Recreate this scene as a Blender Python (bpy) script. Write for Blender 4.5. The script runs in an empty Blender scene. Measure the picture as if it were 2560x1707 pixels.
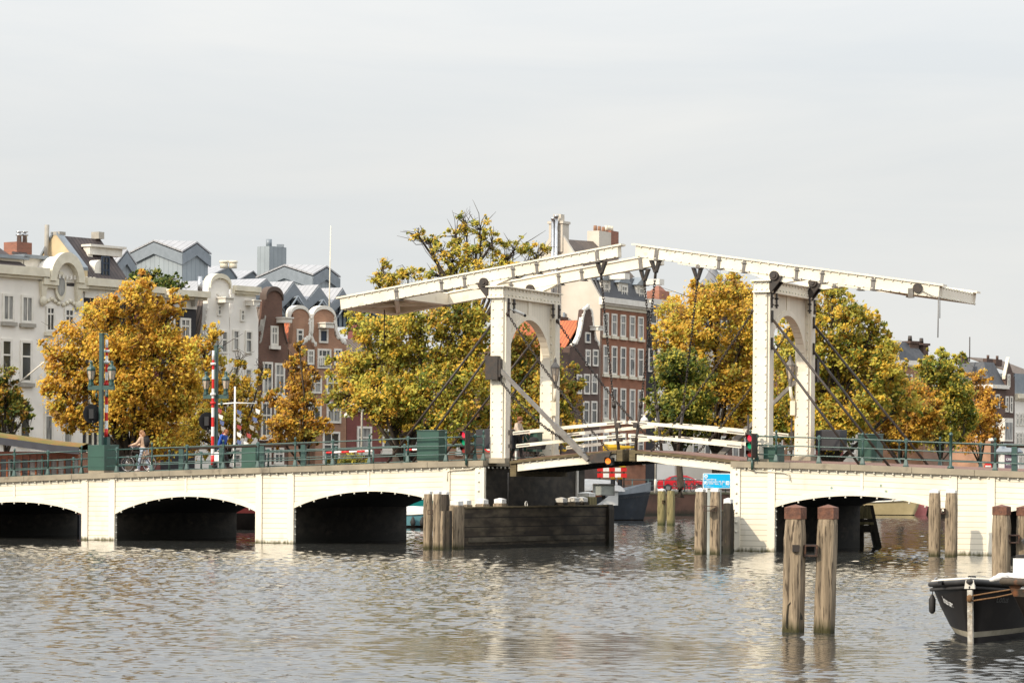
import bpy, bmesh, math, random
import numpy as np
from math import sin, cos, pi, sqrt, atan2, radians, hypot
from mathutils import Vector, Matrix
SC = bpy.context.scene
COL = SC.collection
random.seed(5)
# ------------------------------------------------------------------ camera
HC = 2.6                    # eye height over the water (m)
FPX, CX, HY, ROLL = 7660.0, 1280.0, 1200.0, 0.007
cd = bpy.data.cameras.new('camera')
cam = bpy.data.objects.new('camera', cd)
COL.objects.link(cam)
cd.sensor_width = 36.0
cd.lens = FPX / 2560 * 36
cd.shift_y = (HY - 853.5) / 2560
cd.clip_start, cd.clip_end = 0.5, 8000
cam.location = (0, 0, HC)
cam.rotation_euler = (Matrix.Rotation(pi / 2, 3, 'X') @ Matrix.Rotation(ROLL, 3, 'Z')).to_euler()
SC.camera = cam
# ------------------------------------------------------------------ bridge frame
TH = radians(24.93)
ES = (cos(TH), -sin(TH))    # along the bridge, to the right
ET = (sin(TH), cos(TH))     # across the bridge, away from the camera
D0 = 118.5
def W(s, t, z):
    return (ES[0] * s + ET[0] * t, D0 + ES[1] * s + ET[1] * t, z)
# ------------------------------------------------------------------ sun and sky
sd = (0.75 * ES[0] + 1.7 * ET[0], 0.75 * ES[1] + 1.7 * ET[1], -1.25)
sl = bpy.data.lights.new('sun', 'SUN')
sl.energy = 3.4
sl.angle = radians(0.6)
sl.color = (1.0, 0.88, 0.70)
sun = bpy.data.objects.new('sun', sl)
COL.objects.link(sun)
sun.location = (-60, 20, 60)
sun.rotation_euler = Vector(sd).to_track_quat('-Z', 'Y').to_euler()
wd = bpy.data.worlds.new('World')
SC.world = wd
wd.use_nodes = True
nt = wd.node_tree
nt.nodes.clear()
def NN(nt, t, **k):
    n = nt.nodes.new(t)
    for a, v in k.items():
        setattr(n, a, v)
    return n
out = NN(nt, 'ShaderNodeOutputWorld')
bg = NN(nt, 'ShaderNodeBackground')
bg.inputs['Strength'].default_value = 0.1
sky = NN(nt, 'ShaderNodeTexSky', sky_type='NISHITA', sun_disc=False)
sky.sun_elevation = math.atan2(1.25, hypot(0.75, 1.7))
sky.sun_rotation = atan2(-sd[0], -sd[1]) % (2 * pi)
sky.air_density, sky.dust_density, sky.ozone_density = 1.0, 2.0, 1.0
tc = NN(nt, 'ShaderNodeTexCoord')
mp = NN(nt, 'ShaderNodeMapping')
mp.inputs['Rotation'].default_value = (0, radians(-7), 0)
mp.inputs['Scale'].default_value = (4.0, 4.0, 26.0)
nz = NN(nt, 'ShaderNodeTexNoise')
nz.inputs['Scale'].default_value = 1.0
nz.inputs['Detail'].default_value = 6.0
nz.inputs['Roughness'].default_value = 0.55
nz.inputs['Distortion'].default_value = 0.4
rp = NN(nt, 'ShaderNodeValToRGB')
rp.color_ramp.elements[0].position = 0.34
rp.color_ramp.elements[0].color = (7.0, 7.2, 7.28, 1)
rp.color_ramp.elements[1].position = 0.62
rp.color_ramp.elements[1].color = (7.8, 7.78, 7.6, 1)
e = rp.color_ramp.elements.new(0.8)
e.color = (8.25, 8.15, 7.85, 1)
mx = NN(nt, 'ShaderNodeMixRGB')
mx.inputs['Fac'].default_value = 0.9          # a thin closed veil of high cloud over the blue
L = nt.links.new
L(tc.outputs['Generated'], mp.inputs['Vector'])
L(mp.outputs['Vector'], nz.inputs['Vector'])
L(nz.outputs['Fac'], rp.inputs['Fac'])
L(sky.outputs['Color'], mx.inputs['Color1'])
L(rp.outputs['Color'], mx.inputs['Color2'])
# thin cloud is brighter overhead and round the hidden sun than near the horizon
def wmath(op, a, b):
    x = NN(nt, 'ShaderNodeMath', operation=op)
    for i, q in enumerate((a, b)):
        if isinstance(q, float): x.inputs[i].default_value = q
        elif q is not None: L(q, x.inputs[i])
    return x.outputs[0]
sxyz = NN(nt, 'ShaderNodeSeparateXYZ')
L(tc.outputs['Generated'], sxyz.inputs[0])
zen = NN(nt, 'ShaderNodeMapRange')
for i_, v_ in ((1, 0.10), (2, 0.85), (3, 1.0), (4, 2.5)): zen.inputs[i_].default_value = v_
L(sxyz.outputs[2], zen.inputs[0])
dp = NN(nt, 'ShaderNodeVectorMath', operation='DOT_PRODUCT')
sv = -Vector(sd).normalized()
dp.inputs[1].default_value = sv
L(tc.outputs['Generated'], dp.inputs[0])
au = wmath('MULTIPLY', wmath('POWER', wmath('MAXIMUM', dp.outputs['Value'], 0.0), 5.0), 1.2)
gain = wmath('ADD', zen.outputs[0], au)
sc_ = NN(nt, 'ShaderNodeVectorMath', operation='SCALE')
L(mx.outputs['Color'], sc_.inputs[0])
L(gain, sc_.inputs['Scale'])
tn = NN(nt, 'ShaderNodeMapRange')            # thinner veil, bluer, higher up
for i_, v_ in ((1, 0.12), (2, 0.5), (3, 0.0), (4, 1.0)): tn.inputs[i_].default_value = v_
L(sxyz.outputs[2], tn.inputs[0])
tm = NN(nt, 'ShaderNodeMixRGB', blend_type='MULTIPLY')
tm.inputs[2].default_value = (0.96, 0.99, 1.04, 1)
L(tn.outputs[0], tm.inputs[0])
L(sc_.outputs[0], tm.inputs[1])
L(tm.outputs[0], bg.inputs['Color'])
L(bg.outputs['Background'], out.inputs['Surface'])
SC.view_settings.view_transform = 'Standard'
SC.view_settings.look = 'None'
SC.view_settings.exposure = 0.14
SC.view_settings.gamma = 1.0
SC.view_settings.use_curve_mapping = False
SC.cycles.max_bounces = 6
SC.cycles.diffuse_bounces = 3
SC.cycles.glossy_bounces = 3
SC.cycles.transmission_bounces = 3
SC.cycles.transparent_max_bounces = 6
SC.cycles.caustics_reflective = False
SC.cycles.caustics_refractive = False
# ------------------------------------------------------------------ survey helpers: photo pixel -> metric point at a known distance or plane
def uv_of(x, y):
    dx, dy = x - CX, HY - y
    return (dx * cos(ROLL) - dy * sin(ROLL)) / FPX, (dx * sin(ROLL) + dy * cos(ROLL)) / FPX
def at(x, y, Y):
    u, v = uv_of(x, y)
    return (u * Y, Y, HC + v * Y)
def hit(x, y, ox, oy, dx, dy):       # vertical plane through (ox,oy) along (dx,dy): returns distance along it and z
    u, v = uv_of(x, y)
    det = u * -dy + dx               # u*Y = ox+dx*a ; Y = oy+dy*a
    a = (u * oy - ox) / (dx - u * dy)
    Y = oy + dy * a
    return a, HC + v * Y
def on_t(x, y, t):
    o = W(0, t, 0)
    return hit(x, y, o[0], o[1], ES[0], ES[1])
def waterline(x, y):
    u, v = uv_of(x, y)
    Y = -HC / v
    return u * Y, Y
# ------------------------------------------------------------------ mesh builder
class MB:
    def __init__(self, f=None):
        self.f = f
        self.L, self.V, self.F, self.S, self.M = [], [], [], [], []
        self.m = 0
    def pt(self, p):
        self.L.append(tuple(p))
        self.V.append(tuple(self.f(*p)) if self.f else tuple(p))
        return len(self.V) - 1
    def pts(self, ps):
        return [self.pt(p) for p in ps]
    def face(self, ix, sm=False):
        self.F.append(tuple(ix)); self.S.append(sm); self.M.append(self.m)
    def hexa(self, p):
        i = self.pts(p)
        for q in ((0, 3, 2, 1), (4, 5, 6, 7), (0, 1, 5, 4), (1, 2, 6, 5), (2, 3, 7, 6), (3, 0, 4, 7)):
            self.face([i[k] for k in q])
        return self
    def box(self, x0, x1, y0, y1, z0, z1):
        return self.hexa([(x0, y0, z0), (x1, y0, z0), (x1, y1, z0), (x0, y1, z0),
                          (x0, y0, z1), (x1, y0, z1), (x1, y1, z1), (x0, y1, z1)])
    def taper(self, cx, cy, z0, z1, w0, d0, w1, d1, ox=0, oy=0):
        h = lambda a, b, c, d, z: [(a - c / 2, b - d / 2, z), (a + c / 2, b - d / 2, z), (a + c / 2, b + d / 2, z), (a - c / 2, b + d / 2, z)]
        return self.hexa(h(cx, cy, w0, d0, z0) + h(cx + ox, cy + oy, w1, d1, z1))
    def ex(self, poly, vec):
        a = self.pts(poly)
        b = self.pts([(p[0] + vec[0], p[1] + vec[1], p[2] + vec[2]) for p in poly])
        self.face(a); self.face(b[::-1])
        n = len(a)
        for k in range(n):
            self.face((a[k], a[(k + 1) % n], b[(k + 1) % n], b[k]))
        return self
    def quad(self, *p):
        self.face(self.pts(p)); return self
    def ring(self, c, ax, r, n, ph=0.0, rx=None):
        a = Vector(ax).normalized()
        u = a.cross(Vector((0, 0, 1)))
        if u.length < 1e-4:
            u = Vector((1, 0, 0))
        u.normalize()
        w = a.cross(u)
        return [tuple(Vector(c) + (u * cos(ph + 2 * pi * k / n) + w * sin(ph + 2 * pi * k / n) * (rx or 1.0)) * r) for k in range(n)]
    def tube(self, p0, p1, r0, r1=None, n=6, sm=True, cap=True):
        return self.path([p0, p1], [r0, r0 if r1 is None else r1], n, sm, cap)
    def path(self, ps, r, n=6, sm=True, cap=True, closed=False):
        rs = r if isinstance(r, (list, tuple)) else [r] * len(ps)
        m = len(ps)
        rings = []
        for k in range(m):
            a = Vector(ps[(k - 1) % m] if (closed or k > 0) else ps[k])
            b = Vector(ps[(k + 1) % m] if (closed or k < m - 1) else ps[k])
            rings.append(self.pts(self.ring(ps[k], b - a if (b - a).length > 1e-9 else Vector((0, 0, 1)), rs[k], n)))
        for k in range(m if closed else m - 1):
            A, B = rings[k], rings[(k + 1) % m]
            for j in range(n):
                self.face((A[j], A[(j + 1) % n], B[(j + 1) % n], B[j]), sm)
        if cap and not closed:
            self.face(rings[0][::-1]); self.face(rings[-1])
        return self
    def lathe(self, prof, c=(0, 0, 0), n=10, sm=True, sx=1.0, sy=1.0):
        rings = [self.pts([(c[0] + r * cos(2 * pi * k / n) * sx, c[1] + r * sin(2 * pi * k / n) * sy, c[2] + z) for k in range(n)]) for r, z in prof]
        for A, B in zip(rings, rings[1:]):
            for j in range(n):
                self.face((A[j], A[(j + 1) % n], B[(j + 1) % n], B[j]), sm)
        self.face(rings[0][::-1]); self.face(rings[-1])
        return self
    def sph(self, c, r, n=8, m=5, s=(1, 1, 1)):
        pr = []
        rings = []
        for i in range(1, m):
            th = pi * i / m
            rings.append(self.pts([(c[0] + r * s[0] * sin(th) * cos(2 * pi * k / n), c[1] + r * s[1] * sin(th) * sin(2 * pi * k / n), c[2] + r * s[2] * cos(th)) for k in range(n)]))
        t = self.pt((c[0], c[1], c[2] + r * s[2])); b = self.pt((c[0], c[1], c[2] - r * s[2]))
        for j in range(n):
            self.face((t, rings[0][j], rings[0][(j + 1) % n]), True)
            self.face((b, rings[-1][(j + 1) % n], rings[-1][j]), True)
        for A, B in zip(rings, rings[1:]):
            for j in range(n):
                self.face((A[j], B[j], B[(j + 1) % n], A[(j + 1) % n]), True)
        return self
    def grid(self, rows, sm=True, close=False):          # rows of points, skinned
        I = [self.pts(r) for r in rows]
        for A, B in zip(I, I[1:]):
            n = len(A)
            for j in range(n if close else n - 1):
                self.face((A[j], A[(j + 1) % n], B[(j + 1) % n], B[j]), sm)
        return I
    def build(self, name, mat, parent=None, uv=None, loc=None, recalc=True):
        o0 = wloc(parent) if parent else Vector(loc or (0, 0, 0))
        me = bpy.data.meshes.new(name)
        me.from_pydata([(v[0] - o0.x, v[1] - o0.y, v[2] - o0.z) for v in self.V], [], self.F)
        me.polygons.foreach_set('use_smooth', self.S)
        for m in (mat if isinstance(mat, (list, tuple)) else [mat]):
            me.materials.append(m)
        me.polygons.foreach_set('material_index', self.M)
        if uv:
            ul = me.uv_layers.new(name='UVMap')
            li = np.zeros(len(me.loops), np.int32)
            me.loops.foreach_get('vertex_index', li)
            q = np.array([uv(*p) for p in self.L], np.float32)
            ul.data.foreach_set('uv', q[li].ravel())
        if recalc:
            bm = bmesh.new(); bm.from_mesh(me)
            bmesh.ops.recalc_face_normals(bm, faces=bm.faces)
            bm.to_mesh(me); bm.free()
        o = bpy.data.objects.new(name, me)
        COL.objects.link(o)
        if parent:
            o.parent = parent
        elif loc:
            o.location = loc
        return o
def wloc(o):
    v = Vector((0, 0, 0))
    while o:
        v += o.location
        o = o.parent
    return v
def tag(o, label=None, cat=None, group=None, kind=None):
    if label: o['label'] = label
    if cat: o['category'] = cat
    if group: o['group'] = group
    if kind: o['kind'] = kind
    return o
def thing(name, label, cat, loc=(0, 0, 0), group=None, rz=0.0):
    o = bpy.data.objects.new(name, None)
    o.empty_display_size = 0.3
    COL.objects.link(o)
    o.location = loc
    o.rotation_euler = (0, 0, rz)
    return tag(o, label, cat, group)
def dup(r0, loc, rz=None, label=None, group=None, sc=None):
    r = r0.copy(); COL.objects.link(r)
    r.location = loc
    if rz is not None: r.rotation_euler = (0, 0, rz)
    if sc: r.scale = (sc, sc, sc)
    if label: r['label'] = label
    if group: r['group'] = group
    for ch in list(r0.children):
        c = ch.copy(); COL.objects.link(c); c.parent = r
        for g in list(ch.children):
            d = g.copy(); COL.objects.link(d); d.parent = c
    return r
# ------------------------------------------------------------------ materials
MT = {}
def mat(name, col, rough=0.6, col2=None, sc=3.0, amt=1.0, stretch=(1, 1, 1), metal=0.0, bump=0.0, bsc=None, algae=None, lines=None, spec=0.4, emit=None, estr=0.0, dirt=None, lo=0.35, hi=0.65, coat=0.0):
    m = bpy.data.materials.new(name); m.use_nodes = True
    t = m.node_tree; t.nodes.clear()
    o = NN(t, 'ShaderNodeOutputMaterial'); b = NN(t, 'ShaderNodeBsdfPrincipled')
    t.links.new(b.outputs[0], o.inputs[0])
    b.inputs['Roughness'].default_value = rough
    b.inputs['Metallic'].default_value = metal
    b.inputs['Specular IOR Level'].default_value = spec
    b.inputs['Coat Weight'].default_value = coat
    if emit:
        b.inputs['Emission Color'].default_value = (*emit, 1); b.inputs['Emission Strength'].default_value = estr
    c2 = col2 or tuple(min(1, c * 0.82) for c in col)
    g = NN(t, 'ShaderNodeTexCoord'); gp = NN(t, 'ShaderNodeNewGeometry')
    mpn = NN(t, 'ShaderNodeMapping'); mpn.inputs['Scale'].default_value = stretch
    t.links.new(g.outputs['Object'], mpn.inputs['Vector'])
    def noise(scale, det=5.0, src=None):
        n = NN(t, 'ShaderNodeTexNoise'); n.inputs['Scale'].default_value = scale; n.inputs['Detail'].default_value = det
        t.links.new((src or mpn).outputs[0] if not src else src, n.inputs['Vector']); return n
    def ramp(sock, a, bb):
        r = NN(t, 'ShaderNodeMapRange'); r.inputs[1].default_value = a; r.inputs[2].default_value = bb
        t.links.new(sock, r.inputs[0]); return r.outputs[0]
    def mixc(fac, A, B):
        x = NN(t, 'ShaderNodeMixRGB')
        if isinstance(fac, float): x.inputs[0].default_value = fac
        else: t.links.new(fac, x.inputs[0])
        for k, q in ((1, A), (2, B)):
            if isinstance(q, tuple): x.inputs[k].default_value = (*q, 1)
            else: t.links.new(q, x.inputs[k])
        return x.outputs[0]
    def mul(a, bb):
        x = NN(t, 'ShaderNodeMath', operation='MULTIPLY')
        t.links.new(a, x.inputs[0])
        if isinstance(bb, float): x.inputs[1].default_value = bb
        else: t.links.new(bb, x.inputs[1])
        return x.outputs[0]
    n1 = noise(sc)
    c = mixc(mul(ramp(n1.outputs['Fac'], lo, hi), float(amt)), col, c2)
    if dirt:                                     # (colour, scale, low, high): blotches of wear or grime
        n3 = noise(dirt[1], 8.0)
        c = mixc(ramp(n3.outputs['Fac'], dirt[2], dirt[3]), c, dirt[0])
    if lines:                                    # (period, width, colour): board joints along uv.y
        uvn = NN(t, 'ShaderNodeUVMap'); sp = NN(t, 'ShaderNodeSeparateXYZ')
        t.links.new(uvn.outputs[0], sp.inputs[0])
        d = NN(t, 'ShaderNodeMath', operation='DIVIDE'); d.inputs[1].default_value = lines[0]
        t.links.new(sp.outputs[1], d.inputs[0])
        f = NN(t, 'ShaderNodeMath', operation='FRACT'); t.links.new(d.outputs[0], f.inputs[0])
        l = NN(t, 'ShaderNodeMath', operation='LESS_THAN'); l.inputs[1].default_value = lines[1] / lines[0]
        t.links.new(f.outputs[0], l.inputs[0])
        fl = NN(t, 'ShaderNodeMath', operation='FLOOR'); t.links.new(d.outputs[0], fl.inputs[0])
        wn = NN(t, 'ShaderNodeTexWhiteNoise', noise_dimensions='1D'); t.links.new(fl.outputs[0], wn.inputs['W'])
        c = mixc(mul(wn.outputs['Value'], 0.35), c, tuple(x * 0.86 for x in col))
        c = mixc(l.outputs[0], c, lines[2])
    if algae:                                    # (z0, z1, colour): growth near the waterline
        sp = NN(t, 'ShaderNodeSeparateXYZ'); t.links.new(gp.outputs['Position'], sp.inputs[0])
        n4 = noise(6.0)
        ad = NN(t, 'ShaderNodeMath', operation='MULTIPLY_ADD'); ad.inputs[1].default_value = 0.35; 
        t.links.new(n4.outputs['Fac'], ad.inputs[0]); t.links.new(sp.outputs[2], ad.inputs[2])
        r = NN(t, 'ShaderNodeMapRange'); r.inputs[1].default_value = algae[0] + 0.17; r.inputs[2].default_value = algae[1] + 0.17
        r.inputs[3].default_value = 1.0; r.inputs[4].default_value = 0.0
        t.links.new(ad.outputs[0], r.inputs[0])
        c = mixc(r.outputs[0], c, algae[2])
    t.links.new(c, b.inputs['Base Color'])
    if bump:
        n2 = noise(bsc or sc * 2)
        bp = NN(t, 'ShaderNodeBump'); bp.inputs['Strength'].default_value = bump; bp.inputs['Distance'].default_value = 0.03
        t.links.new(n2.outputs['Fac'], bp.inputs['Height']); t.links.new(bp.outputs[0], b.inputs['Normal'])
    MT[name] = m
    return m
CREAM = (0.81, 0.745, 0.615)
mat('cream', CREAM, 0.45, (0.74, 0.665, 0.52), 0.9, dirt=((0.50, 0.42, 0.29), 2.2, 0.62, 0.85))
mat('cream_board', CREAM, 0.5, (0.74, 0.66, 0.51), 0.7, stretch=(1.4, 1.4, .5), lines=(0.2, 0.022, (0.46, 0.40, 0.285)), algae=(0.02, 0.16, (0.10, 0.09, 0.04)), dirt=((0.52, 0.44, 0.30), 1.1, 0.60, 0.85))
mat('cream_pier', CREAM, 0.5, (0.75, 0.67, 0.53), 1.0, stretch=(1.6, 1.6, .4), algae=(0.02, 0.16, (0.10, 0.09, 0.04)), dirt=((0.64, 0.57, 0.43), 1.5, 0.68, 0.9))
mat('cream_upright', (0.78, 0.71, 0.565), 0.5, (0.75, 0.69, 0.57), 1.0, lines=(0.16, 0.014, (0.5, 0.43, 0.32)))
mat('bulb', (0.75, 0.72, 0.62), 0.25, (0.6, 0.56, 0.45), 5)
mat('coping', (0.33, 0.28, 0.20), 0.85, (0.24, 0.205, 0.15), 1.3, bump=0.3, bsc=9, dirt=((0.15, 0.125, 0.09), 1.9, 0.58, 0.75))
mat('brick_deck', (0.23, 0.125, 0.09), 0.85, (0.15, 0.085, 0.065), 5, bump=0.3)
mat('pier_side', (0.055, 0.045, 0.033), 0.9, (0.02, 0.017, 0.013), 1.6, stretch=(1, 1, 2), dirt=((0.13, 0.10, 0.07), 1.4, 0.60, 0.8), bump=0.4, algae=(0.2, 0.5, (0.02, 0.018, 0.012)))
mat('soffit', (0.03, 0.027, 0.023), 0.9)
mat('iron', (0.028, 0.024, 0.021), 0.5, (0.05, 0.035, 0.025), 6, dirt=((0.11, 0.05, 0.025), 5, 0.62, 0.8))
mat('iron_grey', (0.20, 0.185, 0.165), 0.5, (0.14, 0.125, 0.11), 4, dirt=((0.19, 0.11, 0.06), 4, 0.68, 0.8))
mat('rail_green', (0.028, 0.075, 0.062), 0.35, (0.02, 0.055, 0.047), 7, spec=0.6)
mat('box_green', (0.03, 0.085, 0.062), 0.45, (0.024, 0.066, 0.05), 1.5, dirt=((0.06, 0.09, 0.07), 3, 0.62, 0.85))
mat('timber_edge', (0.15, 0.115, 0.055), 0.85, (0.085, 0.065, 0.035), 4, stretch=(1, 1, 4), bump=0.4)
mat('tar_wood', (0.052, 0.038, 0.025), 0.85, (0.02, 0.015, 0.01), 1.1, stretch=(1, 1, 3), lines=(0.36, 0.03, (0.005, 0.004, 0.003)), algae=(0.02, 0.22, (0.014, 0.012, 0.007)), dirt=((0.14, 0.11, 0.07), 0.9, 0.44, 0.7), bump=0.6)
mat('dark_wood', (0.05, 0.038, 0.026), 0.85, (0.02, 0.016, 0.011), 3, stretch=(4, 4, .6), algae=(0.05, 0.35, (0.02, 0.02, 0.01)), dirt=((0.13, 0.10, 0.05), 3.0, 0.62, 0.8), bump=0.5)
mat('pile_wood', (0.36, 0.275, 0.18), 0.85, (0.16, 0.122, 0.08), 5, stretch=(3, 3, .22), algae=(0.05, 0.26, (0.045, 0.04, 0.012)), dirt=((0.055, 0.038, 0.024), 9.0, 0.57, 0.63), bump=1.0, bsc=16)
mat('pile_mossy', (0.28, 0.23, 0.105), 0.85, (0.14, 0.12, 0.05), 5, stretch=(3, 3, .3), algae=(0.05, 0.35, (0.04, 0.045, 0.012)), dirt=((0.08, 0.06, 0.03), 7.0, 0.60, 0.72), bump=0.8, bsc=14)
mat('white_cap', (0.78, 0.76, 0.72), 0.5, (0.62, 0.6, 0.55), 6)
mat('rust_cap', (0.17, 0.07, 0.038), 0.7, (0.085, 0.036, 0.022), 12, bump=0.3, dirt=((0.5, 0.36, 0.26), 16, 0.66, 0.75))
mat('pale_wood', (0.62, 0.6, 0.56), 0.6, (0.5, 0.47, 0.41), 6)
mat('zinc', (0.235, 0.262, 0.285), 0.5, (0.20, 0.225, 0.245), 2, metal=0.25)
mat('zinc_roof', (0.37, 0.365, 0.37), 0.5, (0.31, 0.31, 0.315), 1.2, lines=(0.62, 0.06, (0.17, 0.17, 0.175)), metal=0.1)
mat('zinc_wall', (0.30, 0.335, 0.35), 0.5, (0.26, 0.29, 0.305), 0.8, lines=(0.62, 0.05, (0.16, 0.18, 0.195)), metal=0.1)
mat('tile_dark', (0.075, 0.055, 0.05), 0.7, (0.045, 0.034, 0.032), 2.0, lines=(0.32, 0.09, (0.028, 0.022, 0.02)))
mat('tile_brown', (0.17, 0.125, 0.095), 0.75, (0.105, 0.078, 0.06), 2.0, lines=(0.32, 0.09, (0.05, 0.038, 0.03)))
mat('tile_orange', (0.52, 0.14, 0.045), 0.7, (0.38, 0.10, 0.04), 2.0, lines=(0.32, 0.07, (0.2, 0.06, 0.03)))
mat('slate', (0.075, 0.078, 0.085), 0.6, (0.055, 0.057, 0.063), 3)
mat('stucco_white', (0.84, 0.79, 0.71), 0.8, (0.74, 0.695, 0.62), 0.7, dirt=((0.55, 0.52, 0.46), 0.9, 0.66, 0.9))
mat('stucco_ochre', (0.58, 0.46, 0.28), 0.85, (0.48, 0.375, 0.225), 0.8, dirt=((0.36, 0.27, 0.16), 0.9, 0.62, 0.85))
mat('stucco_beige', (0.60, 0.545, 0.46), 0.85, (0.52, 0.465, 0.385), 0.6, dirt=((0.42, 0.36, 0.29), 0.5, 0.62, 0.85))
mat('trim_white', (0.76, 0.715, 0.635), 0.6, (0.66, 0.615, 0.53), 2)
mat('trim_cream', (0.72, 0.66, 0.52), 0.6, (0.62, 0.56, 0.43), 2)
mat('paint_black', (0.022, 0.022, 0.026), 0.5, (0.03, 0.03, 0.035), 2)
mat('red_paint', (0.62, 0.022, 0.018), 0.4, (0.5, 0.02, 0.018), 4)
mat('white_paint', (0.80, 0.79, 0.76), 0.45, (0.7, 0.69, 0.65), 4)
mat('sill_stone', (0.36, 0.33, 0.28), 0.8)
mat('glass_dark', (0.028, 0.032, 0.034), 0.06, (0.06, 0.058, 0.05), 0.55, spec=0.7)
mat('glass_curtain', (0.36, 0.35, 0.32), 0.25, (0.09, 0.09, 0.085), 1.3, stretch=(3, 3, .5), spec=0.6)
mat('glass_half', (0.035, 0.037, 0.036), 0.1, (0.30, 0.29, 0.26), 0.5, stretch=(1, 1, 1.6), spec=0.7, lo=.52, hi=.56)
mat('glass_blue', (0.33, 0.41, 0.45), 0.2, (0.2, 0.26, 0.3), 0.8, spec=0.6)
mat('steel_blue', (0.022, 0.035, 0.06), 0.4)
mat('land', (0.13, 0.115, 0.10), 0.9, (0.09, 0.08, 0.07), 0.5)
mat('quay_brick', (0.155, 0.08, 0.055), 0.9, (0.085, 0.05, 0.036), 0.9, algae=(0.1, 0.5, (0.035, 0.03, 0.018)), dirt=((0.05, 0.042, 0.026), 0.6, 0.55, 0.8), bump=0.3)
mat('quay_stone', (0.22, 0.2, 0.13), 0.9, (0.13, 0.12, 0.07), 1.5)
mat('plastic_black', (0.012, 0.012, 0.013), 0.5)
mat('skin', (0.55, 0.33, 0.23), 0.5)
def brick(name, col, col2, mortar):
    m = bpy.data.materials.new(name); m.use_nodes = True
    t = m.node_tree; b = t.nodes['Principled BSDF']; b.inputs['Roughness'].default_value = 0.9
    u = NN(t, 'ShaderNodeUVMap'); k = NN(t, 'ShaderNodeTexBrick')
    k.inputs['Scale'].default_value = 1.0; k.inputs['Brick Width'].default_value = 0.24; k.inputs['Row Height'].default_value = 0.075
    k.inputs['Mortar Size'].default_value = 0.012
    k.inputs['Color1'].default_value = (*col, 1); k.inputs['Color2'].default_value = (*col2, 1); k.inputs['Mortar'].default_value = (*mortar, 1)
    n = NN(t, 'ShaderNodeTexNoise'); n.inputs['Scale'].default_value = 0.7; n.inputs['Detail'].default_value = 6
    r = NN(t, 'ShaderNodeMapRange'); r.inputs[1].default_value = 0.35; r.inputs[2].default_value = 0.7; r.inputs[3].default_value = 1.12; r.inputs[4].default_value = 0.72
    x = NN(t, 'ShaderNodeMixRGB', blend_type='MULTIPLY'); x.inputs[0].default_value = 1.0
    t.links.new(u.outputs[0], k.inputs['Vector']); t.links.new(u.outputs[0], n.inputs['Vector'])
    t.links.new(n.outputs['Fac'], r.inputs[0]); t.links.new(k.outputs['Color'], x.inputs[1]); t.links.new(r.outputs[0], x.inputs[2])
    t.links.new(x.outputs[0], b.inputs['Base Color'])
    MT[name] = m
brick('brick_red', (0.30, 0.11, 0.055), (0.24, 0.088, 0.046), (0.28, 0.15, 0.09))
brick('brick_dark', (0.135, 0.064, 0.042), (0.10, 0.05, 0.034), (0.15, 0.09, 0.065))
brick('brick_pink', (0.40, 0.20, 0.115), (0.32, 0.16, 0.092), (0.34, 0.22, 0.15))
brick('brick_brown', (0.11, 0.062, 0.046), (0.08, 0.047, 0.036), (0.10, 0.07, 0.055))
brick('brick_black', (0.030, 0.028, 0.030), (0.024, 0.022, 0.025), (0.03, 0.028, 0.03))
brick('brick_maroon', (0.20, 0.055, 0.045), (0.16, 0.045, 0.038), (0.19, 0.08, 0.065))
brick('brick_chimney', (0.34, 0.12, 0.07), (0.22, 0.08, 0.05), (0.25, 0.15, 0.11))
def text_on(s, size, p, ux, uy, matl, name, parent, ext=0.004, align='LEFT', bold=0.0, warp=None):
    cu = bpy.data.curves.new(name, 'FONT'); cu.body = s; cu.size = size; cu.align_x = align; cu.offset = bold
    cu.extrude = 0.0
    o = bpy.data.objects.new('tmp', cu); COL.objects.link(o)
    dg = bpy.context.evaluated_depsgraph_get()
    me = bpy.data.meshes.new_from_object(o.evaluated_get(dg))
    bpy.data.objects.remove(o); bpy.data.curves.remove(cu)
    mb = MB()
    ux, uy, p = Vector(ux).normalized(), Vector(uy).normalized(), Vector(p)
    nn = ux.cross(uy)
    for v in me.vertices:
        q = p + ux * v.co.x + uy * v.co.y + nn * ext
        mb.pt(warp(q) if warp else q)
    for f in me.polygons:
        mb.face(tuple(f.vertices))
    bpy.data.meshes.remove(me)
    return mb.build(name, matl, parent, recalc=False)
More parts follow.
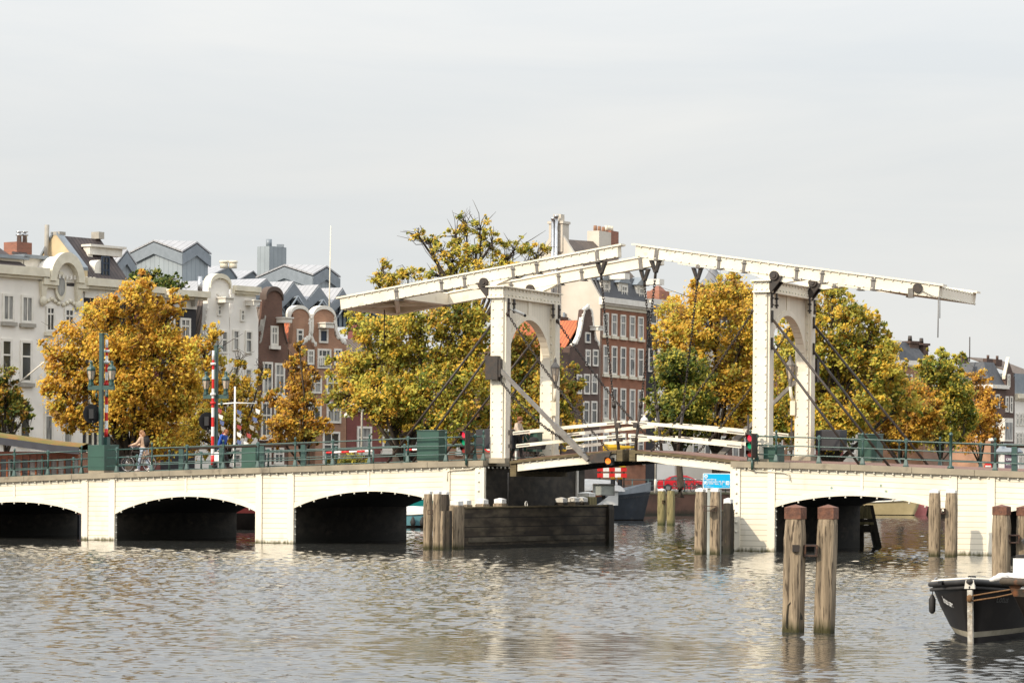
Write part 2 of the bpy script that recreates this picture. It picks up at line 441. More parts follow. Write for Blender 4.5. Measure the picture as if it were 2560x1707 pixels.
# ================================================================== THE BRIDGE
SMID = 4.58
ZD = [(0, 3.37), (5.5, 3.37), (9.4, 3.26), (12.8, 3.13), (15.7, 3.04), (23.4, 2.78), (28.2, 2.58), (40, 2.12), (70, 1.8)]
def ztop(s):
    return float(np.interp(abs(s - SMID), [a for a, b in ZD], [b for a, b in ZD]))
def zdeck(s, t):
    return ztop(s) - 0.03 + 0.11 * (1 - ((t - 5.0) / 4.6) ** 2)
def arch_z(s, a):
    u = (s - a[0]) / (a[1] - a[0])
    return a[2] + (a[3] - a[2]) * u + a[4] * (1 - (2 * u - 1) ** 2) ** 0.9
def lin(a, b, n):
    return [a + (b - a) * k / n for k in range(n + 1)]
def approach(label, s0, s1, arches, piers, key, endside):
    root = thing('bridge_approach', label, 'bridge', W((s0 + s1) / 2, 0, 0), 'fixed bridge halves')
    uvs = lambda s, t, z: (s, z - ztop(s) + 10.0)
    uvp = lambda s, t, z: (s, z + 10.0)
    # solid stretches of wall and arches
    for a in arches:
        ss = lin(a[0], a[1], 22)
        poly = [(s, 0, ztop(s) - 0.23) for s in (a[0], (a[0] + a[1]) / 2, a[1])] + [(s, 0, arch_z(s, a)) for s in ss[::-1]]
        mb = MB(W); mb.ex(poly, (0, 0.14, 0))
        w = mb.build('arch_wall', MT['cream_board'], root, uv=uvs)
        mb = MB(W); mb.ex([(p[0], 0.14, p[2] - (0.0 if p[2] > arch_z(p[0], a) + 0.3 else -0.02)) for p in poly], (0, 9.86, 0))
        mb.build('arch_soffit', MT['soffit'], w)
        mb = MB(W)
        for k in range(22):
            x0, x1 = ss[k], ss[k + 1]
            q0, q1 = arch_z(x0, a), arch_z(x1, a)
            mb.hexa([(x0, -0.025, q0), (x1, -0.025, q1), (x1, 0.0, q1), (x0, 0.0, q0), (x0, -0.025, q0 + 0.2), (x1, -0.025, q1 + 0.2), (x1, 0.0, q1 + 0.2), (x0, 0.0, q0 + 0.2)])
        mb.build('arch_rib', MT['cream'], w)
    for p in piers:
        zt = min(ztop(p[0]), ztop(p[1])) - 0.23
        mb = MB(W)
        q = [(p[0], 0, -1.5), (p[1], 0, -1.5), (p[1], 0, ztop(p[1]) - .23), (p[0], 0, ztop(p[0]) - .23)]
        mb.ex(q, (0, 0.14, 0))
        pr = mb.build('pier', MT['cream_board'], root, uv=uvp)
        for x0 in (p[0] - 0.0, p[1] - 0.29):
            mb = MB(W); mb.ex([(x0, -0.055, -1.5), (x0 + 0.29, -0.055, -1.5), (x0 + 0.29, -0.055, ztop(x0 + .29) - .235), (x0, -0.055, ztop(x0) - .235)], (0, 0.05, 0))
            mb.build('pilaster', MT['cream_pier'], pr)
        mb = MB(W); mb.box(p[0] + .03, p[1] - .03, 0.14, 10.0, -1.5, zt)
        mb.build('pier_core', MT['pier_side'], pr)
    for s in key:
        mb = MB(W)
        a = [q for q in arches if q[0] < s < q[1]][0]
        mb.box(s - 0.05, s + 0.05, -0.03, 0, arch_z(s, a) + 0.2, ztop(s) - 0.235)
        mb.build('keystone_post', MT['cream_pier'], root)
    # stone edge, in lengths with joints
    mb = MB(W)
    for t0, t1 in ((-0.13, 0.5), (9.55, 10.15)):
        s = s0
        while s < s1 - 0.01:
            e = min(s + 2.35, s1)
            if s1 - e < 0.8: e = s1
            mb.ex([(s + .008, t0, ztop(s) - .225), (e - .008, t0, ztop(e) - .225), (e - .008, t0, ztop(e)), (s + .008, t0, ztop(s))], (0, t1 - t0, 0))
            s = e
    x0, x1 = (s1 - 0.6, s1) if endside > 0 else (s0, s0 + 0.6)
    mb.box(x0, x1, 0.5, 9.55, 3.37 - 0.225, 3.372)
    mb.build('coping', MT['coping'], root)
    mb = MB(W)
    ss = [s0 + (0.6 if endside < 0 else 0) + k for k in range(0, int(s1 - s0 - 0.6))] + [s1 - (0.6 if endside > 0 else 0)]
    mb.grid([[(s, t, zdeck(s, t)) for t in lin(0.5, 9.55, 8)] for s in ss], sm=True)
    mb.build('deck', MT['brick_deck'], root)
    mb = MB(W)
    s = s0 + .2 if endside < 0 else s1 - .2
    lo, hi = max(s0, -30), min(s1, 30)
    for k in range(int((hi - lo) / 0.36)):
        s = lo + 0.2 + k * 0.36
        mb.sph((s, -0.06, ztop(s) - 0.285), 0.042, 6, 4)
    for a in arches:
        if a[0] < -30 or a[1] > 30: continue
        for k in range(11):
            s = a[0] + 0.3 + k * (a[1] - a[0] - .6) / 10
            mb.sph((s, 0.0, arch_z(s, a) - 0.05), 0.042, 6, 4)
    se = s1 if endside > 0 else s0
    for k in range(24):
        mb.sph((se + 0.03 * endside, 0.3 + 0.38 * k, 3.08), 0.045, 6, 4)
    for k in range(7):
        mb.sph((se - 0.22 * endside, -0.08, 2.9 - 0.36 * k), 0.042, 6, 4)
    for a in arches:                               # the lit string goes on down the pier edge under each springing
        if -30 < a[0]:
            for k in range(4): mb.sph((a[0] + 0.02, 0.06, arch_z(a[0], a) - 0.15 - 0.3 * k), 0.042, 6, 4)
    tag(mb.build('bulb_string', MT['bulb'], root), kind='stuff')
    return root
AL = [(-34.6, -27.95, .55, .78, .55), (-26.3, -19.6, .95, 1.08, .53), (-18.0, -11.35, 1.09, 1.27, .66), (-9.6, -2.95, 1.42, 1.62, .6)]
PL = [(-60, -34.6), (-27.95, -26.3), (-19.6, -18.0), (-11.35, -9.6), (-2.95, -1.27)]
left_half = approach('long cream timber bridge half with stone coping and arches left of the drawbridge opening', -60, -1.18, AL, PL, [-22.95, -14.63, -6.25], 1)
AR = [(10.8, 17.5, 1.66, 1.5, .53), (19.2, 25.9, 1.42, 1.2, .55)]
PR = [(9.13, 10.8), (17.5, 19.2), (25.9, 60)]
right_half = approach('cream timber bridge half with stone coping right of the drawbridge opening', 9.06, 60, AR, PR, [14.17, 22.5], -1)
# little fittings on the walls: conduit pipes and a pale corner board
for root, sg, pz in ((left_half, [(-2.75, -.07, 2.55), (-2.75, -.07, 2.9), (-2.6, -.07, 2.98), (-1.75, -.07, 3.03), (-1.5, -.09, 3.12)], 0), (right_half, [(9.75, -.09, 3.1), (10.1, -.07, 3.0), (11.1, -.07, 2.96), (11.35, -.07, 2.9), (11.4, -.07, 2.65)], 0)):
    mb = MB(W); mb.path(sg, 0.022, 6); mb.build('conduit_pipe', MT['trim_cream'], root)
mb = MB(W); mb.box(-1.27, -1.19, 9.0, 9.12, 0, 3.1); mb.build('corner_board', MT['trim_white'], left_half)
mb = MB(W); mb.box(-1.27, -1.17, -.05, .12, -1.5, 3.1); mb.build('corner_board', MT['cream_pier'], left_half)
mb = MB(W); mb.box(9.03, 9.13, -.05, .12, -1.5, 3.1); mb.build('corner_board', MT['cream_pier'], right_half)
mb = MB(W); mb.tube((-1.2, 2.2, 1.3), (-1.2, 2.2, 2.9), .03); mb.box(-1.22, -1.14, 2.0, 3.3, 1.28, 1.45); mb.build('gauge_bracket', MT['iron_grey'], left_half)
mat('sticker', (0.10, 0.30, 0.45), 0.5, (0.4, 0.36, 0.1), 9, stretch=(3, 3, 3))
for (s, z, r, k) in ((13.3, 2.25, .07, 0), (14.9, 2.5, .05, 0), (15.1, 2.28, .06, 1), (14.2, 2.42, .04, 1), (13.0, 2.4, .05, 1)):
    mb = MB(W); mb.ex([(s + r * cos(i * pi / 4), -0.006, z + r * sin(i * pi / 4)) for i in range(8)], (0, 0.004, 0)); mb.build('sticker', MT['sticker'], right_half)

# ------------------------------------------------------------------ portals
def portal(label, m, sgn):
    f = lambda s, t, z: W(m(s), t, z)
    root = thing('portal_gate', label, 'bridge portal', f(-.92, 3, 3.4), 'portals of the drawbridge')
    for (t0, t1, zb) in ((.42, 1.0, 3.36), (5.1, 5.68, 3.5)):
        mb = MB(f); mb.box(-1.1, -.62, t0, t1, zb + .1, 9.72)
        mb.box(-.62, -.53, t0 + .08, t1 - .04, zb + .1, 9.72)
        mb.box(-1.19, -1.1, t0 + .08, t1 - .04, zb + .1, 9.72)
        c = mb.build('column', MT['cream'], root)
        mb = MB(f)
        for k in range(19):
            for s in (-1.06, -.67):
                mb.sph((s, t0 - .01, zb + .35 + k * .325), .034, 6, 4)
        tag(mb.build('bulb_string', MT['bulb'], c), kind='stuff')
        mb = MB(f); mb.taper(-.86, (t0 + t1) / 2, zb - .1, zb + .1, .82, .8, .74, .72)
        mb.build('stone_base', MT['coping'], c)
    # boarded panel with the round-headed passage
    ct, cz, r = 3.05, 6.9, 2.045
    arc = [(ct + r * cos(pi * k / 24), cz + r * sin(pi * k / 24)) for k in range(25)]
    poly = [(-.98, 1.0, 9.72), (-.98, 1.0, cz)] + [(-.98, t, z) for t, z in arc[::-1]] + [(-.98, 5.1, cz), (-.98, 5.1, 9.72)]
    mb = MB(f); mb.ex(poly, (.27, 0, 0))
    mb.box(-.98, -.71, 1.0, 1.02, 3.5, cz)
    pn = mb.build('arch_panel', MT['cream_upright'], root, uv=lambda s, t, z: (z, t))
    mb = MB(f)
    for sf in (-.71, -1.01):
        for k in range(24):
            p = []
            for (rr) in (r, r + .2):
                for kk in (k, k + 1):
                    a = pi * kk / 24
                    p.append((ct + rr * cos(a), cz + rr * sin(a)))
            (a0, a1, b0, b1) = p
            mb.hexa([(sf, *a0), (sf + .03, *a0), (sf + .03, *a1), (sf, *a1), (sf, *b0), (sf + .03, *b0), (sf + .03, *b1), (sf, *b1)])
        mb.box(sf, sf + .035, ct - .16, ct + .16, cz + r + .19, 9.7)
    mb.build('arch_moulding', MT['cream'], pn)
    mb = MB(f); mb.box(-1.22, -.6, .34, 5.78, 9.76, 10.1); mb.box(-1.26, -.56, .30, 5.82, 9.68, 9.76)
    ln = mb.build('lintel', MT['cream'], root)
    mb = MB(f)
    t0, t1 = .22, 5.9
    mb.hexa([(-1.31, t0, 10.1), (-.51, t0, 10.1), (-.51, t1, 10.1), (-1.31, t1, 10.1), (-1.31, t0, 10.14), (-.51, t0, 10.14), (-.51, t1, 10.14), (-1.31, t1, 10.14)])
    mb.hexa([(-1.31, t0, 10.14), (-.51, t0, 10.14), (-.51, t1, 10.14), (-1.31, t1, 10.14), (-.95, t0 + .3, 10.2), (-.87, t0 + .3, 10.2), (-.87, t1 - .3, 10.2), (-.95, t1 - .3, 10.2)])
    mb.build('cap', MT['cream'], ln)
    mb = MB(f)
    for sd_ in (-.59, -1.23):
        for k in range(16):
            for z in (10.04, 9.80): mb.sph((sd_, .5 + k * .34, z), .045, 6, 4)
    for s in (-1.12, -.92, -.7):
        for z in (10.04, 9.80): mb.sph((s, .33, z), .04, 6, 4)
    tag(mb.build('bulb_string', MT['bulb'], ln), kind='stuff')
    for s0, s1 in ((-.53, -.49), (-1.23, -1.19)):
        for t in (.62, 1.12, 4.85, 5.42):
            mb = MB(f); mb.box(s0, s1, t, t + .13, 9.12, 9.68)
            for z in (9.2, 9.45): mb.box(s0 - .05, s1 + .05, t + .02, t + .1, z, z + .06)
            mb.build('iron_strap', MT['iron'], root)
    # trunnion brackets on the land side of the lintel
    for t in (.52, 4.86):
        mb = MB(f)
        mb.ex([(-1.24, t - .2, 9.62), (-1.24, t - .2, 10.16), (-1.36, t - .2, 10.3), (-1.72, t - .2, 10.28), (-1.66, t - .2, 10.12)], (0, .1, 0))
        mb.ex([(-1.24, t + .2, 9.62), (-1.24, t + .2, 10.16), (-1.36, t + .2, 10.3), (-1.72, t + .2, 10.28), (-1.66, t + .2, 10.12)], (0, .1, 0))
        mb.tube((-1.42, t - .28, 10.3), (-1.42, t + .34, 10.3), .17, n=14)
        mb.tube((-1.42, t - .32, 10.3), (-1.42, t - .28, 10.3), .09, n=12)
        mb.build('trunnion_bracket', MT['iron'], root)
    # stay rods down to the deck on the land side
    for t in (.7, 5.4):
        for (z0, s1) in ((8.72, -5.85), (7.7, -4.7)):
            mb = MB(f); mb.tube((-1.2, t, z0), (s1, t, zdeck(m(s1), t) - .02), .05, n=8)
            mb.box(-1.25, -1.19, t - .06, t + .06, z0 - .15, z0 + .3)
            mb.build('stay_rod', MT['iron'], root)
    return root
portal_near = portal('cream portal with round arch and near balance beam over it, left of the open water', lambda s: s, 1)
portal_far = portal('cream portal with round arch nearest the blue bridge sign, right of the open water', lambda s: 9.16 - s, -1)

# ------------------------------------------------------------------ balance beams
def balance(label, m):
    f = lambda s, t, z: W(m(s), t, z)
    root = thing('balance_beam', label, 'balance beam', f(-1.42, 2.7, 10.3), 'balance beams on the portals')
    zb = lambda s: 9.35 + (s + 7.75) * .1505        # underside
    zt = lambda s: 9.80 + (s + 7.75) * .1475        # top board
    TB = ((.38, .74), (4.72, 5.08))
    for (t0, t1) in TB:
        mb = MB(f)
        poly = [(-7.75, t0, zb(-7.75)), (-7.8, t0, zt(-7.75)), (4.2, t0, zt(4.2)), (4.22, t0, zb(4.2))]
        mb.ex(poly, (0, t1 - t0, 0))
        mb.ex([(-2.6, t0 + .02, zb(-2.6)), (-1.85, t0 + .02, zb(-1.85) - .2), (-1.0, t0 + .02, zb(-1.0) - .2), (-.2, t0 + .02, zb(-.2)), ], (0, t1 - t0 - .04, 0))
        mb.ex([(-3.4, t0 + .04, zb(-3.4) - .09), (2.6, t0 + .04, zb(2.6) - .09), (2.6, t0 + .04, zb(2.6)), (-3.4, t0 + .04, zb(-3.4))], (0, t1 - t0 - .08, 0)) if 0 else None
        bm_ = mb.build('beam', MT['cream'], root)
        mb = MB(f)
        mb.ex([(-7.95, t0 - .06, zt(-7.95)), (4.36, t0 - .06, zt(4.36)), (4.36, t0 - .06, zt(4.36) + .07), (-7.95, t0 - .06, zt(-7.95) + .07)], (0, t1 - t0 + .12, 0))
        mb.build('top_board', MT['cream'], bm_)
        mb = MB(f)
        if t0 < 1:
            for k in range(34):
                s = -7.4 + k * .345
                mb.sph((s, t0 - .01, zt(s) - .04), .04, 6, 4); mb.sph((s + .1, t0 - .01, zb(s) + .04), .04, 6, 4)
            tag(mb.build('bulb_string', MT['bulb'], bm_), kind='stuff')
        for s in (-5.24, -3.26, -2.26, -.17, .84, 3.38):
            w = .075 if s > 3 or s < -5 else .055
            mb = MB(f)
            q = lambda a, z: a + (zb(s) - z) * .0 - (z - zb(s)) * .12
            mb.hexa([(s - w, t0 - .03, zb(s) - .04), (s + w, t0 - .03, zb(s) - .04), (s + w, t1 + .03, zb(s) - .04), (s - w, t1 + .03, zb(s) - .04),
                     (s - w - .05, t0 - .03, zt(s) - .005), (s + w - .05, t0 - .03, zt(s) - .005), (s + w - .05, t1 + .03, zt(s) - .005), (s - w - .05, t1 + .03, zt(s) - .005)])
            mb.box(s - .13, s + .1, t0 - .02, t1 + .02, zb(s) - .06, zb(s) - .03)
            if s < 3: mb.box(s - .12, s + .06, t0 - .07, t0 - .02, zt(s) - .14, zt(s) - .1)
            mb.build('iron_band', MT['iron_grey'], bm_)
    # counterweight case between the two tails, open below
    T0, T1 = .74, 4.72
    q = lambda s, d=0: (s, zb(s) + d)
    mb = MB(f)
    def slab(s0, s1, d0, d1, ta=T0, tb=T1):
        mb.hexa([(s0, ta, zb(s0) + d0), (s1, ta, zb(s1) + d0), (s1, tb, zb(s1) + d0), (s0, tb, zb(s0) + d0), (s0, ta, zb(s0) + d1), (s1, ta, zb(s1) + d1), (s1, tb, zb(s1) + d1), (s0, tb, zb(s0) + d1)])
    slab(-7.78, -7.5, 0.005, .44); slab(-5.35, -5.1, -.02, .44); slab(-7.5, -5.35, .3, .44)
    slab(-7.5, -5.35, .1, .3, 2.6, 2.8)
    cw = mb.build('counterweight_case', MT['cream'], root)
    mb = MB(f)
    for a, b in ((.74, 4.72), (4.72, .74)):
        mb.ex([(-7.5, a, zb(-7.5) + .03), (-7.3, a, zb(-7.3) + .03), (-5.35, b, zb(-5.35) + .03), (-5.55, b, zb(-5.55) + .03)], (0, 0, .09))
    mb.build('cross_brace', MT['cream'], cw)
    mb = MB(f)
    for k in range(13):
        mb.sph((-7.8, .55 + k * .36, zb(-7.8) + .03), .045, 6, 4); mb.sph((-7.8, .55 + k * .36, zt(-7.8) - .05), .045, 6, 4)
    tag(mb.build('bulb_string', MT['bulb'], cw), kind='stuff')
    return root
bal_l = balance('cream balance beam pair rising to the right, open counterweight case over the orange trees', lambda s: s)
bal_r = balance('cream balance beam pair rising to the left, closed end against the sky at right', lambda s: 9.16 - s)
mb = MB(W)
mb.lathe([(.02, 0), (.17, 0), (.17, .06), (.02, .06)], n=14) if 0 else mb.tube((16.14, .3, 9.72), (16.14, .37, 9.72), .18, n=14)
mb.build('pulley_wheel', MT['iron'], bal_r)
mb = MB(W); mb.path([(16.3, .3, 9.62), (16.7, .3, 9.42), (16.95, .3, 9.36), (17.0, .3, 9.28), (17.0, .3, 8.6)], .016, 5); mb.tube((16.93, .33, 9.35), (16.92, .33, 7.9), .022, n=5)
mb.build('pull_chain', MT['iron_grey'], bal_r)
mb = MB(W); mb.box(15.78, 15.97, .31, .37, 9.36, 9.72); mb.build('guide_plate', MT['iron_grey'], bal_r)
mb = MB(W); mb.tube((-7.0, 2.7, 9.45), (-7.0, 2.7, 8.0), .025, n=5); mb.build('pull_rod', MT['iron'], bal_l)

# ------------------------------------------------------------------ lifting leaves
def leaf(label, m):
    f = lambda s, t, z: W(m(s), t, z)
    root = thing('bridge_leaf', label, 'bridge leaf', f(0, 3, 3.4), 'lifting bridge leaves')
    zt = lambda s: 3.24 + .118 * s - .0065 * s * s       # top of the cream girder
    ss = lin(0, 4.15, 10)
    for t0 in (.5, 5.2):
        mb = MB(f)
        zbm = lambda s: zt(s) - .29 if s < 3.1 else zt(s) - .29 + .07 * sin((s - 3.1) * 2.6) - .0
        mb.ex([(s, t0, zt(s)) for s in ss] + [(s, t0, zbm(s)) for s in ss[::-1]], (0, .22, 0))
        g = mb.build('girder', MT['cream'], root)
        if t0 < 1:
            mb = MB(f)
            for k in range(13): mb.sph((.25 + k * .3, t0 - .02, zt(.25 + k * .3) + .01), .045, 6, 4)
            tag(mb.build('bulb_string', MT['bulb'], g), kind='stuff')
    mb = MB(f)
    mb.ex([(s, .42, zt(s) + .03) for s in [-.3] + ss + [4.2]] + [(s, .42, zt(s) + .14) for s in ([-.3] + ss + [4.2])[::-1]], (0, 5.1, 0))
    mb.build('deck_timber', MT['timber_edge'], root)
    mb = MB(f)
    mb.ex([(s, .55, zt(s) + .145) for s in ss] + [(s, .55, zt(s) + .17) for s in ss[::-1]], (0, 4.8, 0))
    mb.build('road_surface', MT['brick_deck'], root)
    mb = MB(f); mb.box(4.2, 4.44, .44, 5.5, 3.36, 3.8); mb.build('end_beam', MT['timber_edge'], root)
    mb = MB(f); mb.box(-.32, -.06, .5, 5.4, 2.75, 3.3); mb.build('heel_beam', MT['timber_edge'], root)
    mb = MB(f)
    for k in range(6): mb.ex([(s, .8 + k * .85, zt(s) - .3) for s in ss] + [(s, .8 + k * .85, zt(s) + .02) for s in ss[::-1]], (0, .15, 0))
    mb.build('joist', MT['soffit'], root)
    # hand rails: two cream boards on each side
    zr = lambda s, b: b + .104 * s - .0035 * s * s
    for t in (.52, 5.32):
        for (b, s0) in ((4.44, -.22), (3.93, -.08)):
            mb = MB(f); s9 = lin(s0, 4.52, 8)
            mb.ex([(s, t, zr(s, b) - .06) for s in s9] + [(s, t, zr(s, b) + .07) for s in s9[::-1]], (0, .1, 0))
            r_ = mb.build('hand_rail', MT['cream'], root)
            mb = MB(f)
            for (a, c) in ((-.2, .5), (3.75, 4.4)):
                a = max(a, s0 + .02)
                mb.hexa([(a, t - .006, zr(a, b) - .022), (c, t - .006, zr(c, b) - .022), (c, t, zr(c, b) - .022), (a, t, zr(a, b) - .022), (a, t - .006, zr(a, b) + .03), (c, t - .006, zr(c, b) + .03), (c, t, zr(c, b) + .03), (a, t, zr(a, b) + .03)])
            mb.build('rail_slot', MT['iron_grey'], r_)
        mb = MB(f); mb.tube((-.34, t + .05, 3.1), (-.34, t + .05, 5.1), .04, n=6); mb.box(-.42, -.28, t, t + .1, 4.35, 4.55); mb.box(-.42, -.28, t, t + .1, 3.85, 4.0)
        mb.build('hinge_post', MT['iron'], root)
    return root
leaf_l = leaf('left lifting leaf with cream girder and boards, orange signal lamp at its tip', lambda s: s)
leaf_r = leaf('right lifting leaf with cream girder and boards, ending above the blue sign', lambda s: 9.16 - s)

# ------------------------------------------------------------------ chains
def chain(mb, p0, p1, sag=0.0, pitch=.105, r=.017, w=.036):
    p0, p1 = Vector(p0), Vector(p1)
    n = int((p1 - p0).length / pitch)
    P = lambda u: p0 + (p1 - p0) * u + Vector((0, 0, -sag * 4 * u * (1 - u)))
    for k in range(n):
        a, b = P(k / n), P((k + 1) / n)
        d = (b - a); l = d.length; d.normalize()
        s = d.cross(Vector((0.3, 1, 0.1))).normalized(); q = d.cross(s)
        if k % 2: s = q
        c = (a + b) / 2; h = l * .5 + r * 1.4
        loop = [c + d * (h * x) + s * (w * y) for x, y in ((-1, -.3), (-.65, -1), (.65, -1), (1, -.3), (1, .3), (.65, 1), (-.65, 1), (-1, .3))]
        mb.path([tuple(v) for v in loop], r, 4, True, False, True)
zbB = lambda s: 9.35 + (s + 7.75) * .1505
def lift_chain(m, t, label, dz):
    f = lambda s, tt, z: W(m(s), tt, z)
    root = thing('lift_chain', label, 'chain', f(3.4, t, 10.9), 'lifting chains between beams and leaves')
    z0 = zbB(3.38)
    mb = MB(f)
    for a, b in ((3.30, 3.44), (3.62, 3.48)):
        mb.hexa([(a - .06, t - .12, z0 - .02), (a + .06, t - .12, z0 - .02), (a + .06, t + .12, z0 - .02), (a - .06, t + .12, z0 - .02), (b - .05, t - .08, z0 - .5), (b + .03, t - .08, z0 - .5), (b + .03, t + .08, z0 - .5), (b - .05, t + .08, z0 - .5)])
    mb.tube((3.45, t - .14, z0 - .45), (3.45, t + .14, z0 - .45), .06, n=8)
    mb.tube((3.45, t, z0 - .45), (3.47, t, z0 - .72), .055, n=6)
    mb.build('hanger', MT['iron'], root)
    mb = MB(); chain(mb, f(3.47, t, z0 - .72), f(4.02, t, 5.5), .03); mb.build('chain', MT['iron'], root)
    mb = MB(f); mb.tube((4.02, t, 5.52), (4.3, t, 3.3), .06, n=6); mb.tube((4.02, t, 5.6), (4.03, t, 5.4), .085, n=8); mb.box(4.13, 4.3, t - .1, t + .1, 4.62, 4.82); mb.box(4.2, 4.36, t - .1, t + .1, 4.1, 4.26)
    mb.build('lift_rod', MT['iron'], root)
ml, mr = (lambda s: s), (lambda s: 9.16 - s)
lift_chain(ml, .55, 'black lifting chain hanging from the near left balance beam to the leaf tip', 0)
lift_chain(ml, 4.9, 'black lifting chain hanging from the far left balance beam', 0)
lift_chain(mr, .55, 'black lifting chain hanging from the near right balance beam to the leaf tip', 0)
lift_chain(mr, 4.9, 'black lifting chain hanging from the far right balance beam', 0)
def stay_chain(m, t, p, q, sag, label):
    mb = MB(); o = W(m(p[0]), t, p[1])
    chain(mb, W(m(p[0]), t, p[1]), W(m(q[0]), t, q[1]), sag)
    mb.sph(o, .09, 8, 5)
    tag(mb.build('stay_chain', MT['iron'], loc=o), label, 'chain', 'slack stay chains of the portals')
stay_chain(ml, .56, (-.5, 9.06), (4.0, 3.55), .22, 'slack black chain from the near column of the left portal to the leaf tip')
stay_chain(ml, 5.3, (-.5, 9.02), (4.1, 3.8), .3, 'slack black chain from the far column of the left portal to the leaf tip')
stay_chain(mr, .56, (-.5, 9.0), (3.7, 3.6), .22, 'slack black chain from the near column of the right portal to the leaf tip')
stay_chain(mr, 5.3, (-.5, 9.0), (3.6, 3.7), .35, 'slack black chain from the far column of the right portal to the leaf tip')
stay_chain(ml, .3, (-.75, 6.55), (2.1, 4.15), .25, 'short loose chain below the drive box on the left portal')
# ------------------------------------------------------------------ drive struts
def strut(m, t, label):
    f = lambda s, tt, z: W(m(s), tt, z)
    root = thing('drive_strut', label, 'strut', f(-.8, t, 6.9), 'drive struts')
    mb = MB(f); mb.box(-1.24, -.72, t - .14, t + .12, 6.5, 7.42); mb.box(-.72, -.62, t - .1, t + .1, 6.6, 7.3); mb.build('motor_box', MT['iron'], root)
    d = Vector((3.84, 0, -3.55)).normalized(); n = Vector((d.z, 0, -d.x))
    def bar(u0, u1, w, h, name, mm):
        mb = MB(f); p0 = Vector((-.75, t, 6.95)) + d * u0; p1 = Vector((-.75, t, 6.95)) + d * u1
        mb.hexa([tuple(p + n * a * w + Vector((0, b * h, 0))) for p in (p0, p1) for a, b in ((-1, -1), (1, -1), (1, 1), (-1, 1))])
        return mb.build(name, mm, root)
    bar(0, 4.2, .07, .07, 'rack_bar', MT['iron_grey']); bar(3.3, 4.9, .105, .1, 'sleeve', MT['iron_grey']); bar(4.9, 5.25, .07, .12, 'fork', MT['iron_grey'])
    mb = MB(f); mb.ex([(3.2, t - .06, 3.62), (4.05, t - .06, 3.72), (3.95, t - .06, 3.45), (3.75, t - .06, 3.3), (3.3, t - .06, 3.28), (3.05, t - .06, 3.35)], (0, .12, 0)); mb.build('crank_plate', MT['iron'], root)
    mb = MB(f)
    mb.tube((-3.1, t, 4.6), (-.9, t, 6.9), .05, n=6) if 0 else None
strut(ml, .28, 'grey rack strut slanting down from the black drive box of the left portal')
strut(mr, 5.9, 'grey rack strut slanting behind the far column of the right portal')
# ================================================================== RAILINGS AND THINGS ON THE BRIDGE
def post_mesh(ball):
    mb = MB()
    mb.taper(0, 0, 0, .05, .17, .17, .17, .17); mb.taper(0, 0, .05, .28, .15, .15, .075, .075)
    mb.lathe([(.045, .28), (.04, .5), (.055, .56), (.05, .62), (.032, .68), (.045, .76), (.03, .82), (.05, .88)], n=8)
    mb.box(-.055, .055, -.055, .055, .88, 1.0)
    if ball:
        mb.lathe([(.04, 1.0), (.025, 1.05), (.05, 1.09), (.052, 1.13), (.03, 1.17), (.005, 1.19)], n=8)
    else:
        mb.taper(0, 0, 1.0, 1.04, .1, .1, .04, .04)
    o = mb.build('rail_post', MT['rail_green']); me = o.data
    bpy.data.objects.remove(o)
    return me
PM = [post_mesh(0), post_mesh(1)]
def railing(label, t, runs, posts):
    a, b = runs[0][0], runs[-1][1]
    root = thing('bridge_railing', label, 'railing', W((a + b) / 2, t, ztop((a + b) / 2)), 'green cast iron railings of the bridge')
    zb = lambda s: (ztop(s) if t < .5 or t > 9.5 else zdeck(s, t))
    for i, s in enumerate(posts):
        o = bpy.data.objects.new('rail_post', PM[1 if i % 2 == 0 else 0]); COL.objects.link(o)
        o.parent = root
        o.location = Vector(W(s, t, zb(s))) - root.location
        o.rotation_euler = (0, 0, -TH)
    for h, r in ((.94, .03), (.61, .026), (.27, .026)):
        mb = MB(W)
        for (x0, x1) in runs:
            n = max(2, int((x1 - x0) / 1.7))
            mb.path([(s, t, zb(s) + h) for s in lin(x0, x1, n)], r, 6)
        mb.build('rail', MT['rail_green'], root)
    return root
PLN = [-23.06 - 1.68 * k for k in range(14, 0, -1)] + [-23.06, -21.39, -19.74, -18.03, -16.34, -14.68, -12.97, -11.36, -9.65, -7.94, -6.3, -4.59, -2.92, -1.66, -1.3]
PRN = [9.75, 10.0, 10.77, 12.45, 14.14, 15.8, 19.15] + [20.85 + 1.68 * k for k in range(18)]
railing('green iron railing along the near edge of the left bridge half', .15, [(-46.6, -19.45), (-18.5, -1.3)], PLN)
railing('green iron railing along the far edge of the left bridge half', 9.8, [(-46.6, -1.3)], PLN[1:-2])
railing('green iron railing along the near edge of the right bridge half', .15, [(9.75, 49.4)], PRN)
railing('green iron railing along the far edge of the right bridge half', 9.8, [(9.75, 49.4)], PRN[2:])
mb = MB(); mb.lathe([(.13, 0), (.12, .08), (.055, .12), (.055, 1.2), (.075, 1.21), (.075, 1.24), (.05, 1.3), (.01, 1.33)], n=10)
o = mb.build('iron_post', MT['rail_green'], loc=(0, 0, 0)); o.location = W(17.5, .12, ztop(17.5))
tag(o, 'tall plain dark green iron post with domed head standing in the near right railing', 'post')
def guard(label, s0, s1, t, n):
    root = thing('guard_beam', label, 'guard rail', W((s0 + s1) / 2, t, ztop((s0 + s1) / 2)), 'dark guard beams on posts')
    mb = MB(W); mb.path([(s, t, zdeck(s, t) + .93) for s in lin(s0, s1, 4)], .07, 8); mb.build('beam', MT['iron'], root)
    for s in lin(s0 + .3, s1 - .3, n):
        mb = MB(W); mb.box(s - .1, s + .1, t - .06, t + .06, zdeck(s, t) - .02, zdeck(s, t) + .9); mb.build('post', MT['rail_green'], root)
guard('dark guard beam on posts behind the near left railing beside the man in blue', -15.6, -9.3, .75, 3)
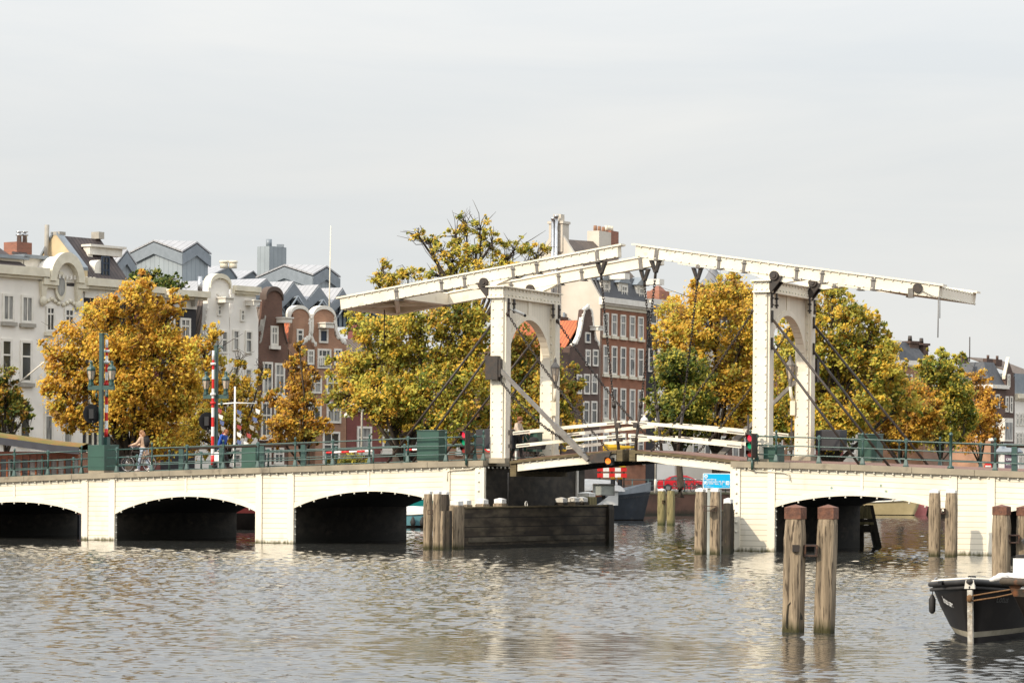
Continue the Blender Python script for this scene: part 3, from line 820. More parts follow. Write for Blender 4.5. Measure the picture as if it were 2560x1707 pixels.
guard('dark guard beam on posts behind the near right railing at the photo edge', 19.4, 30, .75, 4)
# cabinets
def cabinet(label, s0, s1, t0, t1, z0, h, m='box_green', plinth=0.12, ribs=0, roof=0.03, grp=None):
    root = thing('cabinet', label, 'cabinet', W((s0 + s1) / 2, (t0 + t1) / 2, z0), grp)
    mb = MB(W); mb.box(s0, s1, t0, t1, z0 + plinth, z0 + h); b = mb.build('body', MT[m], root)
    if plinth:
        mb = MB(W); mb.box(s0 + .02, s1 - .02, t0 + .02, t1 - .02, z0 - .03, z0 + plinth); mb.build('plinth', MT['coping'], root)
    mb = MB(W); mb.hexa([(s0 - roof, t0 - roof, z0 + h), (s1 + roof, t0 - roof, z0 + h), (s1 + roof, t1 + roof, z0 + h), (s0 - roof, t1 + roof, z0 + h), (s0 - roof, t0 - roof, z0 + h + .02), (s1 + roof, t0 - roof, z0 + h + .02), (s1 + roof, t1 + roof, z0 + h + .05), (s0 - roof, t1 + roof, z0 + h + .05)])
    mb.build('lid', MT[m], root)
    if ribs:
        mb = MB(W)
        for k in range(ribs): mb.box(s0, s1, t0 - .012, t0 - .003, z0 + plinth + .12 + k * (h - .3) / ribs, z0 + plinth + .14 + k * (h - .3) / ribs)
        mb.build('seam', MT['box_green'], b)
    return root
ped = cabinet('green steel pedestal box carrying the nearer twin lantern post', -19.42, -18.62, .12, 1.25, ztop(-19), 1.14, ribs=2, roof=.0)
cabinet('tall ribbed green cabinet on the left deck between two railing posts', -4.3, -3.35, .35, 1.05, ztop(-4) - .05, 1.28, ribs=3)
cabinet('small green control box under the left portal', -1.45, -.85, 4.2, 4.7, 3.75, .74, plinth=0)
cabinet('green cabinet behind the stay rods right of the black box by the right portal', 11.75, 12.5, 6.8, 7.6, zdeck(12, 7), 1.1, plinth=.08)
cabinet('low dark green bin beside the near column of the right portal', 10.2, 10.75, .35, 1.1, zdeck(10.3, .6), .55, plinth=0, roof=.04)
cabinet('black steel box behind the railing left of the left portal', -3.1, -1.5, 3.2, 4.2, 3.85, .75, m='paint_black', plinth=0, roof=0)
cabinet('black steel box behind the far column of the right portal', 10.35, 11.35, 5.75, 6.6, 3.85, .75, m='paint_black', plinth=0, roof=0)
cabinet('slim green signal cabinet behind the man in the blue jacket', -17.0, -16.3, 8.6, 9.2, zdeck(-17, 8.6), 1.15, plinth=0)
mb = MB(W)
for s in (-3.0, -1.6): mb.box(s - .05, s + .05, 3.4, 4.0, 3.35, 3.85)
for s in (10.6, 11.5): mb.box(s - .05, s + .05, 6.1, 6.7, 3.3, 3.85)
tag(mb.build('steel_bearer', MT['iron'], loc=W(-2.3, 3.6, 3.35)), 'black steel legs under the two black boxes beside the portals', 'legs') if 0 else None
# twin-lantern posts with barrier booms
def lamp_post(label, s, t, zb, ztp):
    root = thing('lantern_post', label, 'lamp post', W(s, t, zb), 'twin lantern posts')
    mb = MB(W); mb.box(s - .075, s + .075, t - .075, t + .075, zb, ztp); mb.taper(0, 0, 0, 0, 0, 0, 0, 0) if 0 else None
    mb.box(s - .09, s + .09, t - .09, t + .09, ztp, ztp + .06); mb.path([(s + .05, t, ztp + .02), (s + .25, t, ztp + .02), (s + .34, t, ztp - .1)], .03, 6)
    mb.build('post', MT['rail_green'], root)
    zc = ztp - 2.2
    mb = MB(W); mb.box(s - .62, s + .62, t - .06, t + .06, zc - .09, zc + .09); mb.build('cross_arm', MT['rail_green'], root)
    for d in (-.5, .5):
        c = (s + d, t, zc + .09)
        mb = MB(W)
        mb.lathe([(.13, 0), (.13, .1), (.1, .12), (.11, .2), (.125, .22), (.125, .26)], c, 6, False)
        mb.lathe([(.20, .62), (.21, .68), (.17, .76), (.085, .82), (.07, .9), (.075, .98), (.03, 1.02)], c, 6, False)
        for k in range(6):
            a = 2 * pi * k / 6
            mb.tube((c[0] + .13 * cos(a), t + .13 * sin(a), c[2] + .25), (c[0] + .19 * cos(a), t + .19 * sin(a), c[2] + .63), .012, n=4)
        l = mb.build('lantern', MT['rail_green'], root)
        mb = MB(W); mb.lathe([(.115, .25), (.175, .62)], c, 6, False); mb.build('glass', MT['lamp_glass'], l)
    for d in (-.22, .3):
        mb = MB(W); mb.lathe([(.05, 0), (.07, .12), (.05, .18)], (s + d, t - .02, zc - .4), 6); mb.tube((s + d, t, zc - .22), (s + d, t, zc - .05), .02, n=5); mb.build('spotlight', MT['rail_green'], root)
    # round target board of the road signal, seen from behind
    mb = MB(W); mb.tube((s - .62, t - .2, zc - 1.05), (s - .60, t - .18, zc - 1.05), .36, n=20) if 0 else None
    n = Vector((.8, -.6, 0)).normalized(); cc = Vector((s - .36, t - .12, zc - 1.08))
    mb.tube(tuple(cc - n * .015), tuple(cc + n * .015), .4, n=20); b = mb.build('signal_board', MT['plastic_black'], root)
    mb = MB(W); mb.box(cc.x + .0, cc.x + .22, cc.y - .25, cc.y - .0, cc.z - .2, cc.z + .2); mb.tube((cc.x + .1, cc.y - .1, cc.z - .2), (cc.x + .1, cc.y - .1, cc.z - .5), .04); mb.tube((cc.x + .1, cc.y - .1, cc.z - .48), (s, t, cc.z - .58), .04); mb.build('signal_housing', MT['plastic_black'], b)
    return root
mat('lamp_glass', (0.52, 0.44, 0.34), 0.15, (0.34, 0.27, 0.2), 14, spec=0.7)
lamp_post('twin lantern post on the green pedestal box at the near railing', -18.9, .3, ztop(-18.9) + 1.1, 8.5)
lamp_post('twin lantern post behind the upright striped boom near the man in blue', -18.72, 9.3, zdeck(-18.7, 9.3), 8.38)
def boom(label, s, t, z0, z1, dx=0):
    root = thing('barrier_boom', label, 'barrier', W(s, t, z0), 'raised striped barrier booms')
    n = 12; h = (z1 - z0) / n
    mb = MB(W); mb.m = 0
    for k in range(n):
        mb.m = k % 2
        mb.tube((s, t, z0 + k * h), (s, t, z0 + (k + 1) * h), .075 - .002 * k, n=10, cap=(k in (0, n - 1)))
    mb.build('pole', [MT['red_paint'], MT['white_paint']], root)
    for z, m in ((z0 + 1.55 * 2, 'white_paint'), (z0 + h * 6.5, 'red_paint'), (z0 + h * 10.6, 'white_paint')):
        mb = MB(W); mb.tube((s, t, z - .05), (s, t, z + .05), .12, n=10); mb.build('collar', MT[m], root)
    mb = MB(W); mb.box(s - .12, s + .12, t - .12, t + .12, z0 - .35, z0); mb.build('hinge_block', MT['rail_green'], root)
boom('raised striped boom half hidden behind the nearer lantern post', -18.85, .62, ztop(-19) + 1.5, 8.3)
boom('raised red and white striped boom standing free in front of the farther lantern post', -18.72, 9.05, zdeck(-18.7, 9) + .4, 8.2)
def low_boom(label, s0, s1, t, h):
    mb = MB(W); n = 6
    for k in range(n):
        mb.m = k % 2; a, b = s0 + (s1 - s0) * k / n, s0 + (s1 - s0) * (k + 1) / n
        mb.tube((a, t, zdeck(a, t) + h), (b, t, zdeck(b, t) + h), .05, n=6)
    root = thing('striped_rail', label, 'barrier', W(s0, t, zdeck(s0, t)), 'low striped rails on the far footway')
    mb.build('bar', [MT['red_paint'], MT['white_paint']], root)
    for s in (s0, s1): mb = MB(W); mb.tube((s, t, zdeck(s, t)), (s, t, zdeck(s, t) + h + .05), .05, n=6); mb.build('post', MT['rail_green'], root)
low_boom('low red and white striped rail behind the left deck railing, left one of two', -13.2, -10.9, 9.3, .78)
low_boom('low red and white striped rail behind the left deck railing, right one of two', -9.3, -7.6, 9.3, .78)
# ship signals
def signal(label, s, t, z0, zt_, faces=('lamp_red', 'lamp_green', 'lamp_dull')):
    root = thing('traffic_light', label, 'traffic light', W(s, t, z0), 'ship signals with three lamps')
    n = Vector((-.28, -.96, 0)); w = Vector((.96, -.28, 0)); c = Vector((s, t, 0))
    P = lambda a, b, z: tuple(c + w * a + n * b + Vector((0, 0, z)))
    f = lambda a, b, z: W(*P(a, b, z))
    h = (zt_ - z0) / 3
    mb = MB(f); mb.box(-.16, .16, -.1, .0, z0, zt_); mb.box(.16, .2, -.13, .16, z0 - .02, zt_ + .02); b = mb.build('housing', MT['iron'], root)
    for k, m in enumerate(faces):
        zc = zt_ - h * (k + .5)
        mb = MB(f); mb.tube((0, -.005, zc), (0, .02, zc), .115, n=16); l = mb.build('lamp', MT[m], root)
        mb = MB(f)
        for j in range(12):
            a0, a1 = pi * (j - .5) / 11, pi * (j + .5) / 11
            mb.hexa([(.13 * cos(a), bb, zc + .13 * sin(a) + d) for d in (0, .014) for (a, bb) in ((a0, 0), (a1, 0), (a1, .2 * (.4 + .6 * sin(a1) if sin(a1) > 0 else .4)), (a0, .2 * (.4 + .6 * sin(a0) if sin(a0) > 0 else .4)))])
        mb.build('visor', MT['plastic_black'], l)
    mb = MB(f); mb.tube((.05, -.06, z0), (.05, -.06, z0 - .45), .05, n=6); mb.tube((.05, -.1, zt_ - .3), (.1, -.35, zt_ - .3), .03); mb.build('bracket', MT['rail_green'], root)
mat('lamp_red', (0.6, 0.02, 0.03), 0.3, emit=(1.0, 0.03, 0.07), estr=0.95)
mat('lamp_green', (0.0, 0.2, 0.09), 0.25, emit=(0.0, 0.42, 0.17), estr=0.35)
mat('lamp_dull', (0.3, 0.025, 0.018), 0.25, (0.2, 0.015, 0.012), 9)
mat('lamp_orange', (0.8, 0.2, 0.02), 0.3, emit=(1.0, 0.22, 0.015), estr=0.9)
signal('three lamp ship signal at the left end of the opening, beside a round road sign', -1.95, -.22, 3.62, 4.5)
signal('three lamp ship signal at the right side of the opening, above the blue sign', 9.88, -.22, 3.5, 4.38)
root = thing('round_signal', 'single round orange signal lamp hanging below the meeting leaf tips', 'signal lamp', W(3.95, .3, 3.3))
mb = MB(W); mb.box(3.86, 4.12, .22, .42, 3.2, 3.5); mb.tube((3.95, .34, 3.36), (3.95, .2, 3.36), .15, n=14); mb.build('housing', MT['plastic_black'], root)
mb = MB(W); mb.tube((3.95, .2, 3.36), (3.95, .185, 3.36), .115, n=16); l = mb.build('lamp', MT['lamp_orange'], root)
mb = MB(W)
for j in range(10):
    a0, a1 = pi * j / 10 - .2, pi * (j + 1) / 10 - .0
    mb.hexa([(3.95 + .14 * cos(a), b, 3.36 + .14 * sin(a) + d) for d in (0, .015) for (a, b) in ((a0, .2), (a1, .2), (a1, .2 - .2 * max(.3, sin(a1))), (a0, .2 - .2 * max(.3, sin(a0))))])
mb.build('visor', MT['plastic_black'], l)
# yellow lamp box on the leaf tips
root = thing('lamp_box', 'yellow tapered lamp box lying on the left leaf near its tip', 'lamp box', W(3.7, 1.4, 3.8))
mb = MB(W); mb.hexa([(3.3, 1.2, 3.72), (3.95, 1.2, 3.74), (3.95, 1.5, 3.74), (3.3, 1.5, 3.72), (3.3, 1.2, 4.02), (3.95, 1.2, 3.98), (3.95, 1.5, 3.98), (3.3, 1.5, 4.02)])
mb.hexa([(3.95, 1.22, 3.8), (4.6, 1.3, 3.88), (4.6, 1.4, 3.88), (3.95, 1.48, 3.8), (3.95, 1.22, 3.97), (4.6, 1.3, 3.94), (4.6, 1.4, 3.94), (3.95, 1.48, 3.97)])
mb.build('body', mat('yellow_paint', (0.75, 0.47, 0.02), 0.4), root)
mb = MB(W); mb.box(3.5, 3.6, 1.3, 1.4, 3.45, 3.75); mb.build('foot', MT['iron'], root)
# wall lanterns on the far columns
def wall_lantern(m, label):
    f = lambda s, t, z: W(m(s), t, z)
    root = thing('wall_lantern', label, 'lantern', f(-.3, 5.0, 7.2), 'wall lanterns of the portals')
    c = (-.42, 4.95, 6.55)
    mb = MB(f); mb.lathe([(.05, -.25), (.07, -.1), (.1, 0), (.11, .05)], c, 6, False); mb.lathe([(.2, .55), (.21, .6), (.12, .72), (.06, .8), (.06, .9), (.015, 1.0)], c, 6, False)
    for k in range(6):
        a = 2 * pi * k / 6
        mb.tube((c[0] + .11 * cos(a), c[1] + .11 * sin(a), c[2] + .04), (c[0] + .19 * cos(a), c[1] + .19 * sin(a), c[2] + .56), .012, n=4)
    mb.build('frame', MT['iron_grey'], root)
    mb = MB(f); mb.lathe([(.095, .05), (.175, .55)], c, 6, False); mb.build('glass', MT['lamp_glass'], root)
    mb = MB(f); mb.path([(-.5, 5.1, 5.7), (-.45, 5.0, 5.95), (-.42, 4.95, 6.3)], [.05, .07, .06], 6); mb.build('bracket', MT['trim_cream'], root); mb = MB(f); mb.box(-.6, -.4, 5.0, 5.2, 5.2, 5.75); mb.build('bracket', MT['trim_cream'], root); mb = MB(f); mb.path([(-.42, 4.95, 7.5), (-.45, 5.1, 7.3), (-.5, 5.2, 7.15)], .02, 5); mb.build('bracket', MT['iron'], root)
wall_lantern(ml, 'grey wall lantern on the far column of the left portal')
wall_lantern(lambda s: 9.16 - s + -.35 * 0, 'grey wall lantern on the far column of the right portal')
# camera and round sign
root = thing('security_camera', 'white tube camera on the face of the left portal panel', 'camera', W(-.6, 1.2, 9.1))
mb = MB(W); mb.tube((-.66, 1.0, 9.3), (-.45, 1.2, 9.2), .03); mb.tube((-.5, 1.15, 9.24), (-.25, 1.5, 9.08), .06, n=10); mb.build('body', MT['white_paint'], root)
mb = MB(W); mb.tube((-.25, 1.5, 9.08), (-.19, 1.58, 9.03), .055, n=10); mb.build('lens_hood', MT['plastic_black'], root)
root = thing('road_sign', 'round red rimmed road sign with a car pictogram beside the left ship signal', 'road sign', W(-3.1, 4.4, 3.4))
c = Vector((-3.05, 4.4, 4.02)); 
mb = MB(W); mb.tube((c.x, c.y, c.z), (c.x, c.y + .02, c.z), .3, n=24); mb.build('rim', MT['red_paint'], root)
mb = MB(W); mb.tube((c.x, c.y - .012, c.z), (c.x, c.y - .002, c.z), .235, n=24); d = mb.build('disc', MT['white_paint'], root)
mb = MB(W); mb.ex([(c.x + a, c.y - .02, c.z + b) for a, b in ((-.15, -.1), (-.1, -.1), (-.1, -.06), (.1, -.06), (.1, -.1), (.15, -.1), (.15, .0), (.1, .1), (-.1, .1), (-.15, .0))], (0, .006, 0)); mb.build('car_pictogram', MT['plastic_black'], d)
mb = MB(W); mb.tube((c.x, c.y + .05, 3.4), (c.x, c.y + .05, 4.3), .03, n=6); mb.box(c.x - .28, c.x + .28, c.y, c.y + .02, 3.52, 3.64); mb.build('pole', MT['iron_grey'], root)
# ================================================================== PILES AND FENDERS
random.seed(11)
def pile(label, x, Y, w, ztp, wood='pile_wood', cap='white_cap', lean=(0, 0), grp='timber mooring piles', caph=.09, rz=-TH, shoulder=.45, d=None):
    d = d or w
    root = thing('mooring_pile', label, 'mooring pile', (x, Y, 0), grp, 0)
    mb = MB()
    n = 14; rows = []
    R_ = Matrix.Rotation(rz + random.uniform(-.06, .06), 3, 'Z')
    for k in range(n + 1):
        z = -1.0 + (ztp - caph + 1.0) * k / n
        q = 1.0 if z < ztp - shoulder else 1.0 - .2 * (z - ztp + shoulder) / shoulder
        ww, dd = w * q / 2 * (1 + random.uniform(-.02, .02)), d * q / 2 * (1 + random.uniform(-.02, .02))
        ch = .22
        P = [(-1, -1 + ch), (-1 + ch, -1), (1 - ch, -1), (1, -1 + ch), (1, 1 - ch), (1 - ch, 1), (-1 + ch, 1), (-1, 1 - ch)]
        rows.append([tuple(Vector((x + lean[0] * z, Y + lean[1] * z, z)) + R_ @ Vector((a * ww + random.uniform(-.004, .004), b * dd, 0))) for a, b in P])
    I = mb.grid(rows, sm=False, close=True); mb.face(I[-1])
    mb.build('shaft', MT[wood], root)
    top = Vector((x + lean[0] * ztp, Y + lean[1] * ztp, 0))
    if cap:
        mb = MB(); cw = w * (.86 if cap == 'white_cap' else .94); cdp = d * (.86 if cap == 'white_cap' else .94)
        a = [tuple(top + R_ @ Vector((sx * cw / 2, sy * cdp / 2, z))) for z in (ztp - caph - (.1 if cap == 'rust_cap' else .02), ztp - .02) for sx, sy in ((-1, -1), (1, -1), (1, 1), (-1, 1))]
        mb.hexa(a)
        i = mb.pts([a[4], a[5], a[6], a[7], tuple(top + Vector((0, 0, ztp + .035)))])
        for p_ in ((0, 1, 4), (1, 2, 4), (2, 3, 4), (3, 0, 4)): mb.face([i[j] for j in p_])
        mb.build('cap', MT[cap], root)
    return root
def px_pile(label, x0, x1, yw, ytop, **k):       # from the photo: pixel edges of the lit face at the waterline
    X, Y = waterline((x0 + x1) / 2, yw)
    X1 = uv_of(x1, yw)[0] * Y; X0 = uv_of(x0, yw)[0] * Y
    w = (X1 - X0) / .93
    return pile(label, X + .12 * w, Y + .3 * w, w, at((x0 + x1) / 2, ytop, Y)[2], **k)
# foreground pair with rust-red caps
pa = px_pile('split weathered mooring pile with rusty cap in the open water, left of its pair', 1957, 2000, 1581, 1265, cap='rust_cap', caph=.12, lean=(.012, 0), grp='foreground piles with rusty caps', shoulder=.5)
pb = px_pile('straight weathered mooring pile with rusty cap in the open water, right of its pair', 2036, 2077, 1581, 1265, cap='rust_cap', caph=.12, lean=(.025, 0), grp='foreground piles with rusty caps', shoulder=.5)
x, Y = waterline(1985, 1581)
def splinter(px, mname, nm):
    mb = MB(); P = [at(a, b, Y + .06) for a, b in px]
    mb.ex([(p[0], p[1] - .115, p[2]) for p in P], (.05, .12, 0)); return mb.build(nm, MT[mname], pa)
splinter([(1983, 1458), (1994, 1458), (1998, 1485), (1999, 1520), (2000, 1548), (1994, 1530), (1992, 1500), (1984, 1492), (1980, 1505), (1970, 1512), (1966, 1570), (1962, 1565), (1966, 1512), (1978, 1500)], 'dark_wood', 'split')
mb = MB(); p = at(1990, 1370, Y - .14); mb.box(p[0] - .06, p[0] + .06, p[1] - .02, p[1] + .1, p[2] - .06, p[2] + .06); mb.build('bolt', MT['iron'], pa)
def clamp(label, px, Y, dpt=.25, grp='steel clamps joining pile pairs'):
    (x0, y0, x1, y1) = px
    a, b = at(x0, y1, Y), at(x1, y0, Y)
    mb = MB(); e = (b[2] - a[2]) * .14
    for q in ((a[0], b[0], a[2], a[2] + e), (a[0], b[0], b[2] - e, b[2]), (a[0], a[0] + e, a[2] + e, b[2] - e), (b[0] - e, b[0], a[2] + e, b[2] - e)):
        mb.box(q[0], q[1], Y - dpt / 2, Y + dpt / 2, q[2], q[3])
    tag(mb.build('steel_clamp', MT['rust_iron'], loc=((a[0] + b[0]) / 2, Y, a[2])), label, 'clamp', grp)
mat('rust_iron', (0.07, 0.035, 0.022), 0.7, (0.04, 0.022, 0.015), 9, dirt=((0.16, 0.07, 0.03), 14, .58, .7))
clamp('rusty open steel box clamp between the two foreground piles', (2009, 1361, 2042, 1390), Y + .1)
# cluster at the left pier
px_pile('grey mooring pile with white cap left of the timber fender, leftmost of its cluster', 1058, 1076, 1372, 1227, grp='pile cluster by the left pier')
px_pile('grey mooring pile with white cap in the middle of the cluster by the left pier', 1082, 1099, 1373, 1227, grp='pile cluster by the left pier')
px_pile('dark mooring pile with white cap behind the cluster by the left pier', 1100, 1118, 1370, 1228, wood='dark_wood', grp='pile cluster by the left pier')
px_pile('short dark capless pile stump in front of the dark pile by the left pier', 1100, 1108, 1374, 1271, cap=None, grp='pile stumps by the left pier')
px_pile('short dark wide capless pile stump at the right of the cluster by the left pier', 1112, 1126, 1373, 1270, wood='dark_wood', cap=None, grp='pile stumps by the left pier')
clamp('small steel clamp between two piles of the left pier cluster', (1069, 1274, 1083, 1286), 112.4)
# pair at the right pier
px_pile('mossy topped mooring pile with white cap before the right arch, left of its pair', 2322, 2346, 1390, 1224, grp='pile pair by the right arch')
px_pile('mossy topped mooring pile with white cap before the right arch, right of its pair', 2363, 2388, 1391, 1224, grp='pile pair by the right arch')
clamp('grey steel block joining the pile pair before the right arch', (2351, 1270, 2363, 1284), 108.6)
# cluster with the blue sign
px_pile('brown mooring pile with white cap under the left end of the blue sign', 1737, 1759, 1385, 1221, grp='piles under the blue sign')
px_pile('brown mooring pile with white cap under the middle of the blue sign', 1775, 1797, 1386, 1221, grp='piles under the blue sign')
px_pile('darker mooring pile with white cap set back between the piles under the blue sign', 1757, 1772, 1381, 1222, wood='dark_wood', grp='piles under the blue sign')
px_pile('low dark pile with broad white cap beside the right pier corner', 1808, 1828, 1383, 1246, wood='dark_wood', grp='piles under the blue sign', caph=.16)
clamp('rusty steel clamp between the two brown piles under the blue sign', (1760, 1264, 1791, 1277), 108.9)
# far pair in the side canal
px_pile('yellowish mossy pile with white cap far behind the opening, left of its pair', 1644, 1660, 1312, 1222, wood='pile_mossy', grp='far pile pair')
px_pile('yellowish mossy pile without a cap far behind the opening, right of its pair', 1667, 1683, 1313, 1222, wood='pile_mossy', cap=None, grp='far pile pair')
clamp('dark clamp on the far yellowish pile pair', (1655, 1250, 1666, 1258), 182)
# right edge pair
pile('weathered pile with rusty cap behind the black boat, left of its pair', at(2504, 1300, 74)[0], 74, .38, at(2504, 1264, 74)[2], cap='rust_cap', caph=.12, grp='piles behind the black boat')
pile('weathered pile with rusty cap at the right photo edge behind the black boat', at(2567, 1300, 74)[0], 74.2, .38, at(2560, 1266, 74)[2], cap='rust_cap', caph=.12, grp='piles behind the black boat')
clamp('rusty steel box clamp between the piles behind the black boat', (2518, 1336, 2547, 1357), 74)
# slatted dolphin under the right arch
def dolphin():
    Y = 124.0; A = lambda x, y: at(x, y, Y)
    root = thing('timber_dolphin', 'mossy boarded timber trestle with splayed leg seen through the right arch', 'trestle', A(2170, 1367))
    def bar(p, q, w, nm, mm='pile_mossy'):
        mb = MB(); a, b = A(*p), A(*q); mb.hexa([(c[0] + i * w, c[1] + j * w, c[2]) for c in (a, b) for i, j in ((-1, -1), (1, -1), (1, 1), (-1, 1))]); mb.build(nm, MT[mm], root)
    bar((2149, 1369), (2149, 1262), .16, 'leg', 'dark_wood'); bar((2194, 1369), (2172, 1262), .16, 'leg', 'dark_wood')
    for y0, y1, mm in ((1264, 1296, 'pile_mossy'), (1297, 1304, 'dark_wood'), (1304, 1311, 'pile_mossy'), (1312, 1330, 'dark_wood')):
        k0, k1 = 2173 + (y0 - 1262) * .21, 2173 + (y1 - 1262) * .21
        mb = MB(); P = [A(2145, y1), A(k1, y1), A(k0, y0), A(2145, y0)]; mb.ex([(p[0], p[1] - .22, p[2]) for p in P], (0, .08, 0)); mb.build('board', MT[mm], root)
dolphin()
mat('tide_wood', (0.12, 0.10, 0.07), .9, (0.035, 0.028, 0.018), 1.2, stretch=(1, 1, 3), bump=.5)
# guide fender of the passage
def fender(label, A, B, zt0, zt1, posts, grp):
    A, B = Vector((*A, 0)), Vector((*B, 0)); d = (B - A); Ln = d.length; d.normalize(); n = Vector((d.y, -d.x, 0))
    f = lambda a, b, z: W(*(A + d * a + n * b)[:2], z)
    root = thing('timber_fender', label, 'fender', W(*((A + B) / 2)[:2], 0), grp)
    mb = MB(f); mb.hexa([(0, -.3, -1), (Ln, -.3, -1), (Ln, 0, -1), (0, 0, -1), (0, -.3, zt0), (Ln, -.3, zt1), (Ln, 0, zt1), (0, 0, zt0)])
    mb.build('board_wall', MT['tar_wood'], root, uv=lambda a, b, z: (a, z + 10))
    mb = MB(f); mb.hexa([(.1, -.27, zt0 + .004), (Ln - .1, -.27, zt1 + .004), (Ln - .1, .035, zt1 + .004), (.1, .035, zt0 + .004), (.1, -.27, zt0 + .06), (Ln - .1, -.27, zt1 + .06), (Ln - .1, .035, zt1 + .06), (.1, .035, zt0 + .06)]); mb.build('capping', MT['timber_edge'], root)
    mb = MB(f); mb.box(.4, Ln - .3, .003, .03, .24, .42); mb.build('tide_board', MT['tide_wood'], root)
    for (a, b, w, zt_, mm, cap) in posts:
        mb = MB(f); mb.taper(a, b, -1, zt_ - .2, w, w, w, w); mb.taper(a, b, zt_ - .2, zt_ - (.17 if cap else 0), w, w, w * .8, w * .8); p = mb.build('post', MT[mm], root)
        if cap:
            mb = MB(f); mb.taper(a, b, zt_ - .17, zt_ - .02, w * .86, w * .86, w * .86, w * .86); mb.taper(a, b, zt_ - .02, zt_ + .03, w * .86, w * .86, .06, .06); mb.build('cap', MT['white_cap'], p)
    return root, f
fl, ff = fender('long black tarred board fender in front of the left pier with white capped posts', (-.29, -3.76), (.82, 7.56), 1.52, 1.57,
       [(-.1, -.2, .42, 1.82, 'pile_wood', 1), (1.2, -.62, .4, 1.84, 'pile_wood', 1), (2.45, -.62, .4, 1.86, 'pile_wood', 1), (3.8, -.62, .4, 1.88, 'pile_wood', 1),
        (8.6, -.62, .4, 1.9, 'dark_wood', 1), (9.6, -.62, .4, 1.92, 'dark_wood', 1), (10.3, -.62, .4, 1.92, 'dark_wood', 1), (10.9, -.75, .62, 2.12, 'pile_mossy', 1), (11.45, -.08, .42, 1.64, 'dark_wood', 0)], 'fenders of the passage')
fr, _ = fender('tarred board fender hidden beside the right pier with white capped end post', (9.75, -3.2), (9.3, -.3), 1.5, 1.5, [(.3, -.2, .4, 1.75, 'dark_wood', 1)], 'fenders of the passage')
mb = MB(ff); mb.path([(5.0 + .09 * cos(a), -.15, 1.66 + .12 * sin(a)) for a in [2 * pi * k / 12 for k in range(12)]], .02, 5, True, False, True); mb.build('mooring_ring', MT['white_cap'], fl)
# grey twin sign box seen from behind on the fender end
root = thing('sign_back', 'pale grey sign box seen from behind on the end post of the tarred fender', 'sign', ff(10.9, -.7, 2.15))
p0, p1 = at(1482, 1238, 126), at(1537, 1209, 126)
mb = MB(); mb.box(p0[0], p1[0], 126.2, 126.28, p0[2], p1[2])
mb.build('panel', MT['zinc_wall2'] if 'zinc_wall2' in MT else mat('sign_grey', (0.42, 0.44, 0.40), 0.5, (0.35, 0.37, 0.34), 3), root)
mb = MB()
for q in ((0, .03, 0, 1), (.97, 1, 0, 1), (0, 1, 0, .05), (0, 1, .95, 1)):
    x0, x1 = p0[0] + (p1[0] - p0[0]) * q[0], p0[0] + (p1[0] - p0[0]) * q[1]; z0, z1 = p0[2] + (p1[2] - p0[2]) * q[2], p0[2] + (p1[2] - p0[2]) * q[3]
    mb.box(x0, x1, 126.12, 126.2, z0, z1)
mb.build('frame', MT['iron_grey'], root)
xm = (p0[0] + p1[0]) / 2
mb = MB(); mb.box(xm - .07, xm + .07, 126.3, 126.38, p0[2] - .15, p1[2] + .0); mb.build('support', MT['iron'], root)
# the blue bridge sign
Y = 109.2
a, b = at(1757, 1220.5, Y), at(1827, 1183, Y)
root = thing('bridge_sign', 'cyan information sign with white lettering above the piles at the right pier', 'sign', (a[0], Y, a[2]))
sx, sz = b[0] - a[0], b[2] - a[2]
G = lambda u, v: (a[0] + u * sx, a[2] + v * sz)
def panel(u0, u1, v0, v1, y, th, m, nm, r=.04):
    mb = MB(); c = []
    x0, z0 = G(u0, v0); x1, z1 = G(u1, v1)
    for (cx_, cz_, a0) in ((x1 - r, z1 - r, 0), (x0 + r, z1 - r, 1), (x0 + r, z0 + r, 2), (x1 - r, z0 + r, 3)):
        for k in range(4):
            an = a0 * pi / 2 + k * pi / 6; c.append((cx_ + r * cos(an), y, cz_ + r * sin(an)))
    mb.ex(c, (0, th, 0)); return mb.build(nm, m, root)
cy = mat('sign_cyan', (0.0, 0.42, 0.72), 0.35, (0.0, 0.39, 0.69), 2)
ws = mat('sign_white', (0.82, 0.85, 0.86), 0.4)
panel(0, 1, 0, 1, Y, .03, ws, 'border'); panel(.025, .975, .045, .955, Y - .006, .005, cy, 'face')
panel(.05, .17, .25, .49, Y - .011, .004, ws, 'phone_symbol', .02); panel(.82, .95, .24, .5, Y - .011, .004, ws, 'radio_symbol', .02)
mb = MB(); c = G(.112, .8); mb.tube((c[0], Y - .012, c[1]), (c[0], Y - .007, c[1]), .066, n=18); d_ = mb.build('round_symbol', ws, root)
mb = MB()
for k in range(3):
    an = pi / 2 + k * 2 * pi / 3; mb.ex([(c[0] + .034 * cos(an + e_) * s_, Y - .016, c[1] + .034 * sin(an + e_) * s_) for e_, s_ in ((-.5, 1), (.5, 1), (.9, .35), (-.9, .35))], (0, .003, 0))
mb.build('emblem', cy, d_)
ux, uy = (1, 0, 0), (0, 0, 1)
def st(s, u, v, size, m=ws, bold=.0012): 
    x, z = G(u, v); return text_on(s, size, (x, Y - .013, z), ux, uy, m, 'lettering', root, 0.0, bold=bold)
st('Magerebrug', .052, .555, .088); st('020 624 70 80', .195, .385, .10); st('VHF: kan. 22', .195, .255, .10)
st('Amsterdam', .052, .155, .045, bold=.0); st('amsterdam.nl/varen', .065, .09, .04, bold=.0); st('bediening op afstand', .69, .12, .038, bold=.0)
mb = MB(); c = G(.11, .37); mb.path([(c[0] - .035, Y - .016, c[1] - .05), (c[0] + .0, Y - .016, c[1] - .035), (c[0] + .03, Y - .016, c[1] + .0), (c[0] + .03, Y - .016, c[1] + .05)], .01, 5); mb.build('handset', cy, root)
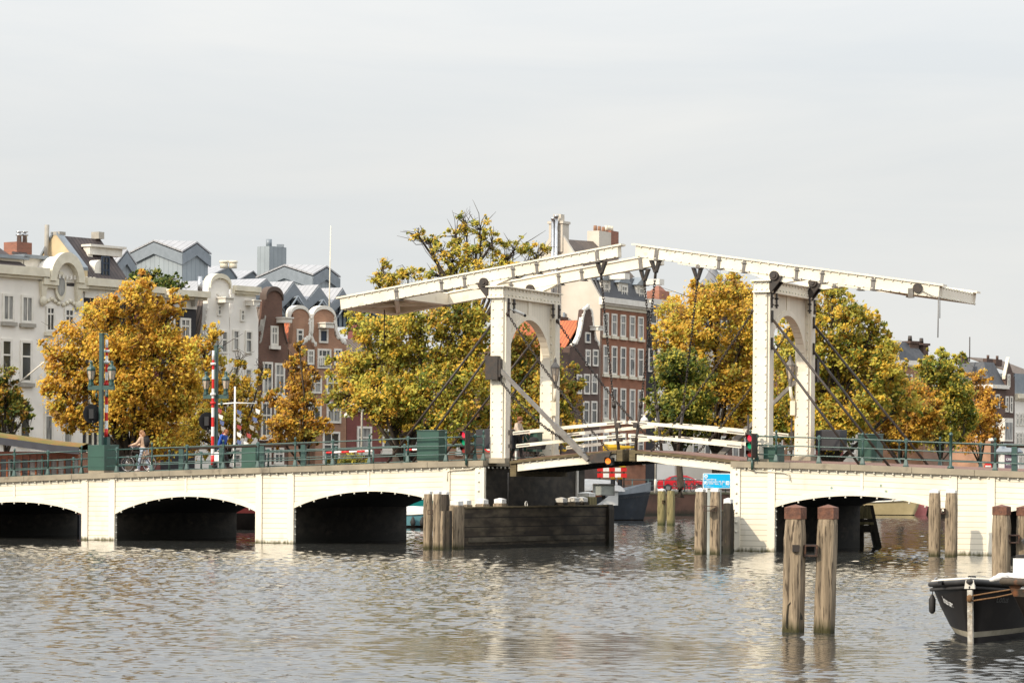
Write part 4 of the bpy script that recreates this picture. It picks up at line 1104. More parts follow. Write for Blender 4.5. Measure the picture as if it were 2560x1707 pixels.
st('22', .845, .32, .09, cy)
mb = MB(); x, z = G(.22, 0); mb.box(x - .05, x + .05, Y + .04, Y + .12, -.8, a[2] + sz * .8); x, z = G(.62, 0); mb.box(x - .05, x + .05, Y + .04, Y + .12, -.8, a[2] + sz * .8); mb.build('post', MT['sign_grey'], root)
# ================================================================== BOATS
mat('hull_black', (0.010, 0.008, 0.007), 0.45, (0.018, 0.014, 0.012), 1.2, spec=0.08, dirt=((0.032, 0.026, 0.021), 1.5, .6, .9))
mat('hull_grey', (0.055, 0.066, 0.082), 0.5, (0.04, 0.046, 0.056), 1.2, dirt=((0.085, 0.085, 0.085), 2.0, .6, .8))
mat('hull_red', (0.20, 0.035, 0.03), 0.5, (0.14, 0.03, 0.026), 1.0)
mat('hull_cream', (0.62, 0.50, 0.28), 0.4, (0.55, 0.44, 0.24), 2)
mat('hull_teal', (0.0, 0.16, 0.15), 0.45, (0.0, 0.13, 0.125), 1)
mat('hull_sky', (0.20, 0.42, 0.46), 0.4, (0.16, 0.36, 0.40), 2)
mat('hull_pink', (0.72, 0.26, 0.24), 0.5, (0.64, 0.21, 0.2), 3)
mat('hull_rust', (0.085, 0.065, 0.045), 0.8, (0.045, 0.038, 0.03), 5, dirt=((0.24, 0.095, 0.04), 5.0, .57, .7), bump=.3)
mat('rubber', (0.028, 0.026, 0.025), 0.6, (0.045, 0.042, 0.04), 3, spec=.2)
mat('boot_stripe', (0.34, 0.30, 0.22), 0.6, (0.24, 0.21, 0.15), 5)
mat('canvas_white', (0.62, 0.60, 0.57), 0.8, (0.54, 0.52, 0.49), 2.5, bump=.2)
mat('canvas_dark', (0.018, 0.018, 0.022), 0.7)
mat('rope', (0.20, 0.105, 0.045), 0.9, (0.13, 0.07, 0.03), 30)
mat('deck_cream', (0.60, 0.56, 0.49), 0.6, (0.52, 0.48, 0.41), 3)
mat('steel', (0.5, 0.5, 0.5), 0.25, metal=0.9)
mat('cabin_white', (0.78, 0.77, 0.74), 0.4, (0.70, 0.69, 0.66), 3)
mat('varnish', (0.30, 0.095, 0.035), 0.35, (0.20, 0.06, 0.025), 5, stretch=(1, 1, 4))
mat('moss_roof', (0.20, 0.12, 0.035), 0.95, (0.10, 0.11, 0.025), 1.2, dirt=((0.24, 0.10, 0.03), 2.0, .5, .7), bump=.6)
mat('roof_grey', (0.05, 0.053, 0.062), 0.6)
class Boat:
    def __init__(s, name, label, cat, pos, hd, Ln, B, z_mid, z_bow, z_st=None, rake=.5, full=2.2, wl=.72, group=None, tr=.75, fine=1.0):
        s.f2, s.l2 = (cos(hd), sin(hd)), (-sin(hd), cos(hd)); s.pos = pos; s.L = Ln; s.B = B
        s.zm, s.zb, s.zs, s.rake, s.full, s.wl, s.tr, s.fine = z_mid, z_bow, z_st or z_mid, rake, full, wl, tr, fine
        s.root = thing(name, label, cat, (pos[0], pos[1], 0), group)
    def f(s, x, y, z):
        return (s.pos[0] + s.f2[0] * x + s.l2[0] * y, s.pos[1] + s.f2[1] * x + s.l2[1] * y, z)
    def sheer(s, u):
        return s.zm + (s.zb - s.zm) * max(0, (u - .35) / .65) ** 2 + (s.zs - s.zm) * max(0, (.35 - u) / .35) ** 2
    def half(s, u, v):            # half beam at station u, relative height v above water (0..1)
        top = s.tr + (1 - s.tr) * min(1, u / .35) if u < .35 else (1 - ((u - .35) / .65) ** s.full)
        bot = top if u < .35 else (1 - ((u - .35) / .65) ** (s.full * .62))
        k = min(1, max(0, v)) ** s.fine
        return s.B / 2 * max(0.012, (bot * s.wl * (1 - k) + top * k))
    def xs(s, u, v):
        return -s.L / 2 + s.L * u + s.rake * v * max(0, (u - .6) / .4)
    def hull(s, mats, levels, n=22):          # levels: absolute z below, last entries fractions of sheer
        for side in (1,):
            rows = []
            us = [1 - (1 - k / n) ** 1.5 if k > n * .0 else 0 for k in range(n + 1)]
            us = [k / n for k in range(n + 1)]
            mb = MB(s.f)
            zz = lambda u: [-.35] + [l for l in levels if l < 10] + [s.sheer(u) * (l - 10) for l in levels if l >= 10] + [s.sheer(u)]
            cols = []
            for u in us:
                sh = s.sheer(u)
                p = [(s.xs(u, z / sh), s.half(u, z / sh) * (.7 if z < 0 else 1), z) for z in zz(u)]
                q = [(a, -b, c) for a, b, c in p]
                cols.append((mb.pts(p), mb.pts(q)))
            m = len(cols[0][0])
            for (A, A2), (C, C2) in zip(cols, cols[1:]):
                for k in range(m - 1):
                    mb.m = min(k, len(mats) - 1)
                    mb.face((A[k], C[k], C[k + 1], A[k + 1]), True); mb.face((A2[k], A2[k + 1], C2[k + 1], C2[k]), True)
            mb.m = len(mats) - 1
            A, A2 = cols[0]; mb.face(A + A2[::-1])
            A, A2 = cols[-1]
            for k in range(m - 1): mb.m = min(k, len(mats) - 1); mb.face((A[k], A2[k], A2[k + 1], A[k + 1]))
            return mb.build('hull', [MT[x] for x in mats], s.root)
    def deck(s, m, drop=.1, u0=0, u1=1, name='deck', inset=.98):
        mb = MB(s.f); us = lin(u0, u1, 14)
        mb.grid([[(s.xs(u, 1), s.half(u, 1) * k * inset, s.sheer(u) - drop) for k in (-1, 0, 1)] for u in us], sm=False)
        return mb.build(name, MT[m], s.root)
    def gunwale(s, m, r, name='gunwale', dz=0, over=0.0, u0=0):
        mb = MB(s.f); us = lin(u0, 1, 26)
        P = [(s.xs(u, 1) + .0, s.half(u, 1) + over, s.sheer(u) + dz) for u in us]
        P = P + [(s.xs(1, 1) + r, 0, s.sheer(1) + dz)] + [(a, -b, c) for a, b, c in P[::-1]]
        mb.path(P, r, 7); return mb.build(name, MT[m], s.root)
# black sloop bottom right
sx_, sy_ = at(2426, 1600, 49.7)[:2]
hd = radians(-106)
lotus = Boat('sloop', 'black open sloop with white stem strip and painted name, bow toward the camera', 'boat', (sx_ - cos(hd) * 3.3, sy_ - sin(hd) * 3.3), hd, 6.6, 2.2, .86, 1.03, .8, rake=.12, full=2.8, wl=.6, fine=.7)
lotus.hull(['hull_black', 'boot_stripe', 'hull_black', 'hull_black', 'hull_black'], [.1, .19, 10.55, 10.9])
lotus.gunwale('rubber', .045, 'rub_rail', -.02, .01); lotus.gunwale('rubber', .028, 'rub_rail', -.11, .0); lotus.gunwale('trim_white', .018, 'capping', .035, -.02)
lotus.deck('deck_cream', .02, .72, 1.0, 'foredeck', .95); lotus.deck('deck_cream', .5, .02, .72, 'floor', .8)
mb = MB(lotus.f)
for z0, z1 in ((.0, .45), (.45, .88)):
    x0, x1 = lotus.xs(1, z0) + .02, lotus.xs(1, z1) + .02
    mb.hexa([(x0 - .1, -.045, z0), (x0 + .02, -.04, z0), (x0 + .02, .04, z0), (x0 - .1, .045, z0), (x1 - .1, -.045, z1), (x1 + .02, -.04, z1), (x1 + .02, .04, z1), (x1 - .1, .045, z1)])
mb.build('stem_strip', mat('stem_chrome', (0.72, 0.68, 0.6), 0.3, (0.35, 0.27, 0.18), 9, metal=.35, bump=.6, bsc=14), lotus.root)
mb = MB(lotus.f); mb.taper(3.36, 0, .9, 1.04, .2, .17, .16, .13); mb.build('stem_cap', MT['deck_cream'], lotus.root)
mb = MB(lotus.f); mb.box(3.1, 3.2, -.06, .06, 1.0, 1.1); mb.build('cleat', MT['plastic_black'], lotus.root); mb = MB(lotus.f); mb.box(2.3, 2.7, -.62, -.56, .93, .99); mb.build('cleat', MT['plastic_black'], lotus.root)
mb = MB(lotus.f); mb.path([(1.2, -.86, .85), (1.2, -.85, 1.0), (1.55, -.83, 1.0), (1.55, -.83, .88)], .01, 5); mb.build('grab_rail', MT['steel'], lotus.root)
mb = MB(lotus.f); mb.tube((1.45, -.88, .8), (1.45, -.89, .72), .008, n=4); mb.lathe([(.02, 0), (.055, .04), (.06, .24), (.03, .3), (.01, .33)], (1.45, -.89, .40), 8); tag(mb.build('fender', MT['rubber'], lotus.root))
def hull_warp(bt, side):
    def w(q):
        # q: x along hull, y unused, z height
        u = (q.x + bt.L / 2) / bt.L
        for _ in range(4):
            u = (q.x + bt.L / 2 - bt.rake * (q.z / bt.sheer(min(1, u))) * max(0, (u - .6) / .4)) / bt.L
        u = min(.999, u)
        return Vector(bt.f(q.x, side * (bt.half(u, q.z / bt.sheer(u)) + .012), q.z))
    return w
text_on('lotus one', .155, (2.05, 0, .62), (1, 0, -.12), (0, 0, 1), mat('name_white', (0.8, 0.79, 0.76), .5), 'lettering', lotus.root, 0, bold=.004, warp=hull_warp(lotus, -1))
text_on('Lotus', .16, (2.75, 0, .66), (-1, 0, -.05), (0, 0, 1), mat('name_dim', (0.07, 0.065, 0.06), .5), 'lettering', lotus.root, 0, warp=hull_warp(lotus, 1))
mb = MB(lotus.f); mb.path([(3.42, .02, .78), (3.3, .35, .84), (2.9, .9, .93), (2.4, 1.6, 1.03)], .014, 5); mb.path([(3.42, .02, .70), (3.3, .4, .76), (2.9, .9, .87), (2.4, 1.6, 1.0)], .014, 5)
mb.lathe([(.02, 0), (.05, .02), (.05, .1), (.02, .12)], (3.42, .0, .68), 6)
tag(mb.build('mooring_rope', MT['rope'], loc=lotus.f(3.42, 0, .7)), 'brown doubled mooring rope from the black sloop stem to the rusty barge', 'rope')
# rusty barge bow with white deckhouse at the right photo edge
P = at(2513, 1460, 45.5)
barge = Boat('barge', 'rust streaked barge bow with white deckhouse cut by the right photo edge', 'boat', (P[0] + 4.45, P[1] + .9), radians(180 + 14), 8.0, 2.9, 1.0, 1.17, 1.0, rake=.6, full=2.8, wl=.35, fine=.75)
barge.hull(['hull_black', 'hull_black', 'hull_black', 'hull_rust'], [.1, 10.45, 10.8])
barge.gunwale('hull_rust', .06, 'rub_rail', -.01, .01); barge.deck('deck_cream', .05)
mb = MB(barge.f); mb.grid([[(x, y * w_, z) for x, y in ((4.15, -.36), (4.5, 0), (4.15, .36), (-3, 1.0), (-3, -1.0))] for z, w_ in ((1.05, 1.0), (1.5, .92))], False, True)
mb.build('deckhouse', MT['cabin_white'], barge.root)
mb = MB(barge.f); mb.ex([(4.1, -.36, 1.5), (4.46, 0, 1.5), (4.1, .36, 1.5), (-3, 1.0, 1.5), (-3, -1.0, 1.5)], (0, 0, .05)); mb.build('deckhouse_roof', MT['rubber'], barge.root)
mb = MB(barge.f); mb.path([(4.2, -.1, 1.55), (4.3, -.1, 1.75), (4.15, -.1, 1.9), (3.5, -.1, 1.92)], .03, 6); mb.path([(4.2, .1, 1.55), (4.3, .1, 1.75), (4.15, .1, 1.9), (3.5, .1, 1.92)], .03, 6); mb.build('rail', MT['rubber'], barge.root)
mb = MB(); c = at(2492, 1446, 47.5)
for dx, dy, dz, r in ((0, 0, .0, .07), (.09, .05, .03, .085), (.2, .1, .035, .08), (.3, .05, .03, .09), (-.06, 0, -.02, .05), (.14, -.05, -.02, .07)): mb.sph((c[0] + dx, c[1] + dy, c[2] + dz), r, 7, 5, (1.3, 1, .75))
tag(mb.build('tarpaulin', MT['canvas_white'], loc=c), 'crumpled white tarpaulin lying between the black sloop and the rusty barge', 'tarpaulin')
# grey motor barge moored in the side water
c = at(1612, 1300, 203)
gb = Boat('barge', 'dark grey steel barge with white awning moored behind the opening', 'boat', (c[0] - 8.1, c[1] - 3.0), radians(20), 17, 4.4, 1.3, 1.95, 1.3, rake=.5, full=3.2, wl=.86)
gb.hull(['hull_black', 'hull_grey', 'hull_grey'], [.08, 10.5]); gb.deck('deck_cream', .25)
mb = MB(gb.f); us = lin(.78, 1, 8)
for sd_ in (1, -1): mb.grid([[(gb.xs(u, 1), sd_ * gb.half(u, 1) * .96, gb.sheer(u) - .05), (gb.xs(u, 1) + .05, sd_ * gb.half(u, 1) * .98, gb.sheer(u) + .05 + .55 * (u - .78) / .22)] for u in us], False)
mb.build('bulwark', mat('pale_blue', (0.42, 0.46, 0.50), .5), gb.root)
mb = MB(gb.f); mb.box(-7, 6.1, -1.5, 1.5, 1.0, 2.05); h = mb.build('deckhouse', MT['cabin_white'], gb.root)
for x in (-5.5, -3.6, -1.7, .2, 2.1, 4.2): mb = MB(gb.f); mb.box(x, x + .75, -1.53, -1.502, 1.45, 1.95); mb.build('window', MT['varnish'], h)
mb = MB(gb.f)
mb.grid([[(x, y, z + .05 * sin(x * 1.7)) for y, z in ((-1.75, 1.95), (-1.6, 2.1), (0, 2.68), (1.6, 2.1), (1.75, 1.95))] for x in lin(-7.4, 6.5, 14)], True)
mb.build('awning', MT['canvas_white'], gb.root)
mb = MB(gb.f); mb.tube((-.6, -.3, 2.9), (-.6, -.3, 5.0), .1, .08, 8); mb.build('mast', MT['cabin_white'], gb.root)
mb = MB(gb.f)
for x in (6.0, 6.5): mb.tube((x, -.8, 2.0), (x, -.8, 2.7), .16, n=10)
b_ = mb.build('bollard', MT['plastic_black'], gb.root); mb = MB(gb.f)
for x in (6.0, 6.5): mb.tube((x, -.8, 2.7), (x, -.8, 2.86), .165, n=10)
mb.build('bollard_band', mat('band_orange', (.62, .28, .02), .5), b_)
mb = MB(gb.f); mb.sph((3.0, -2.25, .62), .3, 10, 6, (.8, .5, 1.3)); mb.build('tyre_fender', MT['rubber'], gb.root)
# red barge behind the middle arch with signal mast and bunting
c = at(610, 1322, 154)
rb = Boat('barge', 'dark red barge with black bottom seen through the middle arch', 'boat', (c[0] - 4, c[1] + 1), radians(8), 14, 4, 2.1, 2.5, 2.2, rake=.4, full=3, wl=.9)
rb.hull(['hull_black', 'hull_black', 'hull_red', 'hull_red'], [.1, .85]); rb.deck('deck_cream', .2)
mat('flag_red', (.35, .06, .05), .8); mat('flag_blue', (.10, .13, .25), .8)
m0 = at(586, 1180, 154); zt_ = at(586, 966, 154)[2]; zy = at(586, 1007, 154)[2]
root = thing('signal_mast', 'white mast with yard and lines of small flags beside the farther lantern post', 'mast', (m0[0], m0[1], 2.2))
mb = MB(); mb.tube((m0[0], 154, 2.1), (m0[0], 154, zt_), .075, .04, 8); mb.build('pole', MT['white_paint'], root)
yl, yr = at(541, 1010, 154), at(643, 1008, 154)
mb = MB(); mb.path([yl, (m0[0], 154, zy), yr], [.025, .04, .025], 6); mb.build('yard', MT['white_paint'], root)
for i, (p, q) in enumerate(((yl, at(556, 1085, 154)), (yr, at(606, 1110, 154)), ((m0[0] + .1, 154, zy - .1), at(592, 1105, 154)))):
    mb = MB(); mb.tube(p, q, .008, n=4); ln_ = mb.build('flag_line', MT['rope'], root)
    for k in range(5):
        w = (k + .6) / 5; a = Vector(p).lerp(Vector(q), w); mb = MB(); mb.quad(tuple(a), tuple(a + Vector((.24, .05, -.1))), tuple(a + Vector((.2, -.04, -.32))), tuple(a + Vector((.02, 0, -.2)))); mb.build('flag', MT[['flag_red', 'trim_white', 'flag_blue', 'sill_stone'][(k + i) % 4]], ln_)
# teal houseboat and small blue boat behind the third arch
c = at(1075, 1315, 172)
tb = Boat('houseboat', 'teal houseboat with white upperworks seen through the third arch', 'boat', (c[0], c[1] + 2), radians(0), 12, 4, 1.55, 1.7, 1.6, rake=.2, full=6, wl=.97)
tb.hull(['hull_black', 'hull_teal', 'hull_teal'], [.1, 10.5]); tb.deck('deck_cream', .05)
mb = MB(tb.f); mb.box(-5, 5, -1.8, 1.8, 1.5, 3.0); h = mb.build('deckhouse', MT['cabin_white'], tb.root)
for x in (-3.5, -.9, 1.2): mb = MB(tb.f); mb.box(x, x + .7, -1.84, -1.8, 1.8, 2.5); mb.build('window', MT['varnish'], h)
c = at(1034, 1319, 165)
sb = Boat('open_boat', 'small light blue boat with white cover and black fenders seen through the third arch', 'boat', (c[0], c[1]), radians(-8), 3.6, 1.5, .72, .95, .75, rake=.2, full=2.4)
sb.hull(['hull_black', 'hull_sky', 'hull_sky'], [.14, 10.5]); sb.gunwale('trim_white', .05)
mb = MB(sb.f); mb.sph((0, 0, .8), 1.0, 12, 8, (1.55, .62, .38)); mb.build('cover', MT['canvas_white'], sb.root)
for x in (.1, .6, 1.05): mb = MB(sb.f); mb.lathe([(.02, 0), (.13, .1), (.15, .25), (.06, .5), (.01, .55)], (x, -.8 + .25 * max(0, x - .4), .08), 8); mb.build('fender', MT['rubber'], sb.root)
# cream sloop with dark hood and pink dinghy behind the right arch
c = at(2195, 1288, 247)
cs = Boat('sloop', 'cream sloop with black canvas hood seen through the right arch', 'boat', (c[0] - .4, c[1]), radians(-10), 6.6, 2.2, 1.05, 1.35, 1.25, rake=.6, full=2.4)
cs.hull(['hull_black', 'hull_cream', 'hull_cream'], [.06, 10.5]); cs.gunwale('trim_white', .07)
mb = MB(cs.f); mb.sph((-.4, 0, 1.1), 1.0, 12, 8, (2.0, .9, .95)); h = mb.build('hood', MT['canvas_dark'], cs.root)
for x in (-1.5, -.1): mb = MB(cs.f); mb.ex([(x, -.9, 1.3), (x + 1.1, -.9, 1.25), (x + .8, -.78, 1.75), (x + .15, -.78, 1.85)], (0, .05, 0)); mb.build('hood_window', MT['glass_dark'], h)
c = at(2270, 1287, 248)
pk = Boat('dinghy', 'pink plastic dinghy moored beside the cream sloop', 'boat', (c[0], c[1]), radians(-12), 2.9, 1.4, .85, .95, .85, rake=.2, full=4, wl=.8)
pk.hull(['hull_pink', 'hull_pink'], [10.5]); pk.deck('hull_pink', -.02)
mb = MB(pk.f); mb.box(-1.0, .6, -.4, .4, .85, 1.02); mb.build('seat', MT['hull_pink'], pk.root)
c = at(2345, 1286, 252)
bk = Boat('barge', 'low black barge lying right of the pink dinghy', 'boat', (c[0] + 4.2, c[1] + 1), radians(178), 9, 3, 1.25, 1.4, 1.2, rake=.4, full=4, wl=.9)
bk.hull(['hull_black', 'hull_black'], [10.5]); bk.deck('deck_cream', .1)
# brown timber houseboat at far left, curved mossy roof
Yh = 140
zr_ = lambda x: np.interp(x, [-120, 0, 60, 140, 205], [4.75, 4.42, 4.28, 4.08, 3.98])
root = thing('houseboat', 'brown timber houseboat with curved mossy roof behind the left railing', 'houseboat', at(80, 1200, Yh))
xx = lin(-120, 207, 16); X = lambda px: uv_of(px, 1150)[0] * Yh
mb = MB(); mb.grid([[(X(p), Yh - 1.2, zr_(p) - .02), (X(p), Yh + 1.5, zr_(p) + .18), (X(p), Yh + 4.5, zr_(p) - .02), (X(p), Yh + 4.5, zr_(p) - .12), (X(p), Yh - 1.2, zr_(p) - .12)] for p in xx], True, True); mb.build('roof', MT['moss_roof'], root)
mb = MB(); mb.grid([[(X(p), Yh - 1.26, zr_(p) - .02), (X(p), Yh - 1.26, zr_(p) - .34), (X(p), Yh - 1.16, zr_(p) - .34), (X(p), Yh - 1.16, zr_(p) - .02)] for p in xx], False, True); mb.build('fascia', MT['roof_grey'], root)
mb = MB(); mb.box(X(-110), X(196), Yh, Yh + 4, .9, 3.75); wl_ = mb.build('wall', MT['varnish'], root)
mb = MB(); mb.box(X(-115), X(204), Yh - .6, Yh + 4.6, -.3, .9); mb.build('pontoon', MT['roof_grey'], root)
for k in range(17):
    x0 = X(-108 + k * 18); mb = MB(); mb.box(x0 + .05, x0 + .285, Yh - .03, Yh - .005, 2.1, 3.4); mb.build('window', MT['glass_curtain' if k % 3 else 'glass_dark'], wl_)
    mb = MB(); mb.box(x0 - .035, x0 + .035, Yh - .08, Yh - .032, .95, 3.6); mb.build('post', MT['varnish'], wl_)
# ================================================================== PEOPLE AND BICYCLES
def skin_mesh(name, nodes, edges, matl, parent, f, sub=2):
    keys = list(nodes)
    me = bpy.data.meshes.new('tmp'); me.from_pydata([nodes[k][:3] for k in keys], [(keys.index(a), keys.index(b)) for a, b in edges], [])
    o = bpy.data.objects.new('tmp', me); COL.objects.link(o)
    o.modifiers.new('s', 'SKIN'); ss = o.modifiers.new('u', 'SUBSURF'); ss.levels = sub; ss.render_levels = sub
    sv = me.skin_vertices[0].data
    for i, k in enumerate(keys): r = nodes[k][3]; sv[i].radius = (r, r); sv[i].use_root = (i == 0)
    dg = bpy.context.evaluated_depsgraph_get(); ev = bpy.data.meshes.new_from_object(o.evaluated_get(dg))
    mb = MB(f)
    for v in ev.vertices: mb.pt(v.co)
    for p in ev.polygons: mb.face(tuple(p.vertices), True)
    bpy.data.objects.remove(o); bpy.data.meshes.remove(me); bpy.data.meshes.remove(ev)
    return mb.build(name, matl, parent)
def chainE(*k): return list(zip(k, k[1:]))
def person(label, s, t, z, ang, hands, feet, lean, head, coat, legs, shoe, hair, hairstyle, long_coat=False, h=1.0, trousers=True):
    o = W(s, t, z); ca, sa = cos(ang), sin(ang)
    f = lambda x, y, q: (o[0] + (ca * x - sa * y) * h, o[1] + (sa * x + ca * y) * h, o[2] + q * h)
    root = thing('person', label, 'person', o)
    N = {'pel': (0, 0, .95, .135)}
    cx, cz = lean * .5, 1.36
    N['waist'] = (lean * .22, 0, 1.12, .125); N['chest'] = (cx, 0, cz, .145); N['neck'] = (lean * .68, 0, 1.48, .055)
    hx, hz = head
    N['jaw'] = (lean * .7 + .03 + hx * .4, 0, 1.55, .066); N['skull'] = (lean * .7 + hx, 0, 1.66 + hz, .092); N['nose'] = (lean * .7 + .105 + hx * .8, 0, 1.60 + hz * .7, .014)
    E_ = chainE('pel', 'waist', 'chest', 'neck', 'jaw', 'skull') + [('jaw', 'nose')]
    for sd_, i in ((1, 0), (-1, 1)):
        k = 'l' if sd_ > 0 else 'r'
        hp = Vector(hands[i]); sh = Vector((cx, .185 * sd_, 1.41)); el = (sh + hp) / 2 + Vector((-.07, .05 * sd_, -.09))
        N[k + 'sh'] = (*sh, .066); N[k + 'el'] = (*el, .046); N[k + 'wr'] = (*hp, .032)
        d = (hp - el).normalized(); pm = hp + d * .055; N[k + 'pm'] = (*pm, .034)
        E_ += chainE('chest', k + 'sh', k + 'el', k + 'wr', k + 'pm')
        fp = Vector(feet[i]); hj = Vector((0, .09 * sd_, .9)); kn = (hj + fp) / 2 + Vector((.06, 0, .02))
        N[k + 'hp'] = (*hj, .1); N[k + 'kn'] = (*kn, .062); N[k + 'an'] = (*(fp + Vector((0, 0, .08))), .042); N[k + 'to'] = (*(fp + Vector((.15, 0, .035))), .036)
        E_ += chainE('pel', k + 'hp', k + 'kn', k + 'an', k + 'to')
    body = skin_mesh('body', N, E_, MT['skin'], root, f)
    for sd_, k in ((1, 'l'), (-1, 'r')):                # five fingers, curled
        pm = Vector(N[k + 'pm'][:3]); d = (pm - Vector(N[k + 'wr'][:3])).normalized(); sde = d.cross(Vector((0, 0, 1)))
        sde = sde.normalized() if sde.length > .1 else Vector((0, 1, 0)); up = sde.cross(d)
        mb = MB(f)
        for j, l in enumerate((.07, .08, .075, .06)):
            b = pm + d * .025 + sde * (-.03 + j * .02); mb.path([tuple(b), tuple(b + d * l * .55 - up * .008), tuple(b + d * l * .8 - up * .04)], [.01, .009, .007], 5)
        b = pm - d * .01 + sde * -.035; mb.path([tuple(b), tuple(b + d * .03 - sde * .025), tuple(b + d * .055 - sde * .025 - up * .015)], [.011, .01, .008], 5)
        mb.build('fingers', MT['skin'], body) if 0 else mb.build('hand', MT['skin'], root)
    ex, ez = lean * .7 + hx, 1.645 + hz
    for sd_ in (1, -1):
        mb = MB(f); mb.sph((ex + .082, .034 * sd_, ez), .013, 6, 4); mb.build('eye', MT['plastic_black'], root)
    # coat
    C = {'p': (0, 0, .93, .165)}; C['w'] = (N['waist'][0], 0, 1.12, .155); C['c'] = (cx, 0, 1.36, .178); C['n'] = (N['neck'][0] - .01, 0, 1.475, .085)
    CE = chainE('p', 'w', 'c', 'n')
    if long_coat: C = {**C, 'h': (-.03, 0, .66, .2), 'h2': (-.04, 0, .52, .19)}; CE += chainE('p', 'h', 'h2')
    for k in 'lr':
        for q, r in (('sh', .088), ('el', .066), ('wr', .05)): C[k + q] = (*N[k + q][:3], r)
        CE += chainE('c', k + 'sh', k + 'el', k + 'wr')
    skin_mesh('coat', C, CE, coat, root, f)
    T = {'p': (0, 0, .92, .14)}; TE = []
    for k in 'lr':
        for q, r in (('hp', .112), ('kn', .076), ('an', .058)): T[k + q] = (*N[k + q][:3], r)
        TE += chainE('p', k + 'hp', k + 'kn', k + 'an')
    skin_mesh('trousers', T, TE, legs, root, f)
    for k in 'lr':
        a, b = N[k + 'an'], N[k + 'to']; mb = MB(f); mb.path([(a[0] - .05, a[1], a[2] - .03), (a[0] + .02, a[1], a[2] - .01), (b[0] + .03, b[1], b[2] + .01)], [.05, .06, .045], 8); mb.build('shoe', shoe, root)
    sk = N['skull']; mb = MB(f)
    mb.sph((sk[0] - .022, 0, sk[2] + .02), .108, 10, 7, (1, .92, 1))
    if hairstyle == 'long':
        mb.path([(sk[0] - .06, 0, sk[2] + .02), (sk[0] - .13, 0, sk[2] - .12), (sk[0] - .2, 0, sk[2] - .3)], [.09, .085, .03], 8)
    elif hairstyle == 'mop':
        random.seed(3)
        for k in range(16): mb.sph((sk[0] - .02 + random.uniform(-.09, .07), random.uniform(-.09, .09), sk[2] + random.uniform(-.05, .1)), .045, 6, 4)
    else:
        mb.sph((sk[0] - .1, 0, sk[2] + .06), .05, 8, 5)
    mb.build('hair', hair, root)
    return root, f, N
mat('coat_beige', (0.52, 0.36, 0.25), 0.9, (0.45, 0.31, 0.21), 6); mat('coat_blue', (0.006, 0.07, 0.38), 0.6, (0.004, 0.045, 0.27), 7, bump=.3)
mat('coat_cream', (0.58, 0.47, 0.37), 0.9, (0.5, 0.4, 0.31), 6); mat('jeans', (0.36, 0.44, 0.52), 0.9, (0.3, 0.38, 0.46), 8)
mat('cloth_dark', (0.02, 0.018, 0.018), 0.9); mat('hair_brown', (0.20, 0.085, 0.04), 0.7, (0.3, 0.16, 0.07), 20); mat('hair_ginger', (0.32, 0.12, 0.04), 0.7, (0.22, 0.08, 0.03), 20); mat('shoe_white', (0.6, 0.58, 0.55), 0.7)
A_l = pi - TH
r_, f_, n_ = person('person in beige coat with black backpack stepping along with a bicycle on the left deck', -18.85, 3.6, zdeck(-18.8, 3.6), A_l, ((.52, .2, 1.12), (.52, -.2, 1.12)), ((.22, .09, 0), (-.25, -.09, .05)), .14, (.05, -.02), MT['coat_beige'], MT['jeans'], MT['shoe_white'], MT['hair_brown'], 'long', True)
mb = MB(f_); mb.path([(-.08, 0, 1.08), (-.12, 0, 1.25), (-.08, 0, 1.5)], [.14, .16, .1], 8); mb.sph((-.1, 0, 1.25), .1, 8, 6, (1.6, 1.5, 2.3)); b = mb.build('backpack', MT['cloth_dark'], r_)
r_, f_, n_ = person('person in bright blue jacket with curly ginger hair leaning forward, holding a white bag', -14.85, 3.2, zdeck(-14.8, 3.2), -TH, ((.02, .22, .86), (.04, -.24, .80)), ((.3, .09, 0), (-.35, -.09, .06)), .24, (.09, -.08), MT['coat_blue'], MT['cloth_dark'], MT['cloth_dark'], MT['hair_ginger'], 'mop', False, h=.97)
mb = MB(f_); mb.box(-.16, .16, -.32, -.22, .34, .72); mb.path([(-.06, -.27, .72), (-.03, -.26, .8), (.05, -.26, .8), (.08, -.27, .72)], .01, 4)
tag(mb.build('carrier_bag', MT['white_paint'], loc=f_(0, -.27, .34)), 'white carrier bag hanging from the hand of the person in blue', 'bag')
r_, f_, n_ = person('person in cream jacket with tied ginger hair pushing a black pram under the left portal', -1.5, 3.6, zdeck(-1.5, 3.6), -TH, ((.42, .17, 1.08), (.42, -.17, 1.08)), ((.2, .09, 0), (-.2, -.09, .04)), .16, (.07, -.03), MT['coat_cream'], MT['cloth_dark'], MT['cloth_dark'], MT['hair_ginger'], 'bun', False, h=.98)
root = thing('pram', 'black pram with small wheels pushed under the left portal', 'pram', f_(.8, 0, 0))
mb = MB(f_); mb.path([(.42, -.2, 1.05), (.62, -.2, .75), (1.0, -.2, .45)], .018, 5); mb.path([(.42, .2, 1.05), (.62, .2, .75), (1.0, .2, .45)], .018, 5); mb.tube((.42, -.2, 1.05), (.42, .2, 1.05), .018); mb.tube((.6, -.2, .7), (.55, -.2, .12), .015); mb.tube((1.0, -.2, .45), (1.05, -.2, .1), .015); mb.build('frame', MT['iron'], root)
mb = MB(f_); mb.hexa([(.6, -.2, .42), (1.2, -.2, .42), (1.2, .2, .42), (.6, .2, .42), (.52, -.23, .72), (1.28, -.23, .72), (1.28, .23, .72), (.52, .23, .72)]); mb.build('carrycot', MT['cloth_dark'], root)
mb = MB(f_); mb.sph((.78, 0, .72), .24, 10, 6, (1, .95, .9)); mb.build('hood', MT['cloth_dark'], root)
